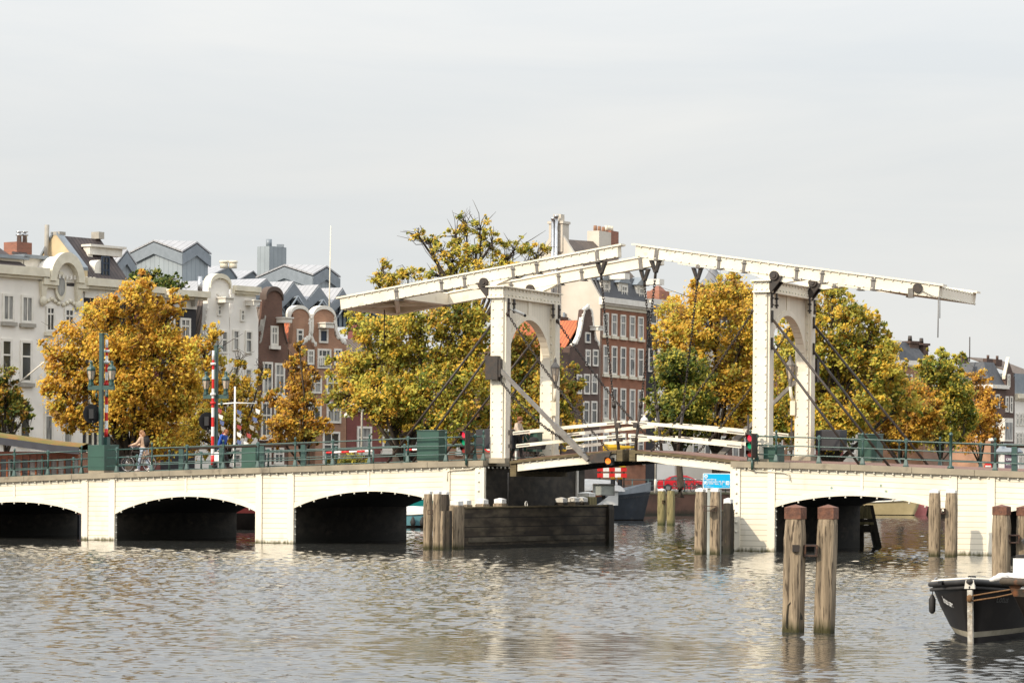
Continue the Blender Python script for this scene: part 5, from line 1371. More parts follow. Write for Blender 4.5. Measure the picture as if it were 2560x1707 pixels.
for x in (.55, 1.06):
    for y in (-.24, .24): mb = MB(f_); mb.path([(x + .12 * cos(a), y, .12 + .11 * sin(a)) for a in [2 * pi * k / 12 for k in range(12)]], .018, 5, True, False, True); mb.build('wheel', MT['plastic_black'], root)
def bicycle(label, loc, rz, group, fm):
    root = thing('bicycle', label, 'bicycle', (0, 0, 0), group)
    for x in (-.53, .55):
        mb = MB(); mb.path([(x + .335 * cos(a), 0, .345 + .335 * sin(a)) for a in [2 * pi * k / 24 for k in range(24)]], .02, 5, True, False, True); w = mb.build('wheel', MT['rubber'], root)
        mb = MB(); mb.path([(x + .305 * cos(a), 0, .345 + .305 * sin(a)) for a in [2 * pi * k / 24 for k in range(24)]], .011, 4, True, False, True)
        for k in range(9): a = pi * k / 9; mb.tube((x + .3 * cos(a), 0, .345 + .3 * sin(a)), (x - .3 * cos(a), 0, .345 - .3 * sin(a)), .0035, n=3)
        mb.build('rim', MT['steel'], w)
    mb = MB(); P = {'bb': (-.08, 0, .3), 'st': (-.2, 0, .82), 'ht': (.35, 0, .86), 'hb': (.38, 0, .72), 'ra': (-.53, 0, .345), 'fa': (.55, 0, .345)}
    for a, b in (('bb', 'st'), ('bb', 'hb'), ('st', 'ht'), ('ht', 'hb'), ('bb', 'ra'), ('st', 'ra'), ('hb', 'fa')): mb.tube(P[a], P[b], .016, n=6)
    mb.path([(-.85, 0, .55), (-.7, 0, .7), (-.5, 0, .725), (-.3, 0, .66)], .02, 4); mb.build('frame', fm, root)
    mb = MB(); mb.tube((.33, 0, .85), (.31, 0, 1.03), .014); mb.path([(.12, -.28, 1.05), (.3, -.24, 1.07), (.31, 0, 1.03), (.3, .24, 1.07), (.12, .28, 1.05)], .013, 5); mb.build('handlebar', MT['steel'], root)
    mb = MB(); mb.tube((-.2, 0, .8), (-.22, 0, .93), .014); mb.ex([(-.38, -.09, .93), (-.38, .09, .93), (-.2, .05, .94), (-.06, .02, .93), (-.06, -.02, .93), (-.2, -.05, .94)], (0, 0, .05)); mb.build('saddle', MT['plastic_black'], root)
    root.location = loc; root.rotation_euler = (0, 0, rz); return root
bik = bicycle('black city bicycle walked along by the person in the beige coat', W(-18.9, 3.25, zdeck(-18.9, 3.25)), A_l, 'bicycles', MT['iron'])
QZ = 1.75
for k, (lb) in enumerate(('leftmost', 'second', 'third', 'fourth', 'rightmost')):
    p = at(1692 + k * 15, 1228, 244); dup(bik, (p[0], 244 + .2 * k, QZ), 1.15 - .12 * (k % 3), lb + ' of the parked bicycles in front of the red car', 'bicycles parked before the red car')
# ================================================================== QUAY FURNITURE
root = thing('car', 'red coupe parked on the quay behind the row of bicycles', 'car', at(1705, 1228, 251))
cx0 = at(1643, 1228, 251)[0]; fq = lambda x, y, z: (cx0 + x, 251 + y + x * .12, QZ + z)
prof = [(0, .38), (.02, .72), (.12, .92), (.75, .98), (1.3, 1.0), (2.9, .98), (3.9, .86), (4.25, .66), (4.3, .38)]
mb = MB(fq); mb.grid([[(x, y, z if k in (1, 2) else z - .05) for k, y in enumerate((-.88, -.8, .8, .88))] for x, z in prof], True)
mb.ex([(x, -.88, z - .05) for x, z in prof] + [(4.2, -.88, .22), (.1, -.88, .22)], (0, 1.76, 0)); mb.build('body', mat('car_red', (0.52, 0.01, 0.02), .25, (.46, .01, .018), 3, coat=.6), root)
roof = [(.55, .97), (1.05, 1.26), (1.7, 1.39), (2.35, 1.36), (2.85, 1.16), (3.25, .95)]
mb = MB(fq); mb.grid([[(x, y * (1 - .22 * (z - .95) / .45), z) for y in (-.78, -.6, .6, .78)] for x, z in roof], True); mb.ex([(x, -.76 + .12 * (z - .95), z - .02) for x, z in roof], (0, 1.5, 0)); cb = mb.build('cabin', MT['car_red'], root)
mb = MB(fq); mb.ex([(1.0, -.79, 1.0), (1.15, -.74, 1.2), (1.7, -.70, 1.31), (2.3, -.70, 1.28), (2.75, -.74, 1.1), (2.95, -.79, .99)], (0, .012, 0)); mb.build('side_window', MT['glass_dark'], cb)
for x in (.85, 3.45):
    mb = MB(fq); mb.tube((x, -.9, .32), (x, -.68, .32), .32, n=18); w = mb.build('wheel', MT['plastic_black'], root)
    mb = MB(fq); mb.tube((x, -.915, .32), (x, -.9, .32), .2, n=12); mb.build('rim', MT['steel'], w)
mb = MB(fq); mb.box(-.02, .1, -.86, -.5, .7, .85); mb.build('tail_light', MT['lamp_dull'], root)
root = thing('road_barrier', 'red and white board barrier with two amber lamps standing on the quay', 'barrier', at(1530, 1200, 216))
for (y0, y1) in ((1169, 1178), (1183, 1193)):
    mb = MB(); n = 5; c0, c1 = at(1493, y1, 216), at(1567, y0, 216); w = (c1[0] - c0[0]) / n
    for k in range(n): mb.m = k % 2; mb.box(c0[0] + k * w, c0[0] + (k + 1) * w, 216, 216.05, c0[2], c1[2])
    mb.build('board', [MT['red_paint'], MT['white_paint']], root)
mb = MB()
for x in (1500, 1530, 1560): p = at(x, 1166, 216.1); mb.box(p[0] - .05, p[0] + .05, 216.06, 216.14, QZ - .02, p[2])
mb.build('frame', MT['iron'], root)
for x in (1511, 1556): p = at(x, 1165, 216); mb = MB(); mb.box(p[0] - .22, p[0] + .22, 215.95, 216.1, p[2] - .05, p[2] + .1); mb.build('lamp', MT['yellow_paint'], root)
def curl_lamp(label, px, ytop, Y, sc=1.0):
    b = at(px, ytop, Y); zt_ = b[2]; r = .62 * sc
    root = thing('curl_lamp', label, 'street lamp', (b[0], Y, QZ), 'white curled street lamps')
    P = [(b[0], Y, QZ), (b[0], Y, zt_ - r * 1.9)]
    arc = [(b[0] - r * .95 + r * .95 * cos(a), Y, zt_ - r * 1.1 + r * 1.1 * sin(a)) for a in [pi * k / 10 for k in range(0, 11)]]
    cur = [(b[0] - r * 1.9 + .0 + r * .45 * (1 - cos(a)), Y, zt_ - r * 1.1 - r * .5 * sin(a)) for a in [pi * k / 6 for k in range(1, 7)]]
    mb = MB(); mb.path(P + arc + cur, [.07, .06] + [.045] * 11 + [.035] * 6, 7); mb.path([(b[0], Y, zt_ - r * 1.7), (b[0] - r * .4, Y, zt_ - r * .95), (b[0] - r * 1.0, Y, zt_ - r * 1.0), (b[0] - r * 1.35, Y, zt_ - r * 1.45)], .035, 6)
    mb.lathe([(.1, 0), (.1, .9), (.07, 1.0)], (b[0], Y, QZ), 8); mb.build('pole', MT['trim_white'], root)
    mb = MB(); mb.lathe([(.27, 0), (.29, .12), (.2, .3), (.07, .38), (.04, .5)], (b[0] - r * 1.35, Y, zt_ - r * 1.45 - .55), 12); mb.build('lamp_shade', MT['trim_white'], root)
curl_lamp('white curled street lamp in front of the yellow green trees at centre left', 905, 986, 190)
curl_lamp('white curled street lamp just left of the green shrub behind the leaf rails', 1640, 1005, 222)
curl_lamp('white curled street lamp near the advertising kiosk at far right', 2499, 1066, 300)
p = at(772, 1075, 205)
root = thing('street_lamp', 'black old style street lantern among the orange leaves at left', 'street lamp', (p[0], 205, QZ))
mb = MB(); mb.lathe([(.14, 0), (.1, .6), (.06, .8), (.05, 2.9), (.1, 3.0)], (p[0], 205, QZ), 8); mb.build('pole', MT['iron'], root)
zb_ = at(772, 1098, 205)[2]
mb = MB(); mb.lathe([(.38, .75), (.45, .85), (.2, 1.05), (.08, 1.15), (.1, 1.35), (.02, 1.5)], (p[0], 205, zb_), 6, False); mb.lathe([(.06, -.3), (.1, -.1), (.22, 0), (.22, .04)], (p[0], 205, zb_), 6, False); mb.tube((p[0], 205, QZ + 2.9), (p[0], 205, zb_), .05); mb.build('lantern_cap', MT['iron'], root)
mb = MB(); mb.lathe([(.2, .04), (.36, .75)], (p[0], 205, zb_), 6, False); mb.build('glass', MT['lamp_glass'], root)
# advertising kiosk
p = at(2525, 1190, 255)
root = thing('kiosk', 'white framed advertising kiosk with a dark poster at the right photo edge', 'kiosk', (p[0], 255, QZ))
x0, x1, zt_ = at(2503, 1150, 255)[0], at(2547, 1150, 255)[0], at(2525, 1132, 255)[2]
mb = MB(); mb.box(x0, x1, 255, 256.4, QZ, zt_); mb.build('frame', MT['white_paint'], root)
mb = MB(); c = ((x0 + x1) / 2, 255.7, zt_); mb.lathe([(1.15, 0), (1.2, .1), (.6, .7), (.4, .8)], c, 8, False); mb.build('roof', MT['zinc'], root)
mb = MB(); mb.box(x0 + .28, x1 - .1, 254.96, 254.99, QZ + .1, zt_ - .12); po = mb.build('poster', mat('poster', (0.09, 0.05, 0.085), .5, (0.16, 0.12, 0.15), 2.5), root)
for s_, z, sz_ in (('CREATE', zt_ - .62, .27), ('DIFFER', zt_ - .98, .27)): text_on(s_, sz_, (x0 + .38, 254.94, z), (1, 0, 0), (0, 0, 1), MT['sign_white'], 'lettering', po, 0, bold=.008)
mb = MB(); p = at(2436, 1166, 240); mb.box(p[0] - .35, p[0] + .35, 240, 240.4, QZ, QZ + 1.2); tag(mb.build('salt_bin', MT['yellow_paint'], loc=(p[0], 240, QZ)), 'yellow box standing on the quay behind the right railing', 'box')
p = at(2470, 1165, 238); root = thing('road_sign', 'small red and white round road sign behind the right railing', 'road sign', (p[0], 238, QZ))
mb = MB(); mb.tube((p[0], 238, p[2]), (p[0], 238.03, p[2]), .3, n=18); mb.build('rim', MT['red_paint'], root); mb = MB(); mb.box(p[0] - .22, p[0] + .22, 237.97, 237.99, p[2] - .06, p[2] + .06); mb.build('bar', MT['white_paint'], root); mb = MB(); mb.tube((p[0], 238.05, QZ), (p[0], 238.05, p[2]), .03); mb.build('pole', MT['iron_grey'], root)
# ================================================================== HOUSES
class Fr:                                # facade frame: a along the front, b into the block, z up
    def __init__(s, ox, oy, ang):
        s.o = (ox, oy); s.d = (cos(ang), sin(ang)); s.n = (-sin(ang), cos(ang))
    def __call__(s, a, b, z):
        return (s.o[0] + s.d[0] * a + s.n[0] * b, s.o[1] + s.d[1] * a + s.n[1] * b, z)
    def px(s, x, y, b=0.0):              # photo pixel -> (a, z) on the plane at depth b
        o = s(0, b, 0)
        return hit(x, y, o[0], o[1], s.d[0], s.d[1])
    def side(s, x, y, a):                # photo pixel -> (b, z) on a side wall at position a
        o = s(a, 0, 0)
        return hit(x, y, o[0], o[1], s.n[0], s.n[1])
FL = Fr(-31.7, 190, atan2(.79, .61))
uvf = lambda a, b, z: (a + b, z)
RW = random.Random(8)
def window(f, par, r, m='glass_dark', fw=.11, bars=1, mid=None, vert=0, frame='trim_white', sill=None, b=0.0, shutter=None, arch=False):
    x0, y0, x1, y1 = r
    (a0, z1), (a1, z0) = f.px(x0, y0, b), f.px(x1, y1, b)
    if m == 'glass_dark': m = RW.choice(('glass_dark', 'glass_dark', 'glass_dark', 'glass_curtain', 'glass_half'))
    mb = MB(f)
    for q in ((a0, a1, z1 - fw, z1), (a0, a1, z0, z0 + fw), (a0, a0 + fw, z0 + fw, z1 - fw), (a1 - fw, a1, z0 + fw, z1 - fw)):
        mb.box(q[0], q[1], b - .09, b - .004, q[2], q[3])
    t = .05
    for k in range(bars):
        z = z0 + (z1 - z0) * ((mid or .58) if bars == 1 else (k + 1) / (bars + 1)); mb.box(a0 + fw, a1 - fw, b - .07, b - .03, z - t, z + t)
    for k in range(vert):
        a = a0 + (a1 - a0) * (k + 1) / (vert + 1); mb.box(a - t * .7, a + t * .7, b - .075, b - .035, z0 + fw, z1 - fw)
    w = mb.build('window', MT[frame], par)
    mb = MB(f); mb.box(a0 + fw * .7, a1 - fw * .7, b - .025, b - .003, z0 + fw * .7, z1 - fw * .7); mb.build('pane', MT[m], w)
    if sill:
        mb = MB(f); mb.box(a0 - .12, a1 + .12, b - .2, b - .004, z0 - .26, z0 - .02); mb.build('sill', MT[sill], w)
    return w
def house(name, label, f, base, grp='canal houses on the far bank', cat='house'):
    return thing(name, label, cat, f(*base), grp)
def wall(f, root, poly, dep, m, name='wall', uv=uvf, b0=0.0):
    mb = MB(f); mb.ex([(a, b0, z) for a, z in poly], (0, dep, 0)); return mb.build(name, MT[m], root, uv=uv)
def band(f, root, pxs, m, proud=.2, name='cornice', dep=None):        # horizontal trim from pixel strip (x0,y0,x1,y1,h)
    x0, y0, x1, y1, h = pxs
    (a0, z0), (a1, z1) = f.px(x0, y0), f.px(x1, y1)
    z = (z0 + z1) / 2; hh = h
    mb = MB(f); mb.box(a0, a1, -proud, dep or -.002, z - hh, z); mb.box(a0, a1, -proud * .6, -.002, z - hh - .18, z - hh); return mb.build(name, MT[m], root)
def roof_plane(f, root, pts, m, name='roof', th=.12, uv=None):
    p = [Vector(q) for q in pts]; mb = MB(f); n = (p[1] - p[0]).cross(p[2] - p[0]).normalized() * th
    if n.z > 0: n = -n
    mb.ex([tuple(q) for q in p], tuple(n)); return mb.build(name, MT[m], root, uv=uv or (lambda a, b, z: (a, a)))
Z0 = QZ - .1
A = lambda x, y=800: FL.px(x, y)[0]
ZZ = lambda x, y: FL.px(x, y)[1]
# --- H1 tall white house at the left edge
a0, a1 = A(-70, 800), A(112, 800); zt = ZZ(60, 676)
h = house('canal_house', 'tall white plastered house at the left photo edge with dentil cornice', FL, ((a0 + a1) / 2, 0, Z0))
w = wall(FL, h, [(a0, Z0), (a1, Z0), (a1, zt), (a0, zt)], 9, 'stucco_white')
c = band(FL, h, (-70, 656, 113, 672, .55), 'trim_cream', .45)
mb = MB(FL)
for k in range(30): mb.box(a0 + .2 + k * .34, a0 + .36 + k * .34, -.3, -.27 + .02, zt - .35, zt - .1)
mb.build('dentil_pattern', MT['trim_white'], c)
for q in ((-60, 640, 58, 656), (60, 645, 108, 663)):
    (p, z1), (p2, z2) = FL.px(q[0], q[1], 1.2), FL.px(q[2], q[3], 1.2); mb = MB(FL); mb.box(p, p2, 1.2, 2.6, z2 - .2, z1); mb.build('roof_dormer', MT['trim_white'], h)
    mb = MB(FL); mb.box(p - .25, p2 + .25, .9, 2.8, z1, z1 + .22); mb.build('dormer_roof', MT['zinc'], h)
for r in ((5, 733, 35, 805), (52, 737, 82, 809), (2, 846, 29, 953), (50, 850, 79, 957), (2, 992, 26, 1098), (47, 996, 76, 1102)):
    window(FL, h, r, 'glass_curtain' if r[1] < 740 else 'glass_dark', .16, 0 if r[1] < 740 else 1, .62, 1 if r[1] < 740 else 0, sill='sill_stone')
mb = MB(FL); z1 = ZZ(50, 950); p = A(40, 1000); mb.tube(FL(0, 0, 0), FL(0, 0, 0), .01) if 0 else mb.tube((p, -.1, ZZ(45, 960)), (A(75), -3.0, ZZ(100, 870)), .05, n=6); mb.build('flag_pole', MT['trim_white'], h)
# roof and chimney behind it
roof_plane(FL, h, [(a0, .4, zt + .2), (a1 - 1.0, .4, zt + .2), (a1 - 1.0, 4.5, FL.px(100, 606, 4.5)[1]), (a0, 4.5, FL.px(0, 608, 4.5)[1])], 'tile_dark')
(p, z1), (p2, z2) = FL.px(42, 604, 3), FL.px(80, 604, 3); mb = MB(FL); mb.box(p, p2, 3, 4.2, zt, z1); ch = mb.build('chimney', MT['brick_chimney'], h, uv=uvf)
for x in (48, 62):
    q = FL.px(x, 604, 3.5); mb = MB(FL); mb.lathe([(.16, 0), (.14, .4), (.22, .42), (.22, .52), (.1, .55), (.1, .62), (.2, .64), (.2, .7)], (q[0], 3.5, q[1] - .05), 8); mb.build('chimney_pot', MT['steel'], ch)
# --- H2 ornate white house with round pediment
a0, a1 = A(112), A(209); zt = ZZ(150, 714)
h = house('canal_house', 'narrow white ornate house with round pediment and oval window', FL, ((a0 + a1) / 2, 0, Z0))
wall(FL, h, [(a0 + .01, Z0), (a1 - .01, Z0), (a1 - .01, zt), (a0 + .01, zt)], 7, 'stucco_white')
pc, pz = FL.px(157, 705); R1 = A(186) - A(157) + .3
band(FL, h, (100, 694, 137, 699, .4), 'trim_cream', .4); band(FL, h, (186, 704, 212, 708, .4), 'trim_cream', .4)
mb = MB(FL); mb.ex([(pc + R1 * cos(t), -.05, pz + R1 * 1.25 * sin(t)) for t in [pi * k / 20 for k in range(21)]], (0, 1.6, 0)); g = mb.build('pediment', MT['stucco_white'], h)
mb = MB(FL)
for k in range(20):
    t0, t1 = pi * k / 20, pi * (k + 1) / 20
    mb.hexa([(pc + r_ * cos(t), b, pz + r_ * 1.25 * sin(t)) for b in (-.5, -.05) for r_, t in ((R1 - .35, t0), (R1 - .35, t1), (R1 + .18, t1), (R1 + .18, t0))])
mb.build('pediment_arch', MT['trim_cream'], g)
mb = MB(FL); oz = ZZ(146, 715); oc = A(147)
for r_, b, m_ in ((.62, -.2, 'trim_cream'), (.42, -.24, 'glass_curtain')):
    mb = MB(FL); mb.ex([(oc + r_ * .75 * cos(t), b, oz + r_ * 1.5 * sin(t)) for t in [2 * pi * k / 20 for k in range(20)]], (0, .15, 0)); mb.build('oval_window', MT[m_], g)
for x, y in ((104, 728), (192, 740)):
    p, z = FL.px(x, y); mb = MB(FL); mb.taper(p, -.12, z - .5, z + .6, .3, .2, .55, .4); mb.sph((p, -.15, z - .6), .28, 8, 6, (1, .6, 1.2)); mb.build('scroll_bracket', MT['trim_cream'], h)
for x, y in ((128, 757), (175, 763)):
    p, z = FL.px(x, y); mb = MB(FL)
    for k in range(5): mb.sph((p - .6 + .3 * k, -.06, z + .12 * (2 - abs(k - 2))), .2, 6, 4, (1, .5, .7))
    mb.build('swag', MT['trim_cream'], h)
for r in ((114, 765, 136, 830), (160, 770, 184, 835), (110, 1010, 132, 1105), (157, 1015, 181, 1110)): window(FL, h, r, 'glass_curtain' if r[1] > 1000 else 'glass_dark', .14, 1, .7, 1 if r[1] < 800 else 0, sill='trim_cream')
roof_plane(FL, h, [(a0, .3, zt), (a0 + 1.2, .3, zt), (a0 + 1.2, 3, zt + 2.2), (a0, 3, zt + 2.2)], 'tile_dark')
# --- H3 black house, white frieze, ochre side gable and dormer
a0, a1 = A(210), A(322); zt = ZZ(240, 700); zf = ZZ(240, 746)
h = house('canal_house', 'black fronted house with white frieze, ochre side gable and arched dormer', FL, ((a0 + a1) / 2, 0, Z0))
wall(FL, h, [(a0, Z0), (a1, Z0), (a1, zt), (a0, zt)], 5.4, 'brick_black')
band(FL, h, (206, 694, 324, 703, .5), 'trim_cream', .5)
mb = MB(FL); mb.box(a0, a1, -.06, -.003, zf, zt - .5); mb.build('frieze', MT['trim_white'], h)
br, zr = FL.side(139, 588, a0); be, ze = FL.side(103, 645, a0); bf, zf2 = FL.side(211, 676, a0)
mb = MB(FL); mb.ex([(a0 - .02, 0, zt), (a0 - .02, 5.4, zt), (a0 - .02, be, ze), (a0 - .02, br + .25, zr), (a0 - .02, br - .25, zr), (a0 - .02, bf, zf2)], (.3, 0, 0)); g = mb.build('side_gable', MT['stucco_ochre'], h)
for p, q in (((br - .2, zr), (bf, zf2)), ((br + .2, zr), (be, ze))):
    mb = MB(FL); mb.hexa([(x, p_[0], p_[1] + d) for d in (0, .2) for (x, p_) in ((a0 - .12, p), (a0 + .34, p), (a0 + .34, q), (a0 - .12, q))]); mb.build('coping', MT['zinc'], g)
mb = MB(FL); p, z = FL.side(124, 655, a0); mb.tube((a0 - .3, p, z - .5), (a0 - .25, p, FL.side(127, 563, a0)[1]), .15, n=8); mb.build('flue_pipe', MT['sill_stone'], h)
mb = MB(FL); mb.box(a0 - .05, a0 + .5, br - .4, br + .4, zr, zr + .22); mb.build('gable_cap', MT['sill_stone'], h); mb = MB(FL); mb.box(a1 - .5, a1, br - .35, br + .35, zr, zr + .45); mb.build('gable_cap', MT['sill_stone'], h)
roof_plane(FL, h, [(a0 + .3, 0, zt + .1), (a1, 0, zt + .1), (a1, br, zr), (a0 + .3, br, zr)], 'tile_dark')
roof_plane(FL, h, [(a0 + .3, 5.4, zt + .1), (a1, 5.4, zt + .1), (a1, br, zr), (a0 + .3, br, zr)], 'tile_dark')
p0, p1 = A(246), A(281); zt2 = ZZ(262, 640)
mb = MB(FL); mb.box(p0, p1, .35, 2.6, zt, zt2 - .7); d = mb.build('dormer', MT['trim_white'], h)
pm = (p0 + p1) / 2; rr = (p1 - p0) / 2
mb = MB(FL); mb.ex([(pm + rr * cos(t), .35, zt2 - .7 + rr * .75 * sin(t)) for t in [pi * k / 14 for k in range(15)]], (0, 2.2, 0)); mb.build('dormer_head', MT['trim_white'], d)
window(FL, d, (253, 640, 272, 694), 'glass_dark', .1, 2, None, 1, 'steel_blue', b=.33)
q0, q1 = FL.px(222, 626, 1.4), FL.px(303, 626, 1.4); mb = MB(FL); mb.box(q0[0], q1[0], 1.3, 1.9, q0[1] - .25, q0[1] + .25); mb.box(q0[0] - .1, q1[0] + .2, 1.1, 2.0, q0[1] + .25, q0[1] + .4); mb.box(pm - .2, pm + .2, 1.4, 1.8, zt2 - .3, q0[1] - .2); mb.build('cornice_board', MT['trim_white'], h)
for r in ((222, 900, 238, 1010), (250, 905, 268, 1015), (215, 1045, 232, 1140), (242, 1045, 258, 1140), (272, 1045, 290, 1140), (296, 1000, 318, 1140)): window(FL, h, r, 'glass_dark', .14, 1, .7, frame='trim_cream')
# --- H4 red-brown brick house behind the big orange tree
a0, a1 = A(322), A(404); zt = ZZ(360, 718)
h = house('canal_house', 'red brown brick house mostly hidden behind the big orange tree', FL, ((a0 + a1) / 2, 0, Z0))
wall(FL, h, [(a0 + .01, Z0), (a1 - .01, Z0), (a1 - .01, zt), (a0 + .01, zt)], 8, 'brick_maroon'); band(FL, h, (322, 712, 405, 720, .4), 'trim_cream', .4)
for r in ((325, 802, 337, 832), (379, 809, 396, 838), (330, 880, 350, 930), (362, 885, 382, 935), (335, 985, 352, 1050), (366, 990, 384, 1050), (306, 1070, 324, 1150), (350, 1090, 370, 1160)): window(FL, h, r, 'glass_dark', .13, 1, .6)
# --- H5 black house with white frieze and dark windows
a0, a1 = A(404), A(490); zt = ZZ(450, 724); zf = ZZ(450, 771)
h = house('canal_house', 'black house with broad white frieze right above the big orange tree', FL, ((a0 + a1) / 2, 0, Z0))
wall(FL, h, [(a0 + .01, Z0), (a1 - .01, Z0), (a1 - .01, zt), (a0 + .01, zt)], 8, 'brick_black'); band(FL, h, (403, 720, 507, 733, .4), 'trim_cream', .75)
mb = MB(FL); mb.box(a0, a1, -.07, -.003, zf, zt - .4); mb.build('frieze', MT['trim_white'], h)
mb = MB(FL)
for k in range(5): mb.taper(A(478) + k * .0, -.25, zf + .2, zt - .45, .2, .3, .3, .6)
mb.build('console', MT['trim_white'], h)
for r in ((411, 790, 436, 824), (449, 794, 475, 846), (412, 880, 434, 940), (448, 885, 472, 945), (414, 985, 436, 1060), (450, 990, 474, 1065)): window(FL, h, r, 'glass_dark', .15, 1, .6, 1)
q = FL.px(500, 691, 3); mb = MB(FL); mb.tube((q[0], 3, zt), (q[0], 3, q[1]), .16, n=8); mb.build('flue_pipe', MT['steel'], h)
# --- gabled houses: outline built from pixel pairs
def gable_house(label, f, xs, outline, m, dep=8, roofm='tile_brown', grp='canal houses on the far bank', ridge=None, trim=None):
    a0, a1 = f.px(xs[0], 850)[0], f.px(xs[1], 850)[0]
    h = house('canal_house', label, f, ((a0 + a1) / 2, 0, Z0), grp)
    P = [f.px(x, y) for x, y in outline]
    wall(f, h, [(a0 + .01, Z0), (a1 - .01, Z0)] + [(min(max(a, a0 + .01), a1 - .01), z) for a, z in P[::-1]], .45, m)
    ez = min(P[0][1], P[-1][1]); mb = MB(f); mb.box(a0 + .02, a1 - .02, .45, dep, Z0, ez); mb.build('side_walls', MT[m], h, uv=uvf)
    am = (a0 + a1) / 2; rz = f.px(*ridge)[1] if ridge else ez + (a1 - a0) * .75
    roof_plane(f, h, [(a0, .45, ez), (am, .45, rz), (am, dep, rz), (a0, dep, ez)], roofm, uv=lambda a, b, z: (b, b)); roof_plane(f, h, [(a1, .45, ez), (am, .45, rz), (am, dep, rz), (a1, dep, ez)], roofm, uv=lambda a, b, z: (b, b))
    return h
def hood(f, h, x0, x1, y0, y1, m, rise, proud=.25, name='gable_cap', infill=None, th=.3):        # segmental cap on a neck gable
    (a0, z0), (a1, _) = f.px(x0, y0), f.px(x1, y0)
    mb = MB(f); n = 14; am, r = (a0 + a1) / 2, (a1 - a0) / 2
    top = [(am - r * cos(pi * k / n), z0 + rise * sin(pi * k / n)) for k in range(n + 1)]
    for (p, q), (p2, q2) in zip(top, top[1:]):
        mb.hexa([(x, b, z) for b in (-proud, .5) for x, z in ((p, q - th), (p2, q2 - th), (p2, q2), (p, q))])
    o = mb.build(name, MT[m], h); mb = MB(f); mb.ex([(p, -.004, q - .05) for p, q in top], (0, .42, 0)); mb.build('tympanum', MT[infill or m], h, uv=uvf); return o
def scroll(f, h, pts, m='trim_white', r=.24, name='gable_scroll'):
    mb = MB(f)
    for (x, y, k) in pts:
        a, z = f.px(x, y); mb.sph((a, .02, z), r * k * .62, 8, 6, (1, .5, 1))
    for i, ((x, y, k), (x2, y2, k2)) in enumerate(zip(pts, pts[1:])):
        a, z = f.px(x, y); b, z2 = f.px(x2, y2); w, w2 = r * k * .4, r * k2 * .4
        mb.hexa([(a - w, -.06, z), (a + w, -.06, z), (a + w, .3, z), (a - w, .3, z), (b - w2, -.06, z2), (b + w2, -.06, z2), (b + w2, .3, z2), (b - w2, .3, z2)])
        for j in (.3, .65): mb.sph((a + (b - a) * j + (.12 if (i + (j > .5)) % 2 else -.12) * k, 0, z + (z2 - z) * j), r * k * .4, 6, 5, (1, .6, 1))
    return mb.build(name, MT[m], h)
def hoist(f, h, x, y, w=.5, m='trim_white'):
    a, z = f.px(x, y); mb = MB(f); mb.box(a - w * .8, a + w * .8, -.8, .1, z - .15, z + .15); mb.box(a - w * .8 - .08, a + w * .8 + .08, -.9, .1, z + .15, z + .23); mb.build('hoist_beam', MT[m], h)
h = gable_house('white neck gable house with rounded cap and carved scrolls', FL, (489, 574), [(489, 905), (512, 830), (518, 790), (522, 705), (572, 705), (573, 800), (574, 830)], 'stucco_white', ridge=(530, 730), roofm='tile_brown')
hood(FL, h, 522, 574, 708, 688, 'trim_cream', .7, .2, infill='stucco_white'); scroll(FL, h, [(520, 770, .8), (518, 790, 1), (515, 812, 1.1), (512, 835, 1.2)]); scroll(FL, h, [(543, 735, .8), (550, 742, 1), (556, 735, .8)]); hoist(FL, h, 552, 752)
for r in ((542, 762, 553, 790), (528, 822, 548, 880), (552, 826, 568, 884), (528, 920, 546, 990), (553, 925, 569, 992), (530, 1030, 548, 1100), (554, 1030, 570, 1100)): window(FL, h, r, 'glass_dark', .12, 1, .6)
h = gable_house('white neck gable house with flat cornice and concave shoulders', FL, (574, 646), [(574, 792), (582, 775), (586, 750), (587, 720), (640, 724), (640, 760), (644, 790), (646, 800)], 'stucco_white', ridge=(610, 745))
band(FL, h, (581, 712, 643, 720, .35), 'trim_cream', .4)
mb = MB(FL); 
(p, z), (p2, z2) = FL.px(590, 727), FL.px(636, 742); mb.box(p, p2, -.08, -.01, z2, z); mb.build('cornice_panel', MT['trim_cream'], h)
hoist(FL, h, 620, 759, .35)
for r in ((600, 773, 611, 804), (581, 824, 597, 877), (612, 826, 629, 884), (580, 915, 597, 975), (611, 920, 628, 978), (582, 1015, 598, 1085), (612, 1018, 628, 1088), (583, 1120, 600, 1160), (612, 1120, 630, 1160)): window(FL, h, r, 'glass_curtain', .12, 1, .6)
h = gable_house('dark red brick neck gable house with weathered arched cap', FL, (646, 721), [(646, 856), (652, 840), (660, 800), (664, 735), (705, 738), (706, 800), (712, 845), (721, 862)], 'brick_dark', ridge=(684, 765), roofm='tile_brown')
hood(FL, h, 663, 706, 738, 717, 'brick_brown', .65, .12, infill='brick_dark'); scroll(FL, h, [(663, 790, .6), (658, 815, .7), (654, 840, .8), (650, 856, .8)], 'sill_stone', .2); scroll(FL, h, [(706, 795, .5), (710, 830, .6), (718, 858, .7)], 'brick_brown', .2); hoist(FL, h, 700, 802, .45)
for r in ((676, 814, 694, 864), (656, 904, 680, 987), (686, 907, 710, 988), (652, 1004, 677, 1092), (684, 1006, 709, 1094), (655, 1118, 676, 1160), (684, 1118, 708, 1160)): window(FL, h, r, 'glass_dark', .14, 1, .62, 1, sill='trim_white')
F2 = Fr(*FL(A(721), 0, 0)[:2], atan2(.70, .71))
h = gable_house('pink brick neck gable house left of its twin, partly behind the orange tree', F2, (723, 790), [(723, 872), (731, 858), (733, 780), (772, 782), (774, 850), (780, 860), (790, 872)], 'brick_pink', roofm='tile_orange', ridge=(752, 805))
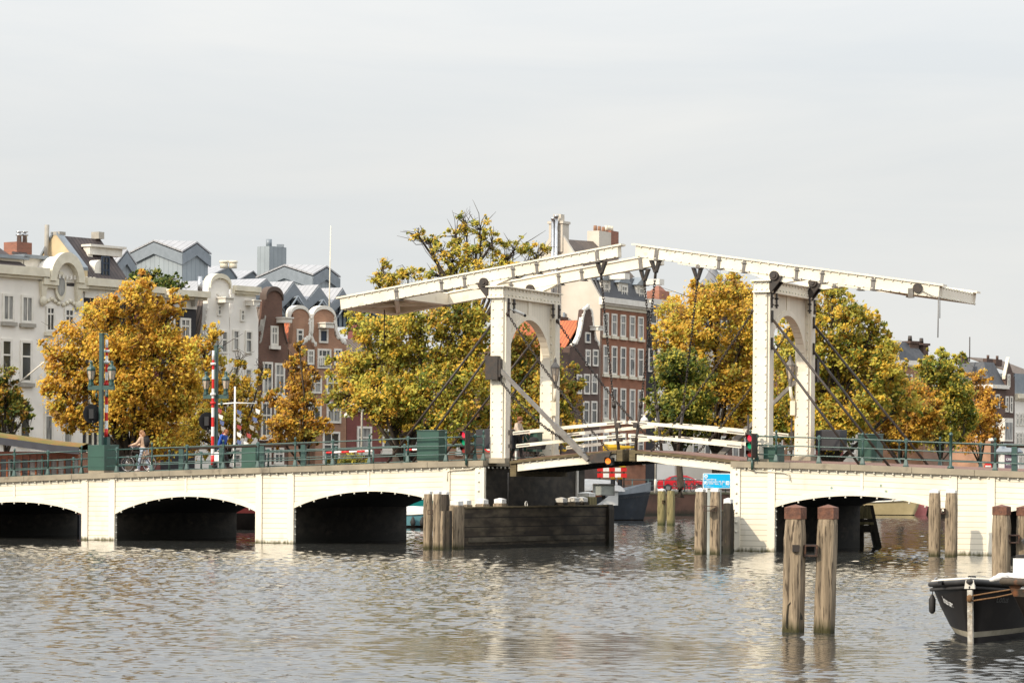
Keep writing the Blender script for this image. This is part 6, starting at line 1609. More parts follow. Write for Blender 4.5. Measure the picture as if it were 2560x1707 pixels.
hood(F2, h, 726, 773, 784, 768, 'trim_white', .62, .08, infill='brick_pink', th=.24); scroll(F2, h, [(774, 800, .7), (775, 830, .9), (782, 850, 1.0), (789, 862, .9)], r=.26)
for r in ((741, 822, 757, 856), (737, 915, 752, 960), (745, 1000, 762, 1060)): window(F2, h, r, 'glass_dark', .12, 1, .6)
h = gable_house('pink brick neck gable house with white scrolls and shuttered loft window', F2, (765, 868), [(765, 862), (775, 850), (783, 840), (783, 786), (836, 786), (836, 840), (850, 852), (866, 862)], 'brick_pink', roofm='tile_orange', ridge=(810, 808))
hood(F2, h, 781, 838, 789, 769, 'trim_white', .75, .1, infill='brick_pink', th=.26)
scroll(F2, h, [(781, 795, .8), (780, 825, .9), (775, 842, 1.2), (764, 850, 1.2), (758, 857, .9)], r=.28); scroll(F2, h, [(838, 795, .8), (840, 825, .9), (846, 842, 1.2), (856, 850, 1.2), (863, 857, .9)], r=.28); hoist(F2, h, 806, 815, .5)
window(F2, h, (797, 822, 819, 858), 'steel_blue', .13, 0); 
for r, v in (((793, 871, 826, 922), 2), ((834, 871, 853, 914), 1), ((768, 873, 784, 912), 1), ((769, 938, 803, 984), 1), ((815, 938, 848, 986), 1), ((770, 1004, 802, 1056), 1), ((816, 1003, 851, 1058), 1), ((806, 1078, 848, 1160), 1)): window(F2, h, r, 'glass_curtain' if r[1] == 1003 else 'glass_dark', .14, 1, .6, v)
mb = MB(F2); (p, z), (p2, z2) = F2.px(796, 896), F2.px(823, 915)
for k in range(7): mb.box(p + (p2 - p) * k / 6.5, p + (p2 - p) * k / 6.5 + .09, -.2, -.12, z2, z)
mb.box(p, p2, -.22, -.1, z, z + .1); mb.build('balustrade', MT['trim_white'], h)
# low maroon house with big tiled roof
a0, a1 = F2.px(868, 900)[0], F2.px(1010, 900)[0]; ze = F2.px(930, 945)[1]; bb = 5.0
h = house('canal_house', 'low maroon brick house with steep dark tiled roof behind the yellow trees', F2, ((a0 + a1) / 2, 0, Z0))
wall(F2, h, [(a0 + .01, Z0), (a1, Z0), (a1, ze), (a0 + .01, ze)], 9, 'brick_maroon')
zr = F2.px(930, 850, bb)[1]; roof_plane(F2, h, [(a0 + 1.2, -.1, ze), (a1, -.1, ze), (a1, bb, zr), (a0 + 1.2, bb, zr)], 'tile_brown'); band(F2, h, (868, 935, 1010, 948, .3), 'trim_white', .3)
mb = MB(F2); mb.box(a0 + .02, a0 + 1.2, .1, 8, ze, F2.px(868, 880)[1]); mb.build('party_wall', MT['brick_maroon'], h, uv=uvf)
q = F2.px(915, 895); mb = MB(F2); mb.box(q[0] - .9, q[0] + .9, .3, 3, q[1] - 1.3, q[1]); mb.build('dormer', MT['trim_white'], h)
mb = MB(F2); q = F2.px(892, 800, 5); mb.box(q[0], q[0] + 1.3, 5, 6, zr - 1, q[1] - .3); c_ = mb.build('chimney', MT['brick_maroon'], h, uv=uvf)
for k in range(2): mb = MB(F2); mb.lathe([(.16, 0), (.2, .5)], (q[0] + .35 + .6 * k, 5.5, q[1] - .3), 8); mb.build('chimney_pot', MT['brick_red'], c_)
for r in ((892, 1065, 928, 1128), (955, 1072, 992, 1126), (890, 968, 914, 1020), (946, 975, 970, 1025)): window(F2, h, r, 'glass_dark', .16, 1, .55, sill='trim_white')
a0, a1 = F2.px(1010, 1000)[0], F2.px(1240, 1000)[0]
h = house('canal_house', 'long low pinkish brick house hidden behind the yellow trees left of the portal', F2, ((a0 + a1) / 2, 0, Z0)); wall(F2, h, [(a0 + .01, Z0), (a1, Z0), (a1, ze - 1), (a0 + .01, ze - 1)], 9, 'brick_pink'); roof_plane(F2, h, [(a0, -.1, ze - 1), (a1, -.1, ze - 1), (a1, bb, zr - 1), (a0, bb, zr - 1)], 'tile_brown')
for r in ((1020, 1078, 1055, 1126), (1080, 1080, 1115, 1128), (1140, 1082, 1175, 1130), (1015, 985, 1045, 1035), (1080, 988, 1110, 1038), (1150, 990, 1180, 1040)): window(F2, h, r, 'glass_dark', .16, 1, .55, sill='trim_white')
# --- grey zinc building behind (roofscape)
FG = Fr(-6.0, 300, atan2(.79, .61))
g = house('zinc_building', 'large grey zinc clad building with folded roofs behind the gabled houses', FG, (-14, 10, Z0), 'far buildings', 'building')
def zbox(name, xa, xc, xb, yt, yb, Yd, peakl=None, peakr=None, ridge=None, base=None, ml='zinc_wall', mr='zinc_wall', roofm='zinc_roof'):
    # corner edge at pixel xc; left face to xa (runs back along n), right face to xb (runs along d)
    cx_, cy_, ct_ = at(xc, yt, Yd); f = Fr(cx_, cy_, atan2(.79, .61)); zt_ = at(xc, yt, Yd)[2]; zb_ = at(xc, yb, Yd)[2] if base is None else base
    Lb = f.side(xa, yt, 0)[0]; La = f.px(xb, yt)[0]
    mb = MB(f)
    if not peakl:
        mb.box(0, La, 0, Lb, zb_, zt_); o = mb.build(name, MT[ml], g, uv=lambda a, b, z: (z, a + b)); return f, La, Lb, zt_
    hl = f.side(peakl[0], peakl[1], 0)[1] - zt_; hr = f.px(*peakr)[1] - zt_
    mb.box(0, La, 0, Lb, zb_, zt_)
    mb.ex([(0, 0, zt_), (0, Lb / 2, zt_ + hl), (0, Lb, zt_)], (La, 0, 0))
    o = mb.build(name, MT[ml], g, uv=lambda a, b, z: (z, a + b))
    mb = MB(f); mb.ex([(0, 0, zt_), (La / 2, 0, zt_ + hr), (La, 0, zt_)], (0, Lb / 2, 0)); mb.build('gable', MT['zinc'], g)
    e = .25
    P = lambda a, b, z: (a, b, z + .12)
    mb = MB(f)
    mb.ex([P(-e, -e, zt_), P(La / 2, -e, zt_ + hr), P(La / 2, Lb / 2, zt_ + hl), P(-e, Lb / 2, zt_ + hl)], (0, 0, .16)); mb.ex([P(La + e, -e, zt_), P(La / 2, -e, zt_ + hr), P(La / 2, Lb / 2, zt_ + hl), P(La + e, Lb / 2, zt_ + hl)], (0, 0, .16))
    mb.ex([P(-e, Lb + e, zt_), P(La + e, Lb + e, zt_), P(La + e, Lb / 2, zt_ + hl), P(-e, Lb / 2, zt_ + hl)], (0, 0, .16))
    mb.build('roof', MT[roofm], g, uv=lambda a, b, z: (z, b + a * .0))
    mb = MB(f); mb.box(-e, -.05, 0, Lb, zt_ - .9, zt_ - .02) if 0 else mb.ex([(-e, -.2, zt_ - 1.1), (-e, Lb / 2, zt_ + hl - 1.1), (-e, Lb + .2, zt_ - 1.1), (-e, Lb + .2, zt_), (-e, Lb / 2, zt_ + hl), (-e, -.2, zt_)], (.2, 0, 0))
    mb.ex([(-.2, -e, zt_ - 1.1), (La / 2, -e, zt_ + hr - 1.1), (La + .2, -e, zt_ - 1.1), (La + .2, -e, zt_), (La / 2, -e, zt_ + hr), (-.2, -e, zt_)], (0, .2, 0)); mb.build('fascia', MT['zinc'], g)
    return f, La, Lb, zt_
zbox('roof_pavilion', 322, 456, 520, 634, 760, 300, (386, 607), (489, 611), base=5)
zbox('roof_pavilion', 648, 782, 843, 692, 800, 300, (715, 668), (814, 671), base=5)
zbox('roof_pavilion', 250, 292, 334, 664, 760, 292, (270, 640), (300, 630), base=5)
f_, La, Lb, zt_ = zbox('lift_tower', 643, 674, 716, 615, 720, 312, base=5)
q = f_(La * .5, Lb * .5, zt_); mb = MB(); mb.tube((q[0] - .3, q[1], zt_), (q[0] - .3, q[1], zt_ + .8), .3, n=10); mb.build('vent_pipe', MT['zinc'], g)
mb = MB(); mb.box(q[0] + .5, q[0] + 1.2, q[1], q[1] + .6, zt_, zt_ + .3); mb.build('vent_box', MT['zinc'], g)
# folded sawtooth roofs with glass fronts
FS = Fr(*at(598, 760, 286)[:2], atan2(.70, .71))
def saw(xa, xp, xb, yv, yp, yb):
    (a0, z0), (a1, z1), (am, zp) = FS.px(xa, yv), FS.px(xb, yv + 8), FS.px(xp, yp)
    mb = MB(FS); mb.ex([(a0, 0, z0 - .0), (am, 0, zp), (a1, 0, z1), (a1, 0, z1 - .9), (am, 0, zp - 1.3), (a0, 0, z0 - .9)], (0, .25, 0)); mb.build('fascia', MT['zinc'], g)
    mb = MB(FS)
    mb.ex([(a0, .1, z0 + .02), (am, .1, zp + .02), (am, 16, zp + .3), (a0, 16, z0 + .3)], (0, 0, .15)); mb.ex([(a1, .1, z1 + .02), (am, .1, zp + .02), (am, 16, zp + .3), (a1, 16, z1 + .3)], (0, 0, .15)); mb.build('roof', MT['zinc_roof'], g, uv=lambda a, b, z: (a, b))
    zb_ = FS.px(xp, yb)[1]
    mb = MB(FS); mb.ex([(a0, 1.0, zb_), (a1, 1.0, zb_), (a1, 1.0, z1 - .3), (am, 1.0, zp - .5), (a0, 1.0, z0 - .3)], (0, 1, 0)); mb.build('glazing', MT['glass_blue'], g)
    mb = MB(FS); n = 5
    for k in range(n + 1):
        a = a0 + (a1 - a0) * k / n; zt_ = np.interp(a, [a0, am, a1], [z0, zp, z1]) - .45; mb.box(a - .06, a + .06, .9, .98, zb_, zt_)
    mb.box(a0, a1, .84, .96, zb_ + (z0 - zb_) * .6, zb_ + (z0 - zb_) * .6 + .15); mb.build('mullion', MT['steel_blue'], g)
    mb = MB(FS)
    for p, q in (((a0, z0 - 1.2), (am, zp - 1.0)), ((am, zp - 1.0), (a1, z1 - 1.2))): mb.tube((p[0], -.6, p[1] - .3), (q[0], -.6, q[1] - .3), .09, n=6)
    for a, z in ((a0, z0 - 1.2), (am, zp - 1.0), (a1, z1 - 1.2)): mb.tube((a, -.6, z - .3), (a, .8, z - .6), .07, n=6)
    mb.build('brace', MT['zinc'], g)
for q in ((620, 668, 706, 738, 700, 790), (706, 735, 768, 746, 707, 800), (768, 798, 830, 754, 716, 810), (830, 858, 884, 762, 723, 815), (884, 920, 960, 772, 742, 815)): saw(*q)
# further low roofs left of the tower
FT = Fr(*at(520, 720, 310)[:2], atan2(.79, .61))
def lowroof(xa, xp, xb, yv, yp):
    (a0, z0), (a1, z1), (am, zp) = FT.px(xa, yv), FT.px(xb, yv + 6), FT.px(xp, yp)
    mb = MB(FT); mb.ex([(a0, 0, 5), (a1, 0, 5), (a1, 0, z1), (am, 0, zp), (a0, 0, z0)], (0, .3, 0)); mb.build('gable', MT['zinc'], g)
    mb = MB(FT); mb.ex([(a0, -.1, z0), (am, -.1, zp), (am, 14, zp + .4), (a0, 14, z0 + .4)], (0, 0, .15)); mb.ex([(a1, -.1, z1), (am, -.1, zp), (am, 14, zp + .4), (a1, 14, z1 + .4)], (0, 0, .15)); mb.build('roof', MT['zinc_roof'], g, uv=lambda a, b, z: (a, b))
for q in ((470, 500, 530, 715, 690), (528, 572, 592, 690, 668), (592, 632, 660, 705, 680), (560, 600, 650, 735, 705), (650, 735, 790, 735, 700)): lowroof(*q)
mb = MB(); q = at(560, 668, 306)
for d in (0, .9): mb.lathe([(.4, 0), (.4, .45), (.3, .5), (.5, .55), (.45, .75)], (q[0] + d, 306, q[2] - .1), 10)
mb.build('roof_vent', MT['trim_cream'], g)
q = at(822, 720, 280); mb = MB(); mb.tube((q[0], 280, q[2] - 6), (at(827, 565, 280)[0], 280, at(827, 565, 280)[2]), .07, .04, 8); tag(mb.build('flagpole', MT['trim_cream'], loc=(q[0], 280, q[2] - 6)), 'tall thin white bare flagpole rising from the grey zinc roofs', 'flagpole')
# --- red corner house with stucco side wall
FR = Fr(*at(1500, 900, 268)[:2], atan2(.88, .47))
h = house('canal_house', 'tall red brick house with five window bays, grey dormers and beige side wall', FR, (3, 0, Z0), 'canal houses beyond the opening')
a1 = FR.px(1616, 850)[0]; zt = FR.px(1500, 745)[1]; dep = FR.side(1285, 740, 0)[0]
wall(FR, h, [(0, Z0), (a1, Z0), (a1, zt), (0, zt)], 9, 'brick_red')
ba, za = FR.side(1392, 588, 0); b2 = ba * 2
mb = MB(FR); P = [(-.03, 0, Z0), (-.03, 0, zt), (-.03, FR.side(1480, 715, 0)[0], FR.side(1480, 705, 0)[1]), (-.03, ba - .6, za), (-.03, ba + .6, za), (-.03, b2 - 1, FR.side(1480, 705, 0)[1]), (-.03, b2, zt), (-.03, b2, Z0)]
mb.ex(P, (.35, 0, 0)); sw = mb.build('side_wall', MT['stucco_beige'], h)
bl, zl = P[2][1], P[2][2]
roof_plane(FR, h, [(.32, 0, zt + .1), (a1, 0, zt + .1), (a1, bl, zl + .8), (.32, bl, zl + .8)], 'slate'); zr = FR.px(1495, 603, ba)[1]
roof_plane(FR, h, [(.32, bl, zl + .6), (a1, bl, zl + .6), (a1, ba, zr), (.32, ba, za - .3)], 'tile_brown')
mb = MB(FR); mb.box(.32, a1, bl, b2 - 1, zt, zl); mb.build('attic', MT['slate'], h)
(b0, z0), (b1, _) = FR.side(1407, 556, -.1), FR.side(1373, 556, -.1)
mb = MB(FR); mb.box(-.15, 1.1, b0, b1, za - 1.5, z0); mb.box(-.25, 1.2, b0 - .1, b1 + .1, z0 - .1, z0 + .12); mb.box(.1, .8, b0 + .3, b1 - .3, z0 + .1, z0 + .75); mb.build('chimney', MT['stucco_beige'], h)
for x, y in ((1383, 547), (1391, 541)):
    b, z = FR.side(x, y, -.45); mb = MB(FR); mb.tube((-.45, b, zt - 4), (-.45, b, z), .17, n=8); mb.tube((-.45, b, z - .1), (-.45, b, z + .12), .22, n=8); mb.build('flue_pipe', MT['steel'], h)
b, z = FR.side(1410, 780, -.25); mb = MB(FR); mb.tube((-.25, b, Z0), (-.25, b, zt - 1.2), .11, n=6); mb.build('downpipe', MT['zinc'], h)
for x0, x1, y0, m_ in ((1483, 1513, 577, 'stucco_beige'), (1513, 1532, 577, 'brick_chimney')):
    (p, z), (p2, _) = FR.px(x0, y0, ba), FR.px(x1, y0, ba); mb = MB(FR); mb.box(p, p2, ba - .6, ba + .6, zr - 2, z); c_ = mb.build('chimney', MT[m_], h, uv=uvf)
    for k in range(3): mb = MB(FR); mb.lathe([(.18, 0), (.16, .5)], (p + (p2 - p) * (k + .5) / 3, ba, z), 8); mb.build('chimney_pot', MT['brick_red' if x0 < 1500 else 'trim_cream'], c_)
band(FR, h, (1497, 742, 1620, 757, .5), 'trim_white', .55)
zf = FR.px(1500, 770)[1]; mb = MB(FR); mb.box(0, a1, -.08, -.003, zf, zt - .5); mb.build('frieze', MT['trim_cream'], h)
for x0, x1, y0, y1, wx in ((1503, 1526, 700, 741, (1510, 708, 1521, 738)), (1546, 1570, 706, 747, (1553, 714, 1566, 742)), (1591, 1615, 712, 753, (1597, 720, 1609, 748))):
    (p, z), (p2, z2) = FR.px(x0, y0, .3), FR.px(x1, y1, .3); mb = MB(FR); mb.box(p, p2, .3, 3.2, z2 - .1, z); d = mb.build('dormer', MT['trim_white'], h)
    mb = MB(FR); pm = (p + p2) / 2; mb.ex([(p - .3, .1, z), (pm, .1, z + .75), (p2 + .3, .1, z)], (0, 3.2, 0)); mb.build('dormer_roof', MT['zinc'], d); window(FR, d, wx, 'glass_curtain', .1, 1, .5, 1, b=.29)
for x, y in ((1530, 692), (1617, 706)): p, z = FR.px(x, y); mb = MB(FR); mb.box(p - .5, p + .5, -1.5, .4, z - .25, z + .25); mb.build('hoist_beam', MT['trim_white'], h)
rows = ((781, 838, 10), (862, 935, 9), (966, 1048, 8), (1080, 1150, 4))
for (y0, y1, sl_) in rows:
    for k, (x0, x1) in enumerate(((1507, 1520), (1528, 1541), (1550, 1563), (1573, 1586), (1594, 1607))):
        dy = sl_ * k / 4
        window(FR, h, (x0, y0 + dy, x1, y1 + dy), 'glass_curtain' if y0 < 800 else 'glass_dark', .15, 1, .62, sill='trim_cream')
# small dark house with white Dutch gable in front of its left corner
FD = Fr(*at(1418, 900, 262)[:2], atan2(.88, .47))
h = gable_house('narrow dark brick house with carved white gable and orange tiled roof', FD, (1424, 1501), [(1424, 868), (1436, 862), (1448, 850), (1455, 800), (1458, 775), (1470, 768), (1482, 778), (1484, 800), (1487, 850), (1499, 864)], 'brick_brown', roofm='tile_orange', ridge=(1462, 800), grp='canal houses beyond the opening')
scroll(FD, h, [(1470, 767, 1.1), (1461, 775, .9), (1457, 795, .8), (1454, 815, .8), (1449, 838, 1.0), (1441, 855, 1.2), (1433, 862, 1.0)], r=.36); scroll(FD, h, [(1470, 767, .9), (1479, 778, .9), (1482, 795, .7), (1484, 820, .8), (1489, 845, 1.1), (1497, 860, 1.1)], r=.34)
scroll(FD, h, [(1466, 772, .5), (1473, 764, .5)], r=.4, name='finial'); hoist(FD, h, 1481, 822, .6)
window(FD, h, (1462, 830, 1475, 858), 'steel_blue', .14, 0)
for r in ((1463, 873, 1475, 915), (1481, 873, 1494, 916), (1441, 935, 1453, 985), (1459, 934, 1473, 986), (1478, 934, 1492, 986), (1457, 1002, 1471, 1060), (1477, 1002, 1491, 1060), (1455, 1085, 1470, 1150), (1477, 1085, 1492, 1150)): window(FD, h, r, 'glass_dark', .15, 1, .6, arch=True)
q = FD.px(1408, 800, 3); mb = MB(FD); mb.box(q[0] - 1.1, q[0] + .4, 3, 4.5, q[1] - 6, q[1]); mb.box(q[0] - 1.3, q[0] + .6, 2.8, 4.7, q[1], q[1] + .25); ch = mb.build('chimney', MT['brick_brown'], h, uv=uvf)
for k in range(3): mb = MB(FD); mb.lathe([(.2, 0), (.17, .8)], (q[0] - .8 + .55 * k, 3.7, q[1] + .25), 8); mb.build('chimney_pot', MT['brick_red'], ch)
roof_plane(FD, h, [(-.5, 1.0, FD.px(1430, 858)[1]), (2.2, 1.0, FD.px(1430, 858)[1]), (2.2, 5, FD.px(1430, 798)[1]), (-.5, 5, FD.px(1430, 798)[1])], 'tile_orange', uv=lambda a, b, z: (b, a))
a0, a1 = FD.px(1290, 1000)[0], FD.px(1424, 1000)[0]
h = house('canal_house', 'low brown brick house hidden behind the trees seen through the left portal', FD, ((a0 + a1) / 2, 0, Z0), 'canal houses beyond the opening'); wall(FD, h, [(a0, Z0), (a1 - .02, Z0), (a1 - .02, FD.px(1400, 880)[1]), (a0, FD.px(1400, 880)[1])], 8, 'brick_brown')
for r in ((1380, 1000, 1394, 1050), (1400, 1005, 1414, 1055), (1385, 1090, 1398, 1140)): window(FD, h, r, 'glass_dark', .15, 1, .6)
# black and pale houses to the right of the red one
FB = Fr(*FR(FR.px(1616, 850)[0], 0, 0)[:2], atan2(.80, .60))
specs = (('black painted house with pale windows beside the red brick house', 1617, 1645, 748, 'brick_black', ((1624, 762, 1641, 812), (1620, 870, 1634, 930), (1624, 980, 1640, 1040))),
         ('narrow white fronted house with dark windows right of the black house', 1645, 1690, 752, 'stucco_white', ((1655, 768, 1663, 815), (1667, 770, 1676, 816), (1652, 890, 1664, 940), (1672, 890, 1684, 940), (1652, 1000, 1664, 1050), (1672, 1000, 1684, 1050))),
         ('grey plastered house behind the yellow trees right of the lifting chains', 1690, 1790, 762, 'stucco_beige', tuple((1700 + 30 * k, y, 1716 + 30 * k, y + 55) for k in range(3) for y in (800, 900, 1000, 1090))),
         ('brown house with two zinc capped turrets behind the yellow trees', 1790, 1900, 770, 'brick_brown', tuple((1800 + 30 * k, y, 1816 + 30 * k, y + 55) for k in range(3) for y in (800, 900, 1000, 1090))))
for lb, x0, x1, yt, m_, ws_ in specs:
    (p, z), (p2, _) = FB.px(x0, yt), FB.px(x1, yt); h = house('canal_house', lb, FB, ((p + p2) / 2, 0, Z0), 'canal houses beyond the opening')
    wall(FB, h, [(p + .01, Z0), (p2 - .01, Z0), (p2 - .01, z), (p + .01, z)], 8, m_); band(FB, h, (x0, yt - 1, x1, yt + 1, .5), 'trim_white', .5)
    for r in ws_: window(FB, h, r, 'glass_dark', .14, 1, .6)
    if x0 == 1617:
        q = FB.px(1661, 722, 4); mb = MB(FB); mb.box(q[0] - .85, q[0] + .85, 4, 5.4, z - .5, q[1] - .2); mb.taper(q[0], 4.7, q[1] - .2, q[1] + .3, 1.2, 1.0, .3, .3); mb.build('chimney', MT['brick_chimney'], h, uv=uvf)
    if x0 == 1790:
        for x in (1816, 1862):
            q = FB.px(x, 712 if x < 1850 else 722, 2); zz_ = q[1]; mb = MB(FB); mb.box(q[0] - 1.5, q[0] + 1.5, 2, 5, z - 1, zz_ - .2); t_ = mb.build('turret', MT['brick_pink'], h, uv=uvf)
            mb = MB(FB); c = (q[0], 3.5, zz_ - .2); mb.lathe([(2.5, 0), (2.5, .15), (1.4, .35), (.8, .9), (.4, 1.6), (.15, 2.3), (.1, 2.6)], c, 8); mb.build('turret_cap', MT['zinc_roof'], t_); mb = MB(FB); mb.sph((q[0], 3.5, zz_ + 2.7), .22, 8, 6); mb.build('finial', MT['yellow_paint'], t_)
# --- far right houses
FM = Fr(*at(2216, 1000, 330)[:2], atan2(.62, .78))
def blockhouse(label, f, x0, x1, yt, m, wins, sidex=None, dep=8, roof=None, grp='far houses on the right'):
    (p, z), (p2, _) = f.px(x0, yt), f.px(x1, yt); h = house('canal_house', label, f, ((p + p2) / 2, 0, Z0), grp)
    wall(f, h, [(p + .01, Z0), (p2 - .01, Z0), (p2 - .01, z), (p + .01, z)], dep, m)
    for r in wins: window(f, h, r, 'glass_dark', .16, 1, .6)
    return h, p, p2, z
h, p, p2, z = blockhouse('mansard house with white dormer and tall brick chimneys above the right trees', FM, 2206, 2330, 902, 'brick_pink', ((2225, 930, 2245, 985), (2262, 935, 2280, 990), (2298, 938, 2314, 992)))
band(FM, h, (2206, 897, 2330, 905, .5), 'trim_white', .4); zr = FM.px(2270, 856, 2)[1]
mb = MB(FM); mb.hexa([(p, .2, z), (p2, .2, z), (p2, 8, z), (p, 8, z), (p + 1.2, 1.6, zr), (p2 - 1.2, 1.6, zr), (p2 - 1.2, 7, zr), (p + 1.2, 7, zr)]); mb.build('mansard_roof', MT['slate'], h)
(a0, z1), (a1, z2) = FM.px(2217, 855, .2), FM.px(2247, 897, .2); mb = MB(FM); mb.box(a0, a1, .2, 3, z2, z1); mb.box(a0 - .25, a1 + .25, 0, 3.2, z1, z1 + .25); d = mb.build('dormer', MT['trim_white'], h); window(FM, d, (2229, 866, 2242, 893), 'glass_dark', .12, 1, .5, b=.19)
for x0, x1, y in ((2276, 2297, 852), (2309, 2321, 858)):
    (a0, z1), (a1, _) = FM.px(x0, y, 1.2), FM.px(x1, y, 1.2); mb = MB(FM); mb.box(a0, a1, 1.2, 2.6, z - 1, z1); mb.box(a0 - .15, a1 + .15, 1.05, 2.75, z1 - .25, z1); c_ = mb.build('chimney', MT['brick_brown'], h, uv=uvf); mb = MB(FM); mb.lathe([(.25, 0), (.2, .6)], ((a0 + a1) / 2, 1.9, z1), 8); mb.build('chimney_pot', MT['iron'], c_)
FQ = Fr(*at(2478, 1000, 320)[:2], atan2(.80, .60))
h, p, p2, z = blockhouse('brown brick house with dark flat topped roof right of the green yellow tree', FQ, 2478, 2514, 968, 'brick_brown', ((2487, 985, 2498, 1020), (2500, 1090, 2508, 1140)))
bl_ = FQ.side(2380, 960, p)[0]
mb = MB(FQ); mb.box(p - .03, p + .3, .01, bl_, Z0, z); sw = mb.build('side_wall', MT['brick_pink'], h, uv=uvf)
zr = FQ.px(2478, 905, 1)[1]; mb = MB(FQ); mb.hexa([(p - .2, -.1, z), (p2, -.1, z), (p2, bl_, z), (p - .2, bl_, z), (p + .9, 1.4, zr), (p2, 1.4, zr), (p2, bl_ - .5, zr), (p + .9, bl_ - .5, zr)]); mb.build('roof', MT['slate'], h)
mb = MB(FQ); mb.box(p - .35, p2 + .2, -.35, bl_, z - .1, z + .3); mb.build('cornice', MT['trim_white'], h)
for b0, y in ((bl_ * .45, 0), (bl_ * .25, 0), (bl_ * .75, 0)):
    mb = MB(FQ); mb.box(p - .09, p - .035, b0, b0 + 1.4, z - 5.2, z - 2.6); w_ = mb.build('window', MT['trim_white'], sw); mb = MB(FQ); mb.box(p - .1, p - .092, b0 + .12, b0 + 1.28, z - 5.05, z - 2.75); mb.build('pane', MT['glass_dark'], w_)
for x in (2404, 2465, 2488): q = FQ.px(x, 903, bl_ * .6); mb = MB(FQ); mb.box(q[0] - .7, q[0] + .7, bl_ * .5, bl_ * .6, zr - .2, zr + .45); mb.lathe([(.15, 0), (.15, .4)], (q[0], bl_ * .55, zr + .45), 8); mb.build('chimney', MT['brick_brown'], h, uv=uvf)
q = FQ.px(2424, 900, bl_ * .55); mb = MB(FQ); mb.tube((q[0], bl_ * .55, zr), (q[0], bl_ * .55, FQ.px(2422, 842, bl_ * .55)[1]), .06, n=5); mb.build('aerial', MT['iron'], h)
h, p, p2, z = blockhouse('dark brick house with pointed white edged gable near the right photo edge', FQ, 2514, 2537, 945, 'brick_brown', ((2518, 935, 2524, 968), (2513, 990, 2520, 1030), (2524, 990, 2531, 1032), (2518, 1055, 2524, 1090)))
am, za = FQ.px(2522, 902); mb = MB(FQ); mb.ex([(p, 0, z), (am, 0, za), (p2, 0, z)], (0, .4, 0)); mb.build('gable', MT['brick_brown'], h, uv=uvf)
mb = MB(FQ); mb.hexa([(x, b, zz_) for b in (-.06, .3) for x, zz_ in ((p - .2, z - .1), (am, za + .05), (am, za + .4), (p - .2, z + .25))]); mb.build('gable_edge', MT['trim_cream'], h)
bx = FQ.px(2490, 1100)[0]; mb = MB(FQ); mb.box(bx, bx + 1.9, -1.0, 0, FQ.px(2500, 1103)[1], FQ.px(2500, 1045)[1]); b_ = mb.build('bay_window', MT['trim_white'], h)
mb = MB(FQ); mb.box(bx + .2, bx + 1.7, -1.03, -1.005, FQ.px(2500, 1098)[1], FQ.px(2500, 1056)[1]); mb.build('pane', MT['glass_curtain'], b_)
h, p, p2, z = blockhouse('white house with tiled roof and three window columns at the right photo edge', FQ, 2537, 2600, 985, 'stucco_white', tuple((x, y, x + 6, y + h_) for x in (2540, 2548, 2556) for y, h_ in ((1032, 32), (1080, 32), (1130, 30))))
band(FQ, h, (2537, 980, 2600, 990, .5), 'trim_cream', .5); roof_plane(FQ, h, [(p, 0, z + 2.2), (p2, 0, z + 2.2), (p2, 5, FQ.px(2550, 902, 5)[1]), (p - 1, 5, FQ.px(2550, 902, 5)[1])], 'tile_brown')
mb = MB(FQ); mb.box(p, p + 6, .0, 3, z, z + 2.2); mb.build('dormer', MT['zinc'], h)
# rows of quay-level fronts hidden behind the trees on the right
FK = Fr(*at(1900, 1000, 300)[:2], atan2(.42, .9))
for i, (x0, x1, yt, m_) in enumerate(((1900, 2010, 905, 'brick_pink'), (2010, 2110, 925, 'brick_maroon'), (2110, 2206, 935, 'stucco_beige'), (2330, 2400, 985, 'brick_brown'))):
    f = FK if i < 3 else FM
    blockhouse(('pink brick', 'maroon brick', 'beige plastered', 'dark brown brick')[i] + ' house behind the trees on the right bank, mostly hidden', f, x0, x1, yt, m_, tuple((x0 + 12 + 28 * k, y, x0 + 28 + 28 * k, y + 45) for k in range(int((x1 - x0) / 30)) for y in (1000, 1090)))
# ================================================================== TREES
def leaf_mat(name, trans=.42):
    m = bpy.data.materials.new(name); m.use_nodes = True; t = m.node_tree; t.nodes.clear()
    o = NN(t, 'ShaderNodeOutputMaterial'); a = NN(t, 'ShaderNodeAttribute', attribute_name='tint')
    d = NN(t, 'ShaderNodeBsdfPrincipled'); d.inputs['Roughness'].default_value = .55; d.inputs['Specular IOR Level'].default_value = .25
    tr = NN(t, 'ShaderNodeBsdfTranslucent'); mxs = NN(t, 'ShaderNodeMixShader'); mxs.inputs[0].default_value = trans
    t.links.new(a.outputs['Color'], d.inputs['Base Color']); t.links.new(a.outputs['Color'], tr.inputs['Color'])
    t.links.new(d.outputs[0], mxs.inputs[1]); t.links.new(tr.outputs[0], mxs.inputs[2]); t.links.new(mxs.outputs[0], o.inputs[0])
    return m
LEAF = leaf_mat('autumn_leaf')
mat('bark', (0.075, 0.055, 0.038), .95, (0.04, 0.03, 0.022), 5, stretch=(1, 1, .4), bump=.6)
PAL = {'gold': (.74, .49, .065), 'amber': (.64, .365, .05), 'orange': (.54, .255, .038), 'rust': (.31, .165, .04), 'lime': (.54, .47, .07), 'olive': (.31, .285, .05), 'green': (.15, .195, .03), 'deep': (.065, .095, .02), 'pine': (.10, .145, .03)}
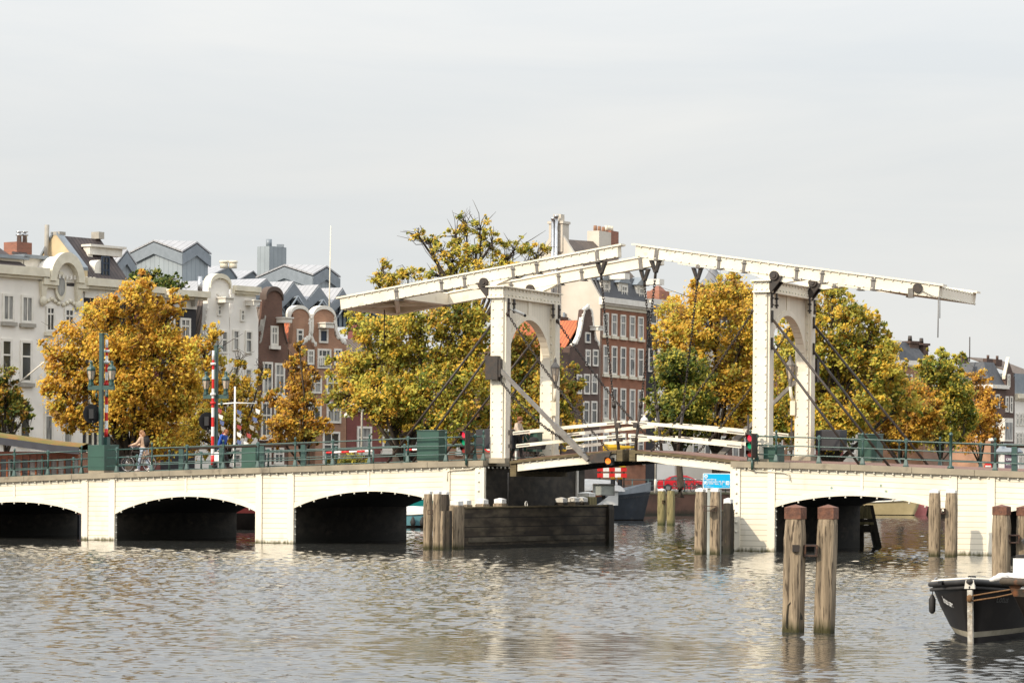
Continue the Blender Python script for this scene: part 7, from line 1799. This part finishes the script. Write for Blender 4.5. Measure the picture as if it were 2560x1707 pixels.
def tree(label, px, Y, blobs, pal, leaves=9000, size=.17, seed=1, spread=.75, trunk_r=.3, dens=1.0, ybase=None, droop=0.0, name='autumn_tree', grp='trees along the far quay', bare=0, zg=None):
    # blobs: (x, y, rx, ry) of each bough's foliage in the photo, turned into metres at the tree's own distance
    rng = np.random.default_rng(seed); sc = FPX / Y; leaves = int(leaves * 2.0); size *= .72; SDN = np.array(sd) / np.linalg.norm(sd)
    zg = QZ if zg is None else zg
    bx = at(px, 1150, Y)[0]
    root = thing(name, label, 'tree', (bx, Y, zg), grp)
    B = []
    for k, q in enumerate(blobs):
        x, y, rx, ry = q[:4]; dy = q[4] if len(q) > 4 else rng.uniform(-1.6, 1.6)
        p = at(x, y, Y + dy); B.append((np.array(p), rx * 1.06 / sc, ry * 1.06 / sc))
    for c, rx, ry in list(B):               # loose sprays beyond each bough
        for _ in range(3):
            th = rng.uniform(0, 2 * pi); q = rng.uniform(.95, 1.28); k = rng.uniform(.16, .34)
            B.append((c + np.array([cos(th) * rx * q, rng.uniform(-1, 1), sin(th) * ry * q]), rx * k, ry * k))
    nb = len(blobs); names = list(pal); wts = np.array([pal[n] for n in names], float); wts /= wts.sum(); cols = np.array([PAL[n] for n in names])
    vol = np.array([(r * h) ** .92 for _, r, h in B]); nl = (leaves * vol / vol.sum()).astype(int)
    C, T, tips = [], [], []
    for (c, rx, ry), n in zip(B, nl):
        ncl = max(5, int(n / 60))
        d = rng.normal(size=(ncl, 3)); d /= np.linalg.norm(d, axis=1)[:, None]; d *= (rng.random((ncl, 1)) ** .42)
        cl = c + d * np.array([rx, min(rx, 3.2), ry])
        tips.append(cl)
        idx = rng.integers(0, ncl, n); cs = spread * (.35 + .9 * rng.random(ncl)) * min(1, rx / 1.6)
        L_ = cl[idx] + rng.normal(size=(n, 3)) * (cs[idx] * .42)[:, None] * np.array([1, 1, .8])
        C.append(L_)
        ct = rng.choice(len(names), ncl, p=wts); lt = rng.choice(len(names), n, p=wts)
        own = np.where(rng.random(n) < .62, ct[idx], lt)
        T.append(cols[own] * rng.uniform(.72, 1.2, (n, 1)))
    C = np.concatenate(C); T = np.clip(np.concatenate(T), 0, .9); n = len(C)
    ax = rng.normal(size=(n, 3)); ax /= np.linalg.norm(ax, axis=1)[:, None]; ax = ax * np.sign(-(ax @ SDN))[:, None] - .55 * SDN + np.array([0, 0, .25])   # leaves turn to the light
    ax /= np.linalg.norm(ax, axis=1)[:, None]
    u = np.cross(ax, rng.normal(size=(n, 3))); u /= np.linalg.norm(u, axis=1)[:, None]; v = np.cross(ax, u)
    s = size * rng.uniform(.45, 1.4, (n, 1))
    V = np.stack([C + u * s, C + v * s * .62 + u * s * .1, C - u * s, C - v * s * .62 + u * s * .1], 1).reshape(-1, 3) - np.array([bx, Y, zg])
    me = bpy.data.meshes.new('crown'); me.vertices.add(4 * n); me.vertices.foreach_set('co', V.astype(np.float32).ravel())
    me.loops.add(4 * n); me.loops.foreach_set('vertex_index', np.arange(4 * n, dtype=np.int32)); me.polygons.add(n); me.polygons.foreach_set('loop_start', np.arange(0, 4 * n, 4, dtype=np.int32))
    me.update(calc_edges=True)
    at_ = me.attributes.new('tint', 'FLOAT_COLOR', 'FACE'); at_.data.foreach_set('color', np.hstack([T, np.ones((n, 1))]).astype(np.float32).ravel())
    me.materials.append(LEAF); o = bpy.data.objects.new('crown', me); COL.objects.link(o); o.parent = root
    # trunk, boughs to each blob, twigs to some clusters
    mb = MB(); ctr = np.mean([b[0] for b in B], 0); zf = zg + max(1.8, (min(b[0][2] - b[2] for b in B) - zg) * .75)
    fork = np.array([bx + (ctr[0] - bx) * .25, Y, zf])
    mb.path([(bx, Y, zg - .2), (bx + .05, Y, zg + .5), tuple(fork)], [trunk_r * 1.35, trunk_r, trunk_r * .8], 8)
    for bi, ((c, rx, ry), cl) in enumerate(zip(B, tips)):
        if bi >= nb:
            pc = B[(bi - nb) // 3][0]; mb.path([tuple(pc), tuple((pc + c) / 2 + rng.normal(0, .12, 3)), tuple(c)], [.05, .03, .012], 4); continue
        mid = fork + (c - fork) * .5 + np.array([rng.normal(0, .4), rng.normal(0, .3), .25 * np.linalg.norm(c - fork) * .3]); r0 = trunk_r * rng.uniform(.3, .45)
        e_ = c + np.array([0, 0, ry * .35])
        mb.path([tuple(fork - np.array([0, 0, .3])), tuple(mid), tuple(c), tuple(e_)], [r0, r0 * .7, r0 * .45, r0 * .18], 6)
        for j in range(min(len(cl), 16 + bare)):
            q = cl[j]; st_ = mid + (c - mid) * rng.random(); m_ = (st_ + q) / 2 + rng.normal(0, .2, 3) + np.array([0, 0, .1])
            ext = q + (q - st_) * (.12 if j < bare else -.05); mb.path([tuple(st_), tuple(m_), tuple(ext)], [r0 * .2, r0 * .12, .01], 4)
        for j in range(bare):
            q = c + np.array([rng.normal(0, rx * .8), rng.normal(0, .5), abs(rng.normal(ry * .9, ry * .4))]); mb.path([tuple(c), tuple((c + q) / 2 + rng.normal(0, .15, 3)), tuple(q)], [min(.05, r0 * .2), .022, .008], 4)
    mb.build('trunk', MT['bark'], root)
    return root
OR = {'gold': 5.6, 'amber': 3.6, 'orange': 1.4, 'rust': .6, 'lime': 1.6, 'olive': .9}
YG = {'lime': 4, 'gold': 2.6, 'olive': 3.2, 'green': 1.8, 'amber': 1.2, 'rust': .4}
GD = {'gold': 5, 'amber': 2.2, 'lime': 3.4, 'olive': 1.4, 'rust': .3}
GR = {'green': 4, 'olive': 3, 'lime': 2, 'deep': 2.5, 'gold': .6}
tree('dark olive and orange tree at the left photo edge before the white house', 12, 172, [(15, 960, 34, 45), (40, 1010, 38, 40), (10, 1050, 40, 40), (-30, 980, 50, 80), (62, 1040, 18, 30)], {'olive': 4, 'deep': 3, 'rust': 2, 'green': 2, 'amber': 1.5}, 4200, .15, 2, trunk_r=.22)
tree('big orange tree in front of the black and white canal houses', 330, 180, [(345, 740, 50, 45), (270, 790, 55, 45), (220, 850, 65, 50), (160, 900, 48, 55), (300, 870, 80, 60), (390, 830, 65, 60), (430, 760, 30, 34), (440, 900, 55, 60), (230, 950, 80, 55), (340, 970, 85, 60), (150, 985, 48, 50), (430, 1000, 60, 55), (280, 1040, 90, 45), (390, 1080, 70, 50), (480, 960, 30, 60), (360, 700, 16, 22), (180, 1040, 45, 34)], OR, 27000, .155, 3, trunk_r=.42, bare=2)
tree('yellow thinning tree with bare upper twigs in front of the white gables', 570, 187, [(510, 900, 42, 60), (545, 960, 50, 50), (500, 1020, 48, 60), (570, 1030, 52, 60), (610, 985, 34, 40), (625, 1050, 26, 50), (530, 850, 24, 36), (655, 930, 18, 22), (480, 1090, 60, 45), (600, 900, 18, 18)], GD, 9500, .15, 4, trunk_r=.2, bare=11)
tree('rust orange tree between the dark brick house and the pink brick gables', 760, 200, [(740, 905, 24, 30), (748, 960, 36, 40), (728, 1020, 38, 46), (775, 1015, 26, 34), (700, 1065, 38, 38), (765, 1080, 40, 26), (812, 1062, 30, 16), (748, 868, 12, 16), (788, 935, 14, 14), (690, 1000, 20, 30)], {'amber': 4, 'orange': 3, 'gold': 2.5, 'rust': 2.5, 'olive': 1.4}, 6800, .15, 5, trunk_r=.2, bare=3)
tree('yellow green tree with low boughs left of the left portal', 1010, 185, [(960, 830, 70, 45), (1050, 800, 70, 50), (1150, 790, 60, 55), (1200, 850, 50, 70), (900, 920, 60, 45), (990, 900, 80, 60), (1090, 890, 80, 60), (1170, 950, 70, 60), (880, 985, 55, 45), (960, 990, 70, 55), (1060, 985, 80, 60), (1000, 1050, 80, 40), (1120, 1050, 70, 50), (900, 800, 30, 26), (1210, 1040, 40, 60)], YG, 27000, .155, 6, trunk_r=.45)
tree('olive brown tree filling the arch of the left portal', 1330, 198, [(1290, 860, 45, 50), (1340, 900, 50, 60), (1300, 960, 55, 55), (1380, 960, 50, 55), (1340, 1030, 70, 55), (1420, 1010, 34, 50), (1410, 1080, 40, 40), (1270, 1050, 45, 45), (1440, 950, 20, 40)], {'olive': 4, 'amber': 2.4, 'rust': 2.2, 'green': 2, 'gold': 1.8, 'lime': 1}, 14000, .155, 7, trunk_r=.3)
tree('tall old tree with twisting bare limbs rising behind the left balance beam', 1170, 196, [(1045, 588, 24, 12), (1075, 610, 30, 18), (1105, 632, 36, 24), (1140, 590, 26, 40), (1165, 560, 24, 26), (1200, 575, 26, 34), (1190, 630, 50, 34), (1130, 655, 40, 26), (1230, 610, 22, 30), (1285, 625, 34, 34), (1345, 640, 30, 32), (1260, 650, 26, 26), (1320, 665, 44, 22), (1220, 680, 64, 28), (1100, 690, 44, 26)], {'lime': 3.5, 'gold': 2.8, 'olive': 3.2, 'green': 1.2}, 5600, .13, 8, spread=.6, trunk_r=.4, bare=7)
tree('slim tree top showing above the left counterweight case', 990, 200, [(955, 672, 20, 24), (980, 692, 26, 20), (1022, 685, 30, 14), (945, 705, 20, 18), (970, 720, 24, 18), (1000, 730, 40, 20), (990, 800, 50, 50)], {'lime': 2.4, 'gold': 2.8, 'olive': 3}, 4200, .13, 9, spread=.7, trunk_r=.26, bare=4)
tree('golden tree behind the lifting chains between the portals', 1790, 205, [(1700, 790, 55, 45), (1770, 760, 60, 50), (1840, 740, 50, 50), (1880, 800, 45, 60), (1680, 850, 40, 50), (1760, 850, 70, 60), (1850, 880, 60, 70), (1690, 920, 50, 55), (1830, 960, 70, 60), (1880, 1010, 60, 50), (1740, 1000, 70, 60), (1800, 720, 24, 30), (1850, 1060, 50, 35)], {'gold': 4.4, 'amber': 2.8, 'lime': 3, 'olive': 1.6, 'rust': .8}, 25000, .155, 10, trunk_r=.32, bare=4)
tree('green leafy tree under the golden tree behind the leaf rails', 1700, 200, [(1690, 905, 44, 30), (1670, 960, 36, 45), (1725, 950, 50, 50), (1690, 1020, 55, 50), (1750, 1010, 36, 50), (1700, 1075, 60, 34), (1650, 1040, 20, 50)], GR, 11000, .155, 11, trunk_r=.24)
tree('large yellow green tree right behind the right portal', 2060, 195, [(2080, 730, 34, 30), (2050, 780, 55, 45), (2120, 790, 48, 40), (2150, 800, 24, 22), (2000, 830, 60, 60), (2090, 860, 80, 60), (2160, 860, 45, 45), (1960, 900, 60, 60), (2040, 940, 80, 60), (2130, 940, 70, 55), (2200, 920, 40, 45), (1990, 1010, 80, 60), (2100, 1020, 80, 60), (2190, 1000, 50, 50), (2185, 820, 24, 34), (2205, 880, 34, 45), (2232, 945, 36, 45), (2262, 1000, 34, 40), (2050, 1080, 90, 40), (1930, 1050, 50, 60), (2000, 760, 40, 50)], {'lime': 4.4, 'gold': 4, 'olive': 2.6, 'green': 1.4, 'amber': 1}, 30000, .155, 12, trunk_r=.4)
tree('amber brown rounded tree low between the two green yellow trees at right', 2250, 212, [(2220, 960, 40, 40), (2270, 990, 50, 45), (2210, 1030, 55, 50), (2290, 1050, 50, 50), (2330, 1030, 30, 40), (2240, 1085, 70, 35)], {'amber': 4, 'gold': 2.4, 'rust': 2.6, 'olive': 2, 'orange': 1}, 12000, .155, 13, trunk_r=.26)
tree('green yellow pointed tree in front of the dark roofed brick house', 2350, 228, [(2358, 895, 18, 28), (2330, 925, 34, 34), (2375, 935, 34, 40), (2320, 980, 36, 45), (2390, 985, 44, 45), (2350, 1010, 50, 45), (2410, 1040, 32, 45), (2350, 1075, 60, 38), (2310, 900, 12, 22)], {'lime': 4, 'gold': 2.6, 'olive': 3, 'green': 2.6, 'deep': .8}, 15000, .16, 14, trunk_r=.24)
tree('sparse orange tree in front of the brick house at far right', 2450, 250, [(2440, 950, 26, 24), (2455, 1000, 34, 36), (2480, 1020, 26, 30), (2445, 1060, 34, 40), (2478, 1075, 30, 34), (2420, 1090, 30, 34)], {'orange': 3, 'amber': 4, 'rust': 3, 'gold': 1.4}, 5200, .16, 15, trunk_r=.2, bare=4)
tree('dark green conifer on the roof garden behind the big orange tree', 395, 232, [(350, 690, 20, 14), (385, 690, 26, 16), (420, 700, 24, 16), (450, 712, 18, 10), (330, 690, 12, 12), (400, 715, 40, 14)], {'pine': 4, 'deep': 2, 'green': 1.5, 'olive': 1}, 3600, .12, 16, spread=.5, trunk_r=.2, name='conifer', grp='conifers behind the houses')
tree('low flowering bush on the quay behind the left ship rails', 860, 188, [(840, 1160, 30, 14), (880, 1155, 34, 18), (905, 1165, 20, 12)], {'green': 3, 'olive': 3, 'lime': 3, 'gold': 1}, 1800, .1, 17, spread=.5, trunk_r=.05, name='bush', grp='bushes on the quay')
# ================================================================== GROUND AND WATER
mb = MB()
edge = [(-160, 10), (-22, 183), (12, 233.5), (34, 254), (62, 274), (110, 296), (260, 330)]
far = [(1500, 330), (1500, 3500), (-1500, 3500), (-1500, 10)]
mb.ex([(x, y, QZ - .004) for x, y in edge + far], (0, 0, -3)); tag(mb.build('ground', MT['land']), kind='structure')
root = thing('quay_wall', 'brick quay wall with mossy stone edge along the far bank', 'quay wall', (12, 233.5, 0))
mb = MB()
for (a, b), (c, d) in zip(edge, edge[1:]):
    n = Vector((d - b, a - c, 0)).normalized() * .25
    mb.hexa([(a + n.x, b + n.y, -1), (c + n.x, d + n.y, -1), (c, d, -1), (a, b, -1), (a + n.x, b + n.y, QZ - .12), (c + n.x, d + n.y, QZ - .12), (c, d, QZ - .12), (a, b, QZ - .12)])
mb.build('brickwork', MT['quay_brick'], root, uv=lambda x, y, z: (x + y, z))
mb = MB()
for (a, b), (c, d) in zip(edge, edge[1:]):
    n = Vector((d - b, a - c, 0)).normalized() * .3; m = n * -1.2
    mb.hexa([(a + n.x, b + n.y, QZ - .12), (c + n.x, d + n.y, QZ - .12), (c + m.x, d + m.y, QZ - .12), (a + m.x, b + m.y, QZ - .12), (a + n.x, b + n.y, QZ + .05), (c + n.x, d + n.y, QZ + .05), (c + m.x, d + m.y, QZ + .05), (a + m.x, b + m.y, QZ + .05)])
mb.build('stone_edge', MT['quay_stone'], root)
def quay_rail(label, pts):
    root = thing('quay_railing', label, 'railing', (*pts[0], QZ), 'quay railings')
    mb = MB()
    for h_ in (.95, .5): mb.path([(x, y, QZ + h_) for x, y in pts], .03, 5)
    mb.build('rail', MT['rail_green'], root)
    for (a, b), (c, d) in zip(pts, pts[1:]):
        n = max(1, int(hypot(c - a, d - b) / 2.2))
        for k in range(n): mb = MB(); x, y = a + (c - a) * k / n, b + (d - b) * k / n; mb.tube((x, y, QZ), (x, y, QZ + 1.0), .045, n=6); mb.build('post', MT['rail_green'], root)
quay_rail('thin green railing on the quay edge behind the grey barge', [(-2.5, 212.8), (11.6, 234.0), (20, 242)])
# water
def water():
    rng = np.random.default_rng(4)
    nu, y0, y1, st = 680, 34.0, 262.0, 0.0019
    U = np.linspace(-.30, .30, nu); ny = int(math.log(y1 / y0) / st); Yv = y0 * np.exp(st * np.arange(ny + 1))
    YY, UU = np.meshgrid(Yv, U, indexing='ij'); XX = UU * YY; ZW = np.zeros_like(XX)
    for k in range(64):
        lam = 0.17 * (4.2 ** (rng.random() ** 1.3)); th = rng.normal(radians(82), .5); amp = lam * .0034 * rng.uniform(.6, 1.3)
        if k < 5: lam *= 2.2; amp *= 1.2
        kx, ky = 2 * pi / lam * cos(th), 2 * pi / lam * sin(th); ph = rng.random() * 6.283
        ph_ = kx * XX + ky * YY + ph + .7 * np.sin(.11 * XX + .07 * YY + k)
        ZW += amp * (np.sin(ph_) + .25 * np.sin(2 * ph_ + .6))
    gust = .86 + .42 * np.sin(.06 * YY + .5 * np.sin(.09 * XX)) * np.sin(.13 * XX + .05 * YY + 1.3)
    ZW *= gust
    # smoother slicks off the near quay: these mirror the trees instead of the sky
    sl_ = np.clip(1 - np.abs(YY - 47.5 - 1.6 * np.sin(.45 * XX)) / 6.5, 0, 1) * np.clip(.55 + .6 * np.sin(.42 * XX + 1.9 + .25 * YY) + .25 * np.sin(1.3 * XX - .5 * YY), 0, 1)
    ZW *= 1 - .62 * np.clip(sl_ * 1.6, 0, 1)
    fade = np.clip((.30 - np.abs(UU)) / .03, 0, 1) * np.clip((YY - y0) / 3, 0, 1) * np.clip((y1 - YY) / 12, 0, 1)
    ZW *= fade
    V = np.stack([XX, YY, ZW], -1).reshape(-1, 3)
    I = np.arange((ny + 1) * nu).reshape(ny + 1, nu)
    Q = np.stack([I[:-1, :-1], I[:-1, 1:], I[1:, 1:], I[1:, :-1]], -1).reshape(-1, 4)
    # outer skirt, flat
    b = len(V); e0, e1 = .30 * y0, .30 * y1
    ex_ = np.array([(-e0, y0, 0), (e0, y0, 0), (e1, y1, 0), (-e1, y1, 0), (-900, -300, 0), (900, -300, 0), (900, 700, 0), (-900, 700, 0)], float)
    V = np.vstack([V, ex_]); Q2 = np.array([(0, 4, 5, 1), (1, 5, 6, 2), (2, 6, 7, 3), (3, 7, 4, 0)]) + b
    Q = np.vstack([Q, Q2])
    me = bpy.data.meshes.new('water'); me.vertices.add(len(V)); me.vertices.foreach_set('co', V.astype(np.float32).ravel())
    me.loops.add(len(Q) * 4); me.loops.foreach_set('vertex_index', Q.astype(np.int32).ravel())
    me.polygons.add(len(Q)); me.polygons.foreach_set('loop_start', np.arange(0, len(Q) * 4, 4, dtype=np.int32)); me.polygons.foreach_set('use_smooth', np.ones(len(Q), bool))
    me.update(calc_edges=True); me.validate()
    m = bpy.data.materials.new('canal_water'); m.use_nodes = True; t = m.node_tree; bs = t.nodes['Principled BSDF']
    bs.inputs['Base Color'].default_value = (0.036, 0.036, 0.032, 1); bs.inputs['Roughness'].default_value = 0.05; bs.inputs['IOR'].default_value = 1.45; bs.inputs['Specular IOR Level'].default_value = 0.5
    g_ = NN(t, 'ShaderNodeNewGeometry'); mp_ = NN(t, 'ShaderNodeMapping'); mp_.inputs['Scale'].default_value = (1.0, 1.6, 1)
    n1 = NN(t, 'ShaderNodeTexNoise'); n1.inputs['Scale'].default_value = 6.0; n1.inputs['Detail'].default_value = 4.0
    bp = NN(t, 'ShaderNodeBump'); bp.inputs['Strength'].default_value = .35; bp.inputs['Distance'].default_value = .012
    t.links.new(g_.outputs['Position'], mp_.inputs[0]); t.links.new(mp_.outputs[0], n1.inputs['Vector']); t.links.new(n1.outputs['Fac'], bp.inputs['Height']); t.links.new(bp.outputs[0], bs.inputs['Normal'])
    me.materials.append(m); o = bpy.data.objects.new('water', me); COL.objects.link(o); tag(o, kind='structure')
water()
